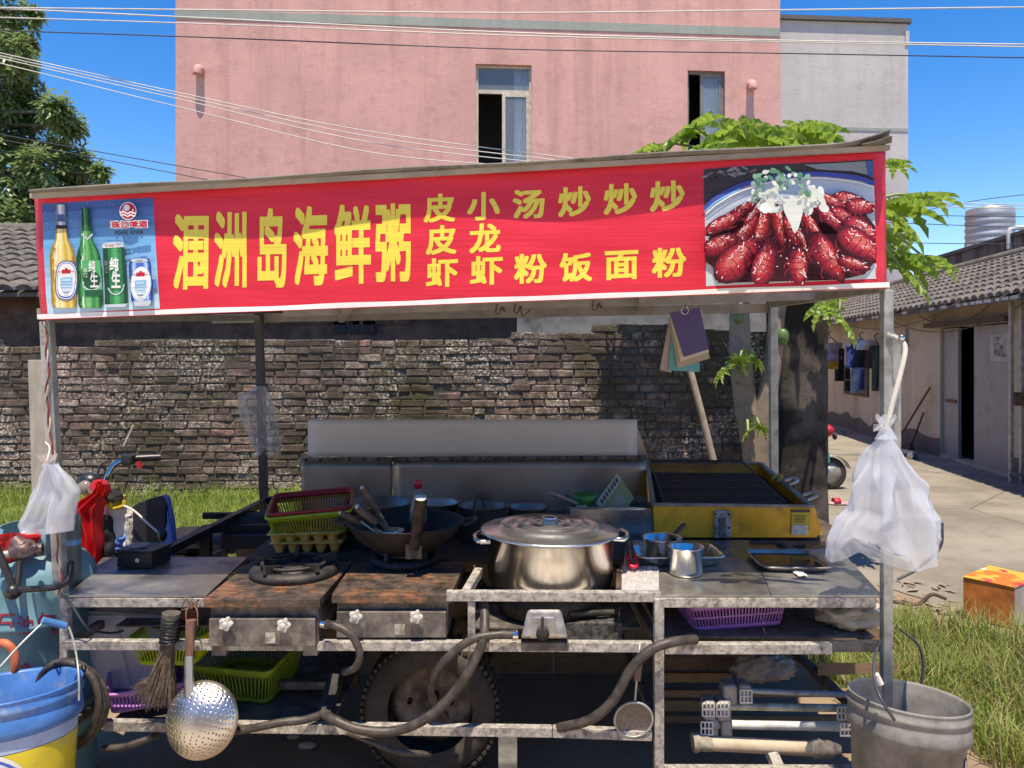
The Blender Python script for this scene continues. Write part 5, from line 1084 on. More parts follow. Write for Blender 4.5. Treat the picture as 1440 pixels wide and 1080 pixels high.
# menu cards hanging from the canopy beam
mc = thing('menu_cards', 'purple menu boards hanging on a wire hook under the canopy', 'menu', P(966, 436, 3.6))
def card(pts, Y, col, nm='card'):
    MB().prism([P(x, y, Y) for x, y in pts], (0, .006, 0)).build(nm, mt('card_' + str(int(pts[0][0])), col, .5, var=.05), mc)
card([(942, 446), (928, 520), (944, 524), (958, 450)], 3.66, (.42, .36, .31)); card([(946, 448), (940, 521), (984, 523), (984, 512), (962, 450)], 3.645, (.10, .36, .42)); card([(941, 446), (953, 518), (998, 504), (985, 440)], 3.63, (.42, .35, .26)); card([(941, 442), (957, 509), (997, 495), (986, 434)], 3.615, (.60, .53, .42)); card([(942, 440), (962, 502), (997, 491), (984, 432)], 3.60, (.085, .065, .20))
MB().tube([P(963 + 5 * cos(a), 436 + 6 * sin(a), 3.6) for a in [i * pi / 8 for i in range(16)]], .003, 6, closed=True).build('ring', M['chrome'], mc)
MB().tube(spline([P(963, 431, 3.6), P(966, 424, 3.55), P(961, 418, 3.52), P(957, 428, 3.55)], 4), .003, 6).build('hook', mt('rusty_wire', (.14, .06, .04), .7), mc)
hk = mt('thin_rusty_wire', (.10, .05, .04), .7)
for i, (px, lab) in enumerate(((702, 'rusty wire hook hanging under the banner, leftmost of three'), (728, 'tangled rusty wire hooks hanging under the middle of the banner'), (838, 'rusty wire hook under the banner left of the menu boards'))):
    y0 = 428 - (px - 700) * .037
    one(MB().tube(spline([P(px - 3, y0, 3.48), P(px - 5, y0 + 11, 3.48), P(px, y0 + 13, 3.47), P(px + 4, y0 + 4, 3.48), P(px + 7, y0 + (18 if i == 1 else 10), 3.46), P(px + (18 if i == 1 else 8), y0 + 8, 3.48)], 5), .0028, 5), 'wire_hook', hk, lab, 'hook', P(px, y0, 3.48), 'wire hooks under the banner')
# ------------------------------------------------------------------ things under and in front of the counter
YH = 2.655
def hose(name, pts, r, label, mat='rubber', ends=True):
    pts = spline([P(*p) for p in pts], 7); t = thing(name, label, 'hose', pts[0]); r *= .86; MB().tube(pts, r, 12).build('hose', M[mat], t)
    if ends:
        d = (pts[1] - pts[0]).normalized(); MB().tube([pts[0] - d * .004, pts[0] + d * .014], r * 1.25, 12).build('clamp', M['chrome'], t)
    return t
hose('gas_hose', [(455, 877, 2.66), (472, 880, 2.64), (494, 893, 2.63), (506, 918, 2.63), (500, 938, 2.65), (484, 945, 2.70)], .0155, 'short curved gas hose from the left rusty stove')
hose('gas_hose', [(726, 893, 2.66), (695, 893, 2.65), (660, 901, 2.64), (625, 930, 2.64), (607, 962, 2.66), (612, 990, 2.72), (640, 1022, 2.9)], .017, 'gas hose looping left from the silver control box over the wheel')
hose('gas_hose', [(681, 850, 2.73), (681, 890, 2.655), (668, 928, 2.63), (640, 972, 2.62), (600, 1010, 2.62), (555, 1028, 2.63), (505, 1026, 2.63), (470, 1012, 2.65), (454, 1003, 2.7)], .019, 'long thick hose sagging in front of the wheel', ends=False)
hose('gas_hose', [(457, 1003, 2.72), (430, 1012, 2.66), (395, 1016, 2.64), (350, 1025, 2.64), (300, 1032, 2.66)], .016, 'grey hose lying along the lower rail behind the perforated ladle', ends=False)
hose('gas_hose', [(484, 1028, 2.70), (520, 1042, 2.66), (560, 1057, 2.66), (605, 1060, 2.72)], .012, 'thin hose end drooping below the lower rail', ends=False)
hose('gas_hose', [(978, 899, 2.70), (945, 903, 2.64), (912, 916, 2.63), (885, 945, 2.63), (862, 985, 2.635), (830, 1012, 2.65), (785, 1024, 2.70)], .0195, 'thick black hose curving from the right shelf to the lower rail', ends=False)
hose('gas_hose', [(144, 1053, 2.66), (175, 1050, 2.66), (205, 1040, 2.67), (222, 1033, 2.72)], .014, 'hose end sticking out below the purple basket', ends=False)
# silver control box
cbx = P(766, 878, YH); q = thing('control_box', 'dirty silver gas control box with black knob on the front rail', 'control box', cbx)
f2 = lambda pts, y: [P(a, b, y) for a, b in pts]
MB().hexa(f2([(732, 898), (799, 898), (799, 897.9), (732, 897.9)], YH - .02)[:2] + f2([(799, 898), (732, 898)], YH + .13), f2([(742, 857), (789, 857)], YH + .0) + f2([(789, 857), (742, 857)], YH + .12)).build('housing', mt('dirty_cast_aluminium', (.45, .44, .42), .42, .8, .2, 20, .25, 90, dirt=.35, dsc=30), q, bevel=.012, seg=3)
MB().hexa(f2([(747, 893), (784, 893)], YH - .026) + f2([(784, 893), (747, 893)], YH + .0), f2([(749, 868), (780, 868)], YH - .017) + f2([(780, 868), (749, 868)], YH + .01)).build('face_plate', M['steel'], q, bevel=.004)
MB().lathe([(.001, 0), (.019, 0), (.023, .014), (.001, .014)], P(763, 890, YH - .022), 20, R=Matrix.Rotation(pi / 2, 3, 'X')).build('knob', M['black_plastic'], q); MB().box(P(763, 880, YH - .036), (.01, .014, .06)).build('lever', M['black_plastic'], q, bevel=.002)
MB().box(P(766, 906, YH + .03), (.165, .05, .03)).build('bracket', M['grime_steel'], q, bevel=.003)
# shallow burner tray next to it
q = thing('drip_tray', 'speckled black drip tray on the middle shelf', 'tray', P(840, 890, 2.85)); MB().box(P(832, 882, 2.85), (.21, .12, .075)).build('tray_body', mt('speckled_enamel', (.06, .06, .06), .6, 0, .8, 60, .2), q, bevel=.004); MB().tube([P(800, 863, 2.8), P(866, 861, 2.85)], .012, 10).build('handle_rod', M['iron'], q)
# hanging whisk broom and perforated ladle
brm = thing('hand_broom', 'dark straw hand broom hanging under the left counter', 'broom', P(238, 865, 2.645))
MB().tube([P(241, 862, 2.64), P(237, 905, 2.64)], [.031, .026], 14).build('handle', mt('bound_straw', (.085, .07, .062), .8, var=.4, scale=40), brm)
for k in range(9): yy = 868 + k * 4.2; MB().tube([P(240.6 - k * .35, yy, 2.64) + Vector((cos(a) * .0305, sin(a) * .0305, .004 * sin(a * 2 + k))) for a in [i * pi / 7 for i in range(14)]], .0032, 5, closed=True).build('binding', M['black_plastic'], brm)
bs = MB()
for k in range(330):
    a, rr0 = rnd(0, 2 * pi), sqrt(rnd(0, 1)); p0 = P(237, 903, 2.64) + Vector((cos(a) * .024 * rr0, sin(a) * .022 * rr0, 0)); f = rnd(0, 1); ex = -48 * f ** 1.1 + 12 * (1 - f); L = rnd(.75, 1.02)
    p1 = P(237 + ex * .55, 903 + 50, 2.64) + Vector((0, sin(a) * .02, 0)); p2 = P(234 + ex, 903 + 92 * L - 14 * (f > .75), 2.64) + Vector((0, sin(a) * .03, 0)); bs.tube([p0, p1, p2], [.0016, .0014, .0008], 3, cap=False)
stuff(bs.build('bristles', mt('dark_straw', (.12, .09, .065), .8, var=.5, scale=60), brm))
skm = thing('perforated_ladle', 'large perforated steel ladle hanging in front of the cart', 'ladle', P(284, 1015, 2.60)); sc_ = P(284, 1012, 2.60)
Rs = Matrix.Rotation(radians(-6), 3, 'Y') @ Matrix.Rotation(radians(72), 3, 'X'); v = []; f = []; RR, nr, na = .124, 38, 120; holes_ = set()
for i in range(4, 33, 3):
    cnt = max(6, int(i * 1.25)); off = (i % 4) * .5
    for k in range(cnt): holes_.add((i, int((k + off * .5) * na / cnt) % na))
for i in range(nr + 1):
    th = (i / nr) * 1.32
    for k in range(na): a = 2 * pi * k / na; v.append(sc_ + Rs @ (Vector((RR * sin(th) * cos(a) / sin(1.32), RR * sin(th) * sin(a) / sin(1.32), .058 * (cos(th) - cos(1.32)) / (1 - cos(1.32))))))
for i in range(nr):
    for k in range(na):
        if (i, k) in holes_ : continue
        f.append((i * na + k, i * na + (k + 1) % na, (i + 1) * na + (k + 1) % na, (i + 1) * na + k))
MB().add(v, f, 0, True).build('scoop', mt('brushed_ladle_steel', (.62, .58, .53), .33, .95, .12, 10, .06, 80, rv=.12), skm, solid=.002)
MB().tube([P(282, 985, 2.585), P(272, 968, 2.615)], .012, 10).build('neck', M['steel'], skm)
MB().tube([P(266, 979, 2.60), P(266, 922, 2.625)], [.017, .0145], 16).build('socket', M['steel'], skm); MB().tube([P(266, 924, 2.625), P(267.5, 895, 2.63), P(269, 872, 2.635)], [.0145, .0165, .0185], 14).build('handle', mt('reddish_worn_wood', (.17, .09, .065), .65, var=.4, scale=20, stretch=(3, 3, .5)), skm)
for yy in (884, 889, 894): MB().tube([P(268.5, yy, 2.635) + Vector((cos(a) * .0175, sin(a) * .0175, 0)) for a in [i * pi / 6 for i in range(12)]], .0018, 5, closed=True).build('ring', M['iron'], skm)
MB().tube(spline([P(262, 874, 2.635), P(262, 860, 2.65), P(269, 850, 2.67), P(277, 858, 2.65), P(278, 880, 2.635)], 5), .0025, 6).build('hanging_wire', M['rust'], skm)
tw = thing('twine_tangle', 'tangled rusty tie wire under the left counter edge', 'wire', P(268, 847, 2.67)); rt = random.Random(3)
MB().tube(spline([P(268 + rt.uniform(-14, 14), 848 + rt.uniform(-7, 14), 2.672 + rt.uniform(-.012, .006)) for _ in range(16)], 5), .002, 5).build('wire', M['rust'], tw)
# baskets below
lime2 = pl('lemon_green_plastic', (.50, .62, .02))
basket('plastic_basket', 'lemon green basket with pots hung behind the upper left rail', Vector((XW(243, 2.86), 2.88, ZW(926, 2.86))), .26, .2, .10, lime2, tap=.8)
for i, (px, py, r, col, lab) in enumerate(((226, 885, .05, (.05, .10, .06), 'dark green lid in the lemon green basket'), (262, 880, .045, (.45, .10, .03), 'orange red bowl in the lemon green basket'))):
    c = P(px, py, 2.88); q = thing('kitchen_bowl', lab, 'bowl', c); MB().lathe([(.001, 0), (r * .6, .004), (r, .03), (r * 1.04, .034), (r * .95, .03), (.001, .01)], c, 24, R=Matrix.Rotation(radians(35 if i else -20), 3, 'X')).build('bowl_body', pl('bowl_plastic', col), q)
Rp = Matrix.Rotation(radians(24), 3, 'Z')
basket('plastic_basket', 'purple basket on the lower left rail behind the broom', Vector((XW(205, 2.9), 2.92, zb + .02)), .27, .3, .075, violet, Rp, .88)
Rg = Matrix.Rotation(radians(-12), 3, 'Z') @ Matrix.Rotation(radians(8), 3, 'X')
basket('plastic_basket', 'large olive green basket in shade behind the perforated ladle', Vector((XW(355, 3.1), 3.06, zb + .0)), .38, .32, .15, pl('olive_green_plastic', (.20, .30, .02)), Rg, .8, sl=.014)
basket('plastic_basket', 'violet basket on the right shelf under the counter', Vector((XW(1028, 2.9), 2.93, ZW(911, YF) + .026)), .385, .25, .098, violet, Matrix.Rotation(radians(4), 3, 'Z') @ Matrix.Rotation(radians(-3), 3, 'Y'), .86, rows=2)
one(MB().grid(lambda u, v: Vector((XW(1165 + 22 * u, 2.8), 2.75 + .2 * v, .82)), 2, 2), 'dummy', M['rubber'], 'x', 'x', (0, 0, 0)) if False else None
def lump(c, dx, dy, dz, seed, mat, name, label, cat, flat=.0):
    c = Vector(c); b = MB().ball((0, 0, 0), 1, 40, 24); vv = []
    for p in b.v:
        p = Vector(p); n = noise.noise(p * 1.3 + Vector((seed, 0, 0))) * .22 - abs(noise.noise(p * 2.6 + Vector((0, seed, 0)))) * .45 - abs(noise.noise(Vector((p.x * 2.5 + seed, p.y * 2.5, p.z * 8)))) * .3 + .2
        q = p * (1 + n); vv.append(c + Vector((q.x * dx, q.y * dy, max(flat, (q.z + .9) * dz * .5))))
    b.v = [tuple(x) for x in vv]; return one(b, name, mat, label, cat, c)
lump((XW(1192, 2.86), 2.86, ZW(911, YF) + .026), .115, .1, .12, 4, mt('dirty_canvas', (.36, .33, .26), .9, 0, .45, 14, 1., 30), 'canvas_bundle', 'dirty beige canvas bundle on the right shelf', 'cloth')
lump((XW(1075, 3.1), 3.12, ZW(960, 3.1)), .12, .05, .12, 9, None or mt('dusty_film', (.27, .235, .21), .25, 0, .3, 12, .2), 'plastic_film', 'crumpled dusty plastic film above the tent poles', 'plastic film')
# white tub under the left counter
tb0 = Vector((XW(187, 3.0), 3.08, ZW(962, 3.0))); q = thing('white_tub', 'translucent white plastic tub under the left counter', 'tub', tb0); N = NT('milky_plastic'); N.set(Base_Color=(.46, .46, .50), Roughness=.4); N.b.inputs['Subsurface Weight'].default_value = .2; M['milky'] = N.mat
MB().hexa([tb0 + Vector(p) for p in ((-.12, -.15, 0), (.14, -.15, 0), (.14, .15, 0), (-.12, .15, 0))], [tb0 + Vector(p) for p in ((-.16, -.18, .31), (.18, -.18, .31), (.18, .18, .31), (-.16, .18, .31))]).build('tub_body', M['milky'], q, bevel=.02, seg=3)
MB().bar(tb0 + Vector((-.03, -.176, .29)), tb0 + Vector((.015, -.158, .02)), .03, .01, up=(0, 1, 0)).build('rib', M['milky'], q); MB().tube([tb0 + Vector(p) for p in ((-.16, -.18, .31), (.18, -.18, .31), (.18, .18, .31), (-.16, .18, .31))], .01, 8, closed=True).build('rim', M['milky'], q)
# small strainer hanging by the middle leg
q = thing('frying_strainer', 'small round wire strainer hanging beside the middle leg', 'strainer', P(890, 1015, 2.66)); MB().tube([P(891, 1012, 2.675) + Vector((cos(a) * .066, -.012 * sin(a), sin(a) * .066)) for a in [i * pi / 14 for i in range(28)]], .0045, 7, closed=True).build('rim', M['galv'], q)
MB().lathe([(.001, .012), (.03, .01), (.066, 0)], P(891, 1012, 2.678), 28, R=Matrix.Rotation(radians(-80), 3, 'X')).build('mesh_disc', mt('dull_wire_mesh', (.20, .185, .17), .5, .6, .3, 120, .4, 200), q)
MB().tube(spline([P(893, 986, 2.67), P(895, 960, 2.66), P(897, 940, 2.655), P(899, 915, 2.66), P(900, 905, 2.68)], 4), [.004] * 4 + [.004] * 13, 7).build('rod', M['galv'], q); MB().bar(P(896, 957, 2.655), P(899, 930, 2.655), .022, .008, up=(0, 1, 0)).build('grip', mt('brown_plastic_grip', (.12, .075, .06), .5), q)
# folded tent poles lying crosswise
M['sleeve'] = mt('scuffed_grey_sleeve', (.30, .29, .28), .55, .2, .35, 30, .3, dirt=.3, dsc=30)
def pole(y0, y1, xa, xb, Y, r, label, mat, clamps, grid):
    a, b = P(xa, y0, Y), P(xb, y1, Y); q = thing('tent_pole', label, 'pole', a, 'folded tent poles'); MB().tube([a, b], r, 14).build('tube', mat, q)
    d = (b - a).normalized()
    for x0_, x1_ in clamps: MB().bar(P(x0_, y0 + 2, Y), P(x1_, y0 + 2, Y), .075, .075).build('clamp', M['sleeve'], q, bevel=.012, seg=3)
    for gx, gy in grid:
        c = P(gx, gy, Y - .04); g_ = MB()
        for k in range(4): g_.box(c + Vector((-.021 + k * .014, 0, 0)), (.004, .006, .05))
        for k in range(3): g_.box(c + Vector((0, 0, -.023 + k * .023)), (.046, .0065, .004))
        g_.build('end_grid', M['white_plastic'], q)
pole(970, 979, 1015, 1230, 2.86, .011, 'uppermost silver tent pole on the lower right', M['galv'], ((1014, 1034), (1036, 1053)), ((1049, 979),))
pole(993, 996, 1020, 1190, 2.84, .014, 'second tent pole from the top, stained with green', mt('greenish_pole', (.36, .38, .30), .5, .4, .4, 20), ((987, 1004), (1006, 1025)), ((996, 998), (1016, 998), (1186, 1003)))
pole(1018, 1022, 995, 1190, 2.84, .017, 'white-wrapped tent pole, third from the top', mt('white_wrapped_pole', (.55, .55, .53), .5, .1, .2, 20), ((994, 1008), (1011, 1027)), ((994, 1024), (1190, 1026)))
q = thing('wrapped_roller', 'thick beige roller with taped ends, lowest of the poles', 'roller', P(1085, 1050, 2.80)); MB().tube([P(975, 1044, 2.80), P(1150, 1053, 2.80)], .026, 18).build('tube', mt('beige_tube', (.44, .36, .27), .6, 0, .15, 14), q)
for x0_, x1_, m_ in ((974, 984, .036), (984, 1000, .031), (1142, 1158, .034), (1158, 1172, .03), (1170, 1180, .022)): MB().tube([P(x0_, 1044 + (x0_ - 975) * .05, 2.80), P((x0_ + x1_) / 2, 1044 + (x0_ - 975) * .05, 2.80), P(x1_, 1045 + (x1_ - 975) * .05, 2.80)], [m_ * .92, m_, m_ * .88], 14).build('tape_wrap', mt('torn_grey_tape', (.28, .25, .21), .8, 0, .3, 40, .4), q)
MB().bar(P(1085, 1060, 2.78), P(1100, 1092, 2.72), .04, .025).build('strut', M['galv_worn'], st)
for i, (px0, px1, py, Y, m_, lab) in enumerate(((1150, 1262, 938, 3.05, 'wood', 'orange-brown board sticking out behind the right post'), (930, 1050, 930, 3.2, 'wood_dark', 'dark brown board leaning behind the tent poles'))):
    one(MB().hexa([P(px0, py + 12, Y), P(px1, py + 8, Y), P(px1, py + 8, Y + .25), P(px0, py + 12, Y + .25)], [P(px0, py - 6, Y), P(px1, py - 6, Y), P(px1, py - 6, Y + .25), P(px0, py - 6, Y + .25)]), 'wooden_board', M[m_], lab, 'board', P((px0 + px1) / 2, py, Y))
# buckets
def bucket(name, c, rt_, rb, h, label, mat, tilt=(0, 0), rim2=None):
    R = Euler((tilt[0], tilt[1], 0)).to_matrix(); c = Vector(c); q = thing(name, label, 'bucket', c)
    T = lambda prof, seg=56, **k: MB().lathe(prof, c, seg, R=R, **k); L = lambda z: rb + (rt_ * .965 - rb) * z / h
    T([(.001, 0), (rb, 0), (L(h - .11), h - .11), (rt_, h - .105), (rt_ * 1.015, h - .085), (rt_ * 1.0, h - .06), (rt_ * .985, h - .055), (rt_ * .985, h - .04), (rt_ * 1.015, h - .036), (rt_ * 1.02, h - .026), (rt_ * .99, h - .02), (rt_ * .99, h - .006), (rt_ * 1.01, h), (rt_ * .985, h + .003), (rt_ * .955, h - .006), (L(h * .5) * .97, h * .5), (rb * .96, .015), (.001, .012)]).build('pail', mat, q)
    return q, R, c, L
grb = mt('cement_stained_plastic', (.17, .165, .155), .75, 0, .35, 8, .3, 60, dirt=.3, dcol=(.30, .29, .27), dsc=7)
q, R, c, L = bucket('grey_bucket', (XW(1278, 2.45) + .0, 2.48, .0), .183, .148, .522, 'cement stained grey bucket at the lower right', grb, (radians(-5), radians(4)))
MB().tube(spline([P(1258, 1013, 2.30), P(1240, 985, 2.30), P(1230, 958, 2.36), P(1230, 925, 2.45), P(1237, 902, 2.58)], 6), .005, 7).build('wire_handle', M['wire_dark'], q); MB().tube([P(1232, 948, 2.38), P(1239, 962, 2.38)], .009, 8).build('grip', M['white_plastic'], q)
MB().lathe([(L(.09) + .006, .09), (L(.30) + .0045, .30)], c, 30, R=R, a0=-pi * .82, a1=-pi * .30).build('pale_stain', mt('dried_cement', (.27, .26, .245), .85, 0, .25, 12, .3), q)
MB().lathe([(L(.05) + .006, .05), (L(.38) + .0045, .38)], c, 6, R=R, a0=-pi * .27, a1=-pi * .17).build('faded_sticker', mt('faded_blue_sticker', (.30, .33, .34), .6), q)
blu = mt('blue_plastic', (.035, .15, .42), .38, 0, .2, 7, .1, 60, dirt=.12, dcol=(.3, .33, .36), dsc=11)
q, R, c, L = bucket('blue_bucket', (XW(22, 2.35) - .035, 2.36, 0), .203, .16, .60, 'blue plastic bucket with yellow label at the lower left', blu, (radians(-6), radians(-3)))
lab = mt('yellow_bucket_label', (.58, .46, .03), .5, 0, .12, 8, .1, dirt=.18, dcol=(.12, .16, .25), dsc=14)
MB().lathe([(L(.05) + .0025, .05), (L(.45) + .0025, .45)], c, 60, R=R).build('yellow_label', lab, q)
def onb(u, z, o=.004): return c + R @ Vector(((L(z) + o) * cos(u), (L(z) + o) * sin(u), z))
def bell(uc, zc, ru, rz, mat, name, o): 
    v = [onb(uc, zc, o)]; fs = []; n = 40; K = 6
    for k in range(1, K + 1):
        for i in range(n): a = 2 * pi * i / n; v.append(onb(uc + ru * cos(a) * k / K, zc + rz * sin(a) * k / K, o))
    for i in range(n):
        fs.append((0, 1 + i, 1 + (i + 1) % n))
        for k in range(K - 1): fs.append((1 + k * n + i, 1 + (k + 1) * n + i, 1 + (k + 1) * n + (i + 1) % n, 1 + k * n + (i + 1) % n))
    MB().add(v, fs, 0, True).build(name, mat, q)
def splash_mat():
    N = NT('faded_product_picture'); a = N.noise(14, 6, .7); b = N.noise(9, 4, .6); col = N.mix(N.ramp(a, .4, .6), (.22, .30, .50), (.58, .60, .62)); col = N.mix(N.ramp(b, .58, .66), col, (.05, .09, .42)); col = N.mix(N.ramp(N.noise(11, 4, .6, N.map((1, 1, 1), (2, 1, 0))), .64, .7), col, (.40, .07, .08)); N.set(Base_Color=col, Roughness=.5); return N.mat
uc = -1.42
bell(uc, .30, .80, .165, M['white_plastic'], 'label_ring', .0035); bell(uc, .30, .76, .152, ink['blue'], 'label_ring', .0045); bell(uc, .30, .72, .145, splash_mat(), 'label_picture', .0055); bell(uc + .05, .33, .09, .02, M['white_plastic'], 'label_dot', .0068)
MB().lathe([(L(.452) + .002, .452), (L(.49) + .002, .49)], c, 60, R=R).build('pale_band', mt('pale_blue_plastic', (.30, .38, .55), .45), q)
MB().tube(spline([P(111, 985, 2.37), P(111, 955, 2.38), P(108, 925, 2.42), P(103, 900, 2.5), P(97, 882, 2.58)], 6), .0035, 7).build('wire_handle', M['galv'], q)
MB().tube([P(60, 872, 2.45), P(92, 880, 2.5)], .011, 10).build('grip', mt('blue_grip', (.05, .22, .5), .4), q); MB().tube(spline([P(0, 938, 2.3), P(30, 905, 2.38), P(60, 876, 2.45)], 5), .0035, 7).build('wire_handle', M['galv'], q)
# gas cylinder
gc = Vector((XW(42, 2.88), 2.92, 0)); gr_ = .205; q = thing('gas_cylinder', 'blue gas cylinder with red lettering at the left edge', 'gas cylinder', gc); gm = mt('chalky_blue_paint', (.11, .25, .31), .55, .1, .15, 5, .1, 60, dirt=.12, dcol=(.30, .26, .24), dsc=5)
MB().lathe([(.001, .02), (.19, .02), (gr_, .06), (gr_, .34), (gr_ + .006, .345), (gr_ + .006, .362), (gr_, .367), (gr_, .655), (gr_ + .006, .66), (gr_ + .006, .672), (gr_, .677), (gr_, .79), (.195, .84), (.16, .885), (.10, .91), (.001, .915)], gc, 64).build('tank', gm, q)
MB().lathe([(.17, 0), (.18, 0), (.18, .06), (.17, .06)], gc, 40).build('foot_ring', gm, q); MB().lathe([(.115, .89), (.122, .89), (.122, 1.0), (.115, 1.0)], gc, 40, a0=-1.0, a1=pi * 1.35).build('collar', gm, q)
MB().tube([gc + Vector((0, 0, .91)), gc + Vector((0, 0, 1.0))], .02, 12).build('valve', M['rust'], q)
def cyl(px, py, o=0.):
    dx, dz = (px - CX) / F, -(py - HZ) / F; a = dx * dx + 1; b = -2 * (dx * gc.x + gc.y); cc = gc.x ** 2 + gc.y ** 2 - (gr_ + o) ** 2; D = b * b - 4 * a * cc; t = (-b - sqrt(max(0, D))) / (2 * a); return Vector((t * dx, t, CAMZ + t * dz))
redp_ = mt('red_stencil_paint', (.30, .03, .06), .6, var=.3, scale=40)
pr_ = Print(cyl, .02); pr_.text('石', (-12, 863, 20, 892), redp_, .018); pr_.build('lettering', q, False); pr_ = Print(cyl, .02); pr_.text('油', (24, 866, 47, 893), redp_, .018); pr_.build('lettering', q, False); pr_ = Print(cyl, .02); pr_.text('气', (52, 861, 80, 893), redp_, .018); pr_.build('lettering', q, False)
pr_ = Print(cyl, .02); pr_.text('合', (26, 932, 46, 950), redp_, .018); pr_.build('lettering', q, False)
# regulator, handlebar-like lever, orange and grey hoses of the cylinder
q = thing('gas_regulator', 'pink grey gas regulator with a black lever on the blue cylinder', 'regulator', gc + Vector((-.01, -.05, 1.0))); pm = mt('grimy_pink_metal', (.14, .10, .10), .5, .5, .5, 25, .3)
r0 = P(32, 772, 2.75); MB().lathe([(.001, .026), (.026, .025), (.03, .012), (.043, .008), (.045, .0), (.043, -.008), (.03, -.012), (.024, -.03), (.001, -.03)], r0, 26, R=Matrix.Rotation(.4, 3, 'Y') @ Matrix.Rotation(.5, 3, 'X')).build('diaphragm_body', pm, q); MB().tube([P(20, 757, 2.75), P(30, 768, 2.75)], [.019, .026], 14).build('bonnet', pm, q)
MB().tube([P(33, 775, 2.76), P(60, 772, 2.78)], .022, 12).build('outlet', pm, q); MB().ball(P(48, 770, 2.71), .012, 12, 8).build('gauge', pm, q); MB().tube([P(-4, 782, 2.72), P(30, 776, 2.74)], .014, 10).build('inlet', M['galv'], q)
MB().tube([P(-5, 770, 2.68), P(14, 815, 2.66), P(20, 830, 2.66)], .013, 10).build('lever', M['black_steel'], q); MB().tube(spline([P(18, 830, 2.66), P(50, 828, 2.66), P(80, 825, 2.66), P(96, 815, 2.68), P(100, 790, 2.72)], 5), .011, 10).build('black_hose', M['black_plastic'], q); MB().ball(P(18, 832, 2.66), .028, 12, 8).build('joint', M['black_plastic'], q); MB().tube([P(27, 790, 2.72), P(24, 828, 2.68)], .012, 8).build('stem', M['black_plastic'], q)
M['orange'] = mt('orange_gas_hose', (.55, .14, .06), .45); hose('orange_hose', [(-5, 905, 2.62), (8, 905, 2.6), (19, 917, 2.6), (21, 940, 2.6), (14, 975, 2.62)], .016, 'orange gas hose curving in front of the blue cylinder', 'orange', False)
q = thing('coiled_hose', 'coiled grey brown hose behind the blue bucket', 'hose', P(95, 990, 2.64))
for k in range(5):
    ph = rnd(0, 6); cxp, cyp = 92 + k * 1.5, 990 + rnd(-3, 3); rx_, ry_ = 45 + k * 1.8 + rnd(-2, 2), 56 + rnd(-3, 3)
    MB().tube([P(cxp + rx_ * cos(a), cyp + ry_ * sin(a), 2.615 + .012 * k + .008 * sin(a * 2 + ph)) for a in [i * pi / 24 for i in range(48)]], .0125, 10, closed=True).build('loop', M['rubber'], q)
for a in (4.4, 5.2): MB().tube([P(95 + 47 * cos(a) + 4 * cos(b), 990 + 56 * sin(a) + 6 * sin(b), 2.64 + .05 * sin(b)) for b in [i * pi / 5 for i in range(10)]], .003, 5, closed=True).build('tie', M['wire_dark'], q)
# twisted cable on the left post
q = thing('twisted_cable', 'twisted red and white cable tied along the left canopy post', 'cable', P(68, 452, 2.66))
for k, col in enumerate(((.50, .40, .32), (.22, .03, .03))):
    pts = [P(62 + (y - 455) * .058 + 1.7 * sin(y * .13 + k * pi) + 2.4 * sin(y * .041) + 1.2 * sin(y * .11), y, 2.67 + .004 * cos(y * .13 + k * pi)) for y in range(452, 842, 6)]
    MB().tube(pts, .003, 6).build('strand', mt('strand', col, .5), q)
MB().tube(spline([P(85, 835, 2.66), P(100, 850, 2.66), P(120, 880, 2.67), P(135, 888, 2.75), P(170, 888, 2.9), P(205, 865, 2.95), P(210, 850, 2.95)], 6), .0042, 6).build('strand', M['wire_dark'], q)
# junction bottle (dark cylinder) by the left post
q = thing('spray_can', 'dark teal bottle standing behind the left post', 'bottle', P(102, 830, 2.85)); b0 = Vector((XW(101, 2.85), 2.85, ZW(822, 2.85))); hh = ZW(724, 2.85) - b0.z
MB().lathe([(.001, 0), (.03, 0), (.031, .004), (.031, hh * .93), (.026, hh), (.001, hh)], b0, 26).build('bottle_body', mt('dark_teal_paint', (.05, .075, .08), .45), q); MB().lathe([(.0318, hh * .58), (.0318, hh * .66)], b0, 26).build('blue_band', mt('blue_band', (.05, .2, .42), .4), q); MB().box(b0 + Vector((0, -.032, hh * .32)), (.022, .002, .03)).build('sticker', mt('grey_sticker', (.3, .3, .3), .5), q)
# ------------------------------------------------------------------ plastic bags
def film(name, tint, cover=.6, rough=.22):
    N = NT(name); tr = N.n('BsdfTransparent'); tr.inputs[0].default_value = (.96, .97, 1, 1); tl = N.n('BsdfTranslucent'); tl.inputs[0].default_value = (*tint, 1); mx = N.n('MixShader'); m2 = N.n('MixShader')
    N.set(Base_Color=tint, Roughness=rough); N.b.inputs['Specular IOR Level'].default_value = .9; N.b.inputs['Coat Weight'].default_value = 1.; N.b.inputs['Coat Roughness'].default_value = .06
    m2.inputs[0].default_value = .4; N.l(N.b.outputs[0], m2.inputs[1]); N.l(tl.outputs[0], m2.inputs[2])
    lw = N.n('LayerWeight'); lw.inputs[0].default_value = .45; f = N.math('ADD', N.ramp(N.noise(4, 3, .5), .35, .7, cover - .14, cover + .14), N.math('MULTIPLY', lw.outputs['Facing'], .3))
    fm = N.math('MINIMUM', f, .97); N.l(fm, mx.inputs[0]); N.l(tr.outputs[0], mx.inputs[1]); N.l(m2.outputs[0], mx.inputs[2]); N.l(mx.outputs[0], N.out.inputs[0]); return N.mat
def ridged(p): return 1 - abs(noise.noise(p)) * 2
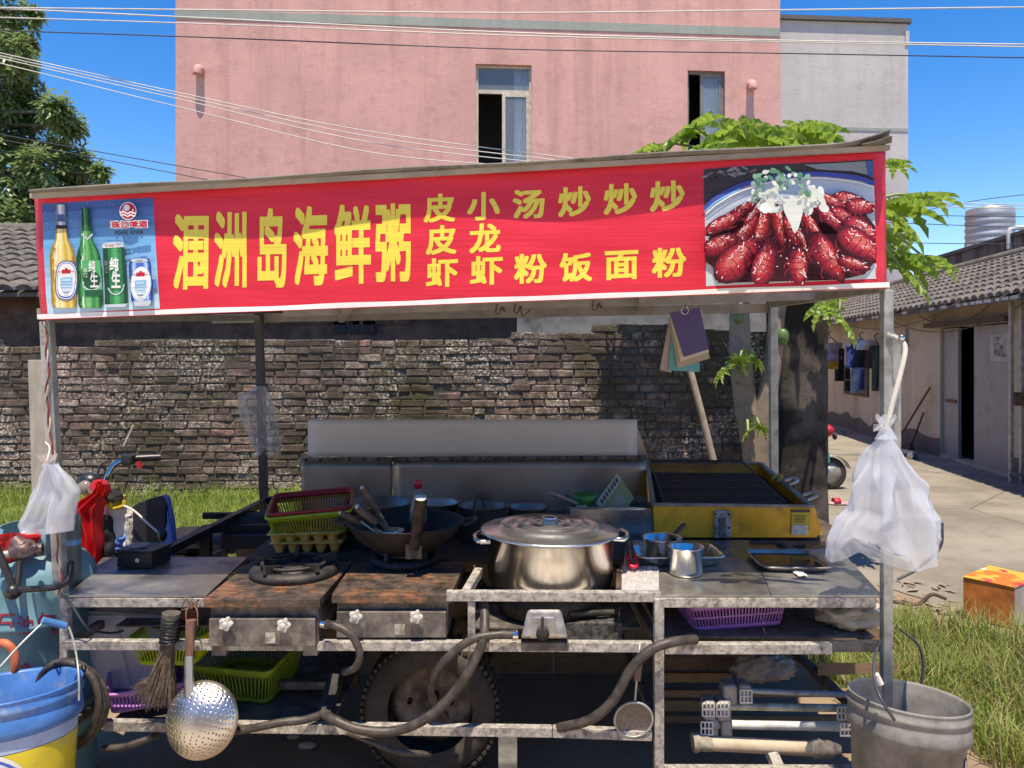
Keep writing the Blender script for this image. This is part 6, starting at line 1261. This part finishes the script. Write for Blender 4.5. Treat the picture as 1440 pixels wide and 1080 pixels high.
def bag(prof, Y, dep, seed, folds=7, n=96, m=60, crump=.016, fade=.0):
    "open-bottomed bag: prof = rows (py, left px, right px)"
    rows = sorted(prof); mb = MB()
    def at(t):
        y = rows[0][0] + (rows[-1][0] - rows[0][0]) * t
        for (ya, la, ra), (yb, lb, rb) in zip(rows, rows[1:]):
            if y <= yb: f = (y - ya) / (yb - ya); f = f * f * (3 - 2 * f) * .5 + f * .5; return y, la + (lb - la) * f, ra + (rb - ra) * f
        return rows[-1]
    def fn(u, v):
        y, l, r = at(v); a = 2 * pi * u; c = (l + r) / 2; hw = (r - l) / 2
        k = 1 + .16 * sin(folds * a + seed + 1.5 * sin(v * 3 + seed)) * min(1, v * 4)
        q = P(c + hw * cos(a) * (.93 + .07 * k), y, Y) + Vector((0, sin(a) * dep * (.15 + .85 * min(1, hw / 60)) * k, 0))
        w_ = min(1, v * 2.5); dd = lambda f, g, o: ridged(Vector((cos(a) * f + seed + o, sin(a) * f, q.z * g + o)))
        cr = lambda f, o, k: (1 - abs(sin(f * a + seed + o + k * sin(v * 3.1 + o)))) ** 2
        d = crump * w_ * (1.0 * cr(1.5, 0, 1.0) + .8 * cr(2.5, 2, -1.3) + .35 * cr(4.5, 4, 1.) + .55 * dd(1.1, 3.0, 3) ** 5 - .7)
        q += Vector((cos(a), sin(a), 0)) * d; q.z += (.022 * sin(3 * a + seed) + .02 * noise.noise(Vector((a * 2, seed, 0)))) * max(0, (v - .8) / .2); return q
    mb.grid(fn, n, m, cu=True); return mb
def drape(rows, Y, amp, fr, seed, n=40, m=30):
    "cloth between left and right pixel edges, row by row, with folds in depth"
    def fn(u, v):
        k = v * (len(rows) - 1); i = min(len(rows) - 2, int(k)); f = k - i; a, b = rows[i], rows[i + 1]; y0 = a[0] + (b[0] - a[0]) * f; l = a[1] + (b[1] - a[1]) * f; r = a[2] + (b[2] - a[2]) * f; sk = (a[3] if len(a) > 3 else 0) * (1 - f) + (b[3] if len(b) > 3 else 0) * f
        q = P(l + (r - l) * u, y0 + sk * u, Y); q.y += amp * sin(fr * u * 2 * pi + seed + 2 * sin(v * 3)) + amp * .8 * noise.noise(Vector((u * 4, v * 5, seed))) + .12 * (u - .5) ** 2; return q
    return MB().grid(fn, n, m)
clear = film('milky_clear_film', (.80, .85, .93), .48, .12); grey_film = film('smoky_film', (.62, .62, .62), .36, .2)
b1 = thing('plastic_bag', 'large translucent white plastic bag tied to the right post', 'plastic bag', P(1247, 600, 2.56))
bag([(612, 1240, 1252), (640, 1222, 1268), (680, 1203, 1290), (715, 1195, 1308), (735, 1178, 1318), (760, 1170, 1324), (782, 1180, 1316)], 2.56, .11, 2.2, 6, n=160, m=60, crump=.034).build('bag_body', clear, b1)
MB().grid(lambda u, v: P(1246 + (6 + 9 * abs(v - .45) * 2.2) * cos(2 * pi * u), 586 + 32 * v + 4 * sin(6 * pi * u) * (1 - v), 2.56 + .022 * sin(2 * pi * u) * (.6 + abs(v - .45) * 1.5)), 30, 10, cu=True).build('knot', clear, b1)
MB().grid(lambda u, v: P(1228 + 20 * u, 597 + 10 * v - 4 * sin(u * 3) + 6 * u, 2.55 + .02 * sin(u * 6 + v * 3)), 10, 5).build('ear', clear, b1)
MB().tube(spline([P(1247, 606, 2.56), P(1253, 575, 2.58), P(1265, 530, 2.6), P(1273, 490, 2.63), P(1262, 476, 2.66), P(1248, 470, 2.68)], 5), .009, 8).build('tie_strip', mt('old_white_strip', (.48, .46, .42), .7), b1)
q = thing('angle_bracket', 'small grey bracket bolted on the right post above the bag', 'bracket', P(1262, 478, 2.68)); MB().bar(P(1250, 468, 2.68), P(1276, 486, 2.65), .02, .02).build('arm', M['galv'], q); MB().tube([P(1276, 462, 2.64), P(1276, 490, 2.64)], .006, 8).build('bolt', M['iron'], q); MB().ball(P(1268, 475, 2.64), .012, 10, 6).build('nut', M['chrome'], q)
MB().bar(P(1256, 478, 2.72), P(1256, 690, 2.72), .05, .012, up=(0, 1, 0)).build('backing_plate', M['galv'], q)
b2 = thing('plastic_bag', 'small clear plastic bag tied to the left post', 'plastic bag', P(66, 645, 2.60))
for kk in (0, .05):
    drape([(652, 60, 74), (670, 51, 82), (695, 40, 80), (720, 29, 72), (740, 18, 60, 8), (748, 22, 56, 6)], 2.585 + kk, .012, 1.3, 1 + kk * 30, 20, 14).build('bag_side', clear, b2)
    drape([(654, 64, 76), (672, 66, 92), (692, 70, 106), (705, 66, 103), (730, 60, 99), (752, 57, 98, -4)], 2.57 + kk, .012, 1.1, 3 + kk * 30, 20, 14).build('bag_side', clear, b2)
MB().grid(lambda u, v: P(66 + (5 + 10 * abs(v - .7) * 1.4) * cos(2 * pi * u), 640 + 16 * v + 3 * sin(6 * pi * u) * (1 - v), 2.60 + .018 * sin(2 * pi * u)), 26, 8, cu=True).build('knot', film('pinkish_film', (.8, .68, .66), .6), b2)
MB().tube(spline([P(66, 648, 2.6), P(70, 630, 2.64), P(64, 622, 2.67)], 4), .003, 6).build('string', M['wire'], b2)
b3 = thing('plastic_bag', 'grey see-through bag hanging on the rear left post', 'plastic bag', P(366, 550, 4.28))
bag([(543, 358, 372), (558, 334, 380), (575, 335, 384), (600, 344, 388), (622, 352, 392), (636, 364, 388)], 4.26, .10, 8.3, 4, n=90, m=50, crump=.022).build('bag_body', grey_film, b3)
# ------------------------------------------------------------------ tricycle with clothes at the left
tY = 3.95; mo = thing('motor_tricycle', 'motor tricycle with chrome handlebar behind the left counter', 'tricycle', (XW(140, tY), tY, 0))
MB().tube(spline([P(128, 690, tY - .25), P(140, 690, tY - .1), P(147, 682, tY), P(152, 668, tY + .02), P(160, 655, tY + .04), P(172, 648, tY + .06), P(186, 646, tY + .08)], 5), .0145, 12).build('handlebar', M['chrome'], mo)
MB().tube([P(184, 645, tY + .08), P(226, 643, tY + .13)], .02, 12).build('grip', M['black_plastic'], mo); MB().box(P(181, 646, tY + .06), (.06, .06, .055)).build('switch_box', M['black_plastic'], mo, bevel=.01); MB().bar(P(194, 649, tY + .04), P(197, 658, tY + .04), .02, .02).build('switch_lever', red, mo)
MB().tube(spline([P(135, 675, tY), P(141, 655, tY), P(152, 648, tY)], 4), .006, 6).build('brake_cable', M['wire_dark'], mo); MB().tube([P(174, 628, tY + .3), P(188, 598, tY + .3)], .006, 6).build('mirror_stem', mt('pale_stem', (.5, .45, .38), .5), mo)
MB().ball(P(126, 679, tY - .1), .055, 20, 12, sc=(1.1, .9, .95)).build('headlamp', M['black_plastic'], mo); MB().lathe([(.001, .02), (.03, .018), (.036, 0)], P(119, 686, tY - .2), 22, R=Matrix.Rotation(radians(80), 3, 'X')).build('gauge', M['pet'], mo)
hx = Vector((XW(135, tY), tY, 0)); MB().tube([hx + Vector((0, 0, .92)), hx + Vector((-.12, -.15, .3))], .03, 12).build('fork', M['black_steel'], mo)
MB().lathe([(.2, -.04), (.27, -.05), (.3, 0), (.27, .05), (.2, .04)], hx + Vector((-.12, -.15, .3)), 32, R=Matrix.Rotation(pi / 2, 3, 'X')).build('wheel', M['tyre'], mo)
MB().box(hx + Vector((.2, .15, .5)), (.5, .28, .14)).build('chassis', M['black_steel'], mo, bevel=.03); MB().box(hx + Vector((.45, .3, .62)), (.45, .3, .1)).build('seat', M['black_plastic'], mo, bevel=.04)
N = NT('red_plastic_film'); N.set(Base_Color=(.62, .015, .02), Roughness=.3); N.b.inputs['Coat Weight'].default_value = .5; N.b.inputs['Transmission Weight'].default_value = 0
tl = N.n('BsdfTranslucent'); tl.inputs[0].default_value = (.7, .02, .02, 1); mx = N.n('MixShader'); mx.inputs[0].default_value = .4; N.l(N.b.outputs[0], mx.inputs[1]); N.l(tl.outputs[0], mx.inputs[2]); N.l(mx.outputs[0], N.out.inputs[0]); M['redfilm'] = N.mat
rb_ = thing('red_plastic_bag', 'bright red plastic bag hanging from the tricycle handlebar', 'plastic bag', P(125, 720, 3.6))
drape([(682, 134, 148), (694, 126, 150), (704, 108, 146), (716, 94, 141), (735, 100, 138), (765, 108, 138), (795, 118, 134)], 3.62, .016, 2.9, 1).build('bag_front', M['redfilm'], rb_); drape([(683, 136, 147), (704, 112, 144), (735, 106, 137), (790, 120, 133)], 3.74, .015, 2.2, 4).build('bag_back', M['redfilm'], rb_)
MB().tube(spline([P(136, 690, 3.64), P(130, 684, 3.68), P(136, 678, 3.75), P(147, 679, 3.75), P(148, 690, 3.66)], 4), .014, 8).build('loop_handle', M['redfilm'], rb_)
rb2 = thing('red_plastic_bag', 'red plastic sheet lying on the blue cylinder at the left edge', 'plastic bag', P(10, 760, 2.95)); drape([(752, -14, 40, -4), (765, -14, 50, -8), (780, -14, 34), (800, -14, 14), (812, -14, 6)], 2.775, .012, 1.8, 2).build('sheet', M['redfilm'], rb2)
ja = thing('draped_jacket', 'white, yellow and black jacket draped over the tricycle', 'jacket', P(165, 720, 3.8))
def puff(rows, Y, col, nm, amp=.03, fr=2.5, seed=0): drape(rows, Y, amp, fr, seed).build(nm, mt('jacket_' + nm, col, .7, 0, .1, 12, .3, 50), ja, solid=.02)
puff([(708, 145, 166), (720, 142, 184), (735, 150, 186), (752, 158, 186), (764, 168, 186), (771, 180, 186)], 3.72, (.62, .60, .58), 'white_panel', .012, 1.3, 1); puff([(700, 144, 168), (708, 150, 171), (714, 156, 171)], 3.69, (.62, .44, .03), 'yellow_panel', .02, 2, 2)
puff([(690, 138, 152), (698, 144, 164), (705, 154, 164)], 3.67, (.015, .015, .018), 'dark_collar', .02, 1.5, 3); puff([(726, 140, 152), (735, 138, 158), (755, 138, 163), (775, 138, 163), (792, 136, 163)], 3.70, (.014, .014, .018), 'dark_sleeve', .02, 1.2, 4)
puff([(724, 176, 186), (740, 178, 186.5), (770, 180, 186.5)], 3.685, (.5, .49, .47), 'ribbed_edge', .012, 9, 5); puff([(756, 162, 184), (768, 163, 190), (776, 163, 178)], 3.71, (.05, .14, .42), 'blue_hem', .02, 1.4, 2)
ws = thing('wind_shield', 'black and blue padded wind shield standing beside the jacket', 'wind shield', P(212, 780, 3.6)); bl_ = mt('blue_foam_edge', (.05, .16, .48), .6); nvy = mt('navy_black_fabric', (.012, .012, .022), .75)
sh = [(186, 712), (196, 706), (228, 697), (233, 700), (240, 730), (242, 760), (240, 795), (186, 795)]
MB().prism([P(x, y, 3.58) for x, y in sh[:3]] + [P(234, 704, 3.58), P(233, 740, 3.58), P(225, 768, 3.58), P(218, 780, 3.58), P(186, 780, 3.58)], (0, .03, 0)).build('fabric_panel', nvy, ws, bevel=.006)
MB().prism([P(228, 697, 3.575), P(233, 700, 3.575), P(240, 728, 3.575), P(243, 760, 3.575), P(240, 790, 3.575), P(214, 792, 3.575), P(222, 772, 3.575), P(229, 755, 3.575), P(235, 735, 3.575), P(234, 704, 3.575)], (0, .045, 0)).build('foam_edge', bl_, ws, bevel=.006)
MB().tube(spline([P(174, 711, 3.55), P(188, 718, 3.54), P(205, 733, 3.53), P(222, 748, 3.53)], 4), .005, 6).build('bungee', M['wire'], ws); MB().ball(P(228, 752, 3.52), .022, 12, 8, sc=(1, 1, 1.5)).build('bungee_hook', M['black_plastic'], ws)
# leaning stick behind the menu boards
q = thing('wooden_stick', 'bare wooden stick leaning behind the menu boards', 'stick', P(1006, 660, 5.0)); MB().tube([P(969, 515, 5.0), P(985, 575, 4.95), P(1006, 660, 4.9), P(1016, 700, 4.88)], [.022, .0225, .024, .024], 10).build('shaft', M['wood_grey'], q)
# ------------------------------------------------------------------ overhead wires
def wire(pts, Y, r, mat, label, grp):
    (xa, ya), (xb, yb), (xc, yc), (xd, yd_) = pts[0], pts[1], pts[-2], pts[-1]
    pts = ([(xa - 900, ya - 900 * (yb - ya) / (xb - xa))] if xa < 0 else []) + list(pts) + ([(xd + 900, yd_ + 900 * (yd_ - yc) / (xd - xc))] if xd > 1440 else [])
    pts = spline([P(a, b, Y) for a, b in pts], 8); one(MB().tube(pts, r, 6), 'overhead_wire', M[mat], label, 'cable', pts[0], grp)
G1, G2 = 'wires across the pink building', 'wires slanting down at the left'
wire([(-80, 10), (300, 14), (720, 18), (1100, 14), (1540, 9)], 9.0, .0085, 'wire', 'uppermost pale wire crossing the whole sky and pink wall', G1); wire([(-80, 8), (300, 26), (720, 46), (1100, 57), (1540, 64)], 9.2, .009, 'wire', 'thick pale wire just below the grey-green band', G1)
wire([(-80, 22), (300, 34), (720, 50), (1100, 59), (1540, 68)], 9.4, .0075, 'wire', 'thin pale wire running close under the thick one', G1); wire([(-80, 40), (300, 53), (720, 69), (1100, 75), (1540, 83)], 9.1, .007, 'wire_dark', 'dark blue wire crossing the pink wall, lowest of the long ones', G1)
for k, (y0, y1, y2, lab) in enumerate(((69, 130, 226, 'upper of the pale wires slanting down to the banner'), (73, 134, 228, 'second pale wire slanting down to the banner'), (76, 139, 231, 'third pale wire slanting down to the banner'), (82, 150, 236, 'lowest and brightest pale wire slanting down to the banner'))):
    wire([(-60, y0 - 8), (250, y1), (520, y1 + 55 + k * 3), (830 - k * 25, y2), (1000, y2 + 24)], 9.6 + k * .1, .0062, 'wire', lab, G2)
for k, (a, lab) in enumerate((((40, 196, 350, 247), 'far dark wire below the left tree branch'), ((60, 206, 300, 252), 'second far dark wire below the left tree branch'))):
    wire([(a[0] - 80, a[1] - 14), ((a[0] + a[2]) / 2, (a[1] + a[3]) / 2 + 2), (a[2] + 60, a[3] + 14)], 13, .008, 'wire_dark', lab, 'far wires at left')
for k, (ya, yb, m_, lab) in enumerate(((278, 288, 'wire', 'upper pale wire in the sky above the water tank'), (284, 293, 'wire', 'lower pale wire crossing the sky in front of the water tank'), (300, 303, 'wire_dark', 'dark wire crossing the top of the water tank'), (310, 319, 'wire_dark', 'dark wire crossing the middle of the water tank'), (341, 340, 'wire_dark', 'lowest thin dark wire left of the water tank'))):
    wire([(1100, ya - 4), (1340, (ya + yb) / 2 + 2), (1540, yb + 3)], 11.5, .0075 if m_ == 'wire' else .006, m_, lab, 'wires by the water tank')
wire([(1300, 296), (1380, 281), (1540, 262)], 11.7, .006, 'wire_dark', 'dark wire rising to the right above the water tank', 'wires by the water tank')
# ------------------------------------------------------------------ plants
def leaf_mat(name, c1, c2, trans=.35, rough=.4):
    N = NT(name); oi = N.n('ObjectInfo').outputs['Random']; g = N.n('NewGeometry'); r = N.math('FRACT', N.math('ADD', oi, g.outputs['Random Per Island'])); col = N.mix(r, c1, c2); col = N.mix(N.ramp(N.noise(6, 4, .6), .4, .7, 0, .35), col, tuple(x * .6 for x in c1))
    N.set(Base_Color=col, Roughness=rough); tl = N.n('BsdfTranslucent'); N.l(N.mix(.5, col, tuple(min(1, x * 1.6) for x in c2)), tl.inputs[0]); mx = N.n('MixShader'); mx.inputs[0].default_value = trans; N.l(N.b.outputs[0], mx.inputs[1]); N.l(tl.outputs[0], mx.inputs[2]); N.l(mx.outputs[0], N.out.inputs[0]); return N.mat
M['papaya'] = leaf_mat('papaya_leaf', (.12, .235, .03), (.29, .41, .075), .5)
M['leaf'] = leaf_mat('glossy_tree_leaf', (.09, .17, .06), (.24, .33, .13), .4, .34)
M['grass'] = leaf_mat('grass_blade', (.15, .25, .04), (.34, .43, .11), .4, .5)
M['drygrass'] = leaf_mat('dry_grass_blade', (.16, .17, .045), (.42, .36, .17), .35, .6)
M['bark'] = mt('papaya_bark', (.25, .20, .15), .85, 0, .3, 9, .6, 30, dirt=.2)
M['treebark'] = mt('grey_branch_bark', (.10, .085, .07), .9, 0, .3, 9, .4)
# papaya leaf: palmate, seven lobes, each with side lobes
def papaya_mesh(seed):
    r_ = random.Random(seed); v = [(0, 0, 0)]; out = []
    lobes = 9
    for i in range(lobes):
        a = radians(-150 + 300 * i / (lobes - 1)) ; L = (.34 - .14 * abs(i - (lobes - 1) / 2) / ((lobes - 1) / 2)) * r_.uniform(.9, 1.1)
        hw = .20
        pts = [(.18, -hw * 1.15), (.38, -hw * .9), (.46, -hw * 1.7), (.56, -hw * .75), (.68, -hw * 1.35), (.76, -hw * .45), (.86, -hw * .62), (1., 0), (.86, hw * .62), (.76, hw * .45), (.68, hw * 1.35), (.56, hw * .75), (.46, hw * 1.7), (.38, hw * .9), (.18, hw * 1.15)]
        out.append([(L * t * cos(a) - L * w_ * .62 * sin(a), L * t * sin(a) + L * w_ * .62 * cos(a)) for t, w_ in pts])
        base = len(v); mid = []
        droop = r_.uniform(.12, .35)
        def z(x, y): d = sqrt(x * x + y * y); return -droop * d * d * 1.6 + .05 * d + r_.uniform(-.008, .008)
    me_v = []; me_f = []
    for lo, i in zip(out, range(lobes)):
        a = radians(-150 + 300 * i / (lobes - 1)); L = max(sqrt(x * x + y * y) for x, y in lo); b = len(me_v); dr = r_.uniform(.25, .9)
        ax = [(L * t * cos(a), L * t * sin(a)) for t in (0, .18, .38, .46, .56, .68, .76, .86, 1.)]
        zz = lambda x, y, rib: -dr * (x * x + y * y) * 1.3 + (-.018 if rib else .012)
        me_v += [(x, y, zz(x, y, True)) for x, y in ax]; lft, rgt = lo[:7], lo[8:][::-1]; bl_i = len(me_v); me_v += [(x, y, zz(x, y, False)) for x, y in lft]; br_i = len(me_v); me_v += [(x, y, zz(x, y, False)) for x, y in rgt]
        me_f += [(b, bl_i, b + 1), (b, b + 1, br_i)]
        for k in range(6): me_f += [(b + 1 + k, bl_i + k, bl_i + k + 1, b + 2 + k), (b + 1 + k, b + 2 + k, br_i + k + 1, br_i + k)]
        me_f += [(b + 7, bl_i + 6, b + 8), (b + 7, b + 8, br_i + 6)]
    me = bpy.data.meshes.new('leaf'); me.from_pydata(me_v, [], me_f); me.materials.append(M['papaya']); me.update(); return me
PM = [papaya_mesh(i) for i in range(5)]
pY = 5.85; pt_ = thing('papaya_tree', 'forked papaya tree with large lobed leaves rising behind the stall', 'tree', (XW(1062, pY), pY, 0))
tr_ = MB().tube(spline([Vector((XW(1064, pY), pY, 0)), P(1064, 700, pY), P(1063, 640, pY), P(1052, 585, pY), P(1043, 520, pY), P(1040, 450, pY), P(1042, 380, pY + .05), P(1046, 250, pY + .1)], 5), [.115 - .0015 * i for i in range(36)], 12)
tr_.build('trunk', M['bark'], pt_); MB().tube(spline([P(1063, 660, pY - .02), P(1068, 615, pY - .04), P(1078, 560, pY - .06), P(1088, 500, pY - .06), P(1095, 430, pY - .05), P(1120, 360, pY - .05), P(1190, 320, pY - .1)], 5), [.09 - .0017 * i for i in range(31)], 12).build('branch', M['bark'], pt_)
for px, py, r in ((1101, 473, .055), (1038, 447, .04)): MB().ball(P(px, py, pY - .12), r, 14, 10, sc=(.85, .85, 1.2)).build('fruit', mt('green_papaya', (.10, .17, .05), .45), pt_)
rl_ = random.Random(12)
def pleaf(px, py, Y, size, yaw, tilt, origin, pit=True):
    o = bpy.data.objects.new('leaf', rl_.choice(PM)); COL.objects.link(o); o.parent = pt_; tgt = P(px, py, Y); o.location = tgt - pt_.location; o.scale = (size,) * 3
    o.rotation_euler = (Matrix.Rotation(yaw, 3, 'Z') @ Matrix.Rotation(tilt, 3, 'Y')).to_euler()
    if pit:
        q_ = spline([origin, origin.lerp(tgt, .5) + Vector((0, 0, .10)), tgt], 4); MB().tube(q_, [.016 - .001 * i for i in range(len(q_))], 6).build('petiole', M['papayastem'], pt_)
M['papayastem'] = mt('pale_green_stem', (.26, .32, .12), .6)
o1, o2 = P(1048, 265, pY + .1), P(1190, 318, pY - .1)
for px, py, dy, sz, yaw, tilt in ((975, 178, -.1, 1.1, 3.0, .55), (940, 200, .1, 1.05, 3.3, .6), (900, 214, .0, .95, 3.1, .45), (1010, 195, -.25, 1.0, 2.6, .7), (1050, 198, -.2, 1.05, 1.6, .7), (1040, 178, .1, .9, 1.0, .5), (1085, 192, -.1, 1.1, .4, .6), (1125, 186, .05, 1.1, .2, .45), (1150, 178, .1, .85, .1, .35), (1105, 205, -.3, 1.0, -.4, .7), (985, 208, -.4, 1.0, -2.4, .7), (1070, 215, -.45, 1.0, -1.4, .8),
        (905, 300, .30, .8, 3.1, .5), (930, 300, .35, 1.1, 2.9, .9), (990, 280, .35, 1.1, 2.2, .9), (1040, 300, .38, 1.1, 1.4, .9), (1090, 290, .35, 1.1, .7, .9), (1000, 350, .3, 1.0, 3.4, 1.0), (950, 360, .28, .8, 3.1, 1.0), (868, 340, .30, .5, 3.2, .5), (1060, 360, .3, 1., 1.5, 1.)): pleaf(px, py, pY + dy, sz * 1.08, yaw, tilt * .8, o1)
for px, py, dy, sz, yaw, tilt in ((1262, 288, -.2, 1.15, .35, .35), (1300, 274, -.15, .9, .5, .1), (1258, 305, -.45, .9, -.4, .8), (1262, 362, -.2, 1.05, .1, .55), (1300, 362, -.15, .85, 0, .35), (1268, 378, -.4, .85, -.5, .8), (1180, 445, -.35, .72, -.6, 1.1), (1160, 428, -.2, .7, 3.6, .9), (1240, 330, .2, 1., .8, .7), (1210, 300, -.1, 1, 1.2, .6), (1255, 228, .1, .6, .4, .3)): pleaf(px, py, pY + dy, sz * 1.0, yaw, tilt * .8, o2)
for px, py, sz, yaw in ((1018, 520, .42, 3.3), (1040, 505, .4, 1.2), (1062, 505, .36, .2), (1070, 600, .35, .5), (1052, 606, .3, 2.8)): pleaf(px, py, pY - .25, sz, yaw, .8, P(1050, py + 8, pY - .1))
# leafy tree at the upper left
lY = 14.0; lt = thing('broadleaf_tree', 'tall leafy green tree at the upper left edge', 'tree', (-11.6, lY, 0)); rt = random.Random(21)
MB().tube(spline([Vector((-11.6, lY, 0)), Vector((-11.5, lY, 3)), Vector((-11.2, lY, 6)), Vector((-11.3, lY, 9.5))], 5), [.26 - .013 * i for i in range(16)], 10).build('trunk', M['treebark'], lt)
cl = [(8, 20, 48, 0), (-30, 60, 70, .5), (12, 75, 42, -.4), (25, 105, 32, .2), (10, 140, 40, 0), (48, 152, 32, .4), (80, 158, 30, -.3), (98, 178, 22, 0), (30, 190, 40, .5), (-10, 200, 60, 0), (82, 208, 26, .3), (112, 228, 24, 0), (142, 243, 15, -.2), (60, 240, 40, -.4), (25, 262, 50, 0), (110, 255, 26, .4), (75, 275, 40, .2), (-10, 300, 60, .3), (30, 318, 46, -.4), (60, 330, 45, .5), (120, 280, 18, 0), (-40, 130, 70, .8), (-50, 250, 70, .8), (-70, 20, 80, .2), (-80, 170, 80, -.2), (40, 60, 14, .1), (48, 20, 12, .2), (100, 300, 40, 1.2), (40, 360, 60, 1), (-10, 380, 70, .6)]
lv = MB(); br = MB()
for cx, cy, rp, dy in cl:
    Yc = lY + dy; cc = P(cx, cy, Yc); R_l = rp * Yc / F
    base = Vector((-11.25, lY, min(9.2, cc.z - .6))); br_pts = spline([base, base.lerp(cc, .55) + Vector((0, 0, .25)), cc], 5); br.tube(br_pts, [.06 - .0045 * i for i in range(len(br_pts))], 6, cap=False)
    for k in range(int(26 + rp * 2.9)):
        d = Vector((rt.gauss(0, 1), rt.gauss(0, 1), rt.gauss(0, 1))); d.normalize(); tip = cc + d * R_l * (rt.uniform(.25, 1) ** .6) * Vector((1, 1, .8)).length / 1.65
        if k % 6 == 0: br.tube([cc, tip], [.012, .004], 4, cap=False)
        ax = (d + Vector((0, 0, -.5)) + Vector((rt.uniform(-.6, .6), rt.uniform(-.6, .6), rt.uniform(-.3, .3)))).normalized(); sd2 = ax.cross(Vector((rt.uniform(-.3, .3), rt.uniform(-.3, .3), 1))).normalized(); nrm = sd2.cross(ax)
        for j in range(5):
            sgn = 1 if j % 2 else -1; b_ = tip - ax * .05 * j; la = (ax * .7 + sd2 * sgn * (0 if j == 0 else .9)).normalized(); L = rt.uniform(.12, .19); wd = L * .2; sx2 = la.cross(nrm).normalized() * wd
            lv.add([b_, b_ + la * L * .45 + sx2 - nrm * .01, b_ + la * L - nrm * .03, b_ + la * L * .45 - sx2 - nrm * .01], [(0, 1, 2, 3)])
br.build('limbs', M['treebark'], lt); lv.build('crown', M['leaf'], lt)
# grass
def grass(name, n, fn, hmin, hmax, mat, seed, wid=.006, lean_=.45):
    r_ = random.Random(seed); v = []; f = []
    for _ in range(n):
        p = fn(r_)
        if p is None: continue
        x, y, hs_ = p; z0 = bank_z(x, y); h = r_.uniform(hmin, hmax) * hs_; a = r_.uniform(0, 2 * pi); l = r_.uniform(.1, lean_) * h; dx, dy = cos(a) * l, sin(a) * l; b = a + pi / 2 + r_.uniform(-.6, .6); wx, wy = cos(b) * wid * .5, sin(b) * wid * .5; i = len(v)
        v += [(x - wx, y - wy, z0), (x + wx, y + wy, z0), (x + dx * .35 + wx * .8, y + dy * .35 + wy * .8, z0 + h * .6), (x + dx * .35 - wx * .8, y + dy * .35 - wy * .8, z0 + h * .6), (x + dx * 1.1, y + dy * 1.1, z0 + h * (.98 if l < .3 * h else .82))]
        f += [(i, i + 1, i + 2, i + 3), (i + 3, i + 2, i + 4)]
    me = bpy.data.meshes.new(name); me.from_pydata(v, [], f); me.materials.append(mat); o = bpy.data.objects.new(name, me); COL.objects.link(o); return stuff(o)
def f1(r_):
    y = r_.uniform(4.35, 6.5); x = r_.uniform(-5.4, .2)
    if noise.noise(Vector((x * 1.1, y * 1.1, 3))) < -.38: return None
    return x, y, .75 + .6 * noise.noise(Vector((x * 1.7, y * 1.7, 0))) + (.35 if y > 6.1 else 0)
g1 = grass('grass', 34000, f1, .07, .24, M['grass'], 1, .006, 1.0); tag(g1, 'green weeds growing between the cart and the brick wall', 'grass')
def f2_(r_):
    x = r_.uniform(1.55, 4.2); y = r_.uniform(3.0, 4.75)
    if noise.noise(Vector((x * 1.6, y * 1.6, 7))) + .5 * (1 if y < 4.4 else -.2) - .35 * max(0, 1.75 - x) * 3 < .12: return None
    if y > 4.45 and x > 2.55: return None
    if y < 3.25 and x < 1.9: return None
    return x, y, .8 + .5 * noise.noise(Vector((x * 2, y * 2, 2)))
g2 = grass('grass', 11000, f2_, .10, .32, M['drygrass'], 2, .006, .8); tag(g2, 'straw coloured grass tufts right of the cart', 'dry grass')
g3 = grass('grass', 14000, f2_, .10, .30, M['grass'], 3, .006, .7); tag(g3, 'green grass blades mixed in the tufts right of the cart', 'green grass')
# dry litter by the concrete edge
r_ = random.Random(8); lt_ = MB()
for k in range(420):
    x, y = r_.uniform(1.9, 4.3), r_.uniform(4.2, 5.6)
    if r_.random() < (abs(y - 4.85) - .15): continue
    a = r_.uniform(0, 6.28); L = r_.uniform(.02, .07); W_ = L * r_.uniform(.2, .5); c = Vector((x, y, .014 + r_.uniform(0, .012))); d = Vector((cos(a), sin(a), r_.uniform(-.1, .25))) * L; e = Vector((-sin(a), cos(a), r_.uniform(-.2, .3))) * W_
    lt_.add([c - d, c + e, c + d, c - e], [(0, 1, 2, 3)])
lo = lt_.build('leaf_litter', leaf_mat('dry_litter', (.16, .12, .08), (.40, .33, .25), .1, .8)); stuff(lo); tag(lo, 'dry leaves and straw scattered along the concrete edge', 'litter')
tg = [((1262, 815), (1290, 800), (1322, 770), (1325, 735)), ((1256, 846), (1290, 850), (1310, 836), (1330, 842)), ((1265, 885), (1290, 905), (1298, 930), (1296, 965))]
for k, (pts, lab, m_) in enumerate(zip(tg, ('dark cable loop hanging beside the large bag', 'bent dry twig on the ground behind the right post', 'black wire end arching out beside the grey bucket'), ('wire_dark', 'wood_dark', 'wire_dark'))):
    Yk = (2.8, 4.9, 2.75)[k]; q_ = spline([P(a, b, Yk) for a, b in pts], 5); one(MB().tube(q_, (.005, .012, .005)[k], 6), ('hanging_cable', 'dry_twig', 'hanging_cable')[k], M[m_], lab, ('cable', 'twig', 'cable')[k], q_[0])
# a few pebbles and scraps on the shaded ground under the cart
for k, (px, py, sx, lab) in enumerate(((412, 1040, .02, 'small pale scrap on the ground under the cart, left one'), (432, 1052, .03, 'pale pebble on the ground under the cart near the hose'))):
    Yk = YG(py); one(MB().ball((XW(px, Yk), Yk, .012), sx, 10, 6, sc=(1.3, .8, .4)), 'pebble', M['eave_paint'], lab, 'pebble', (XW(px, Yk), Yk, 0))
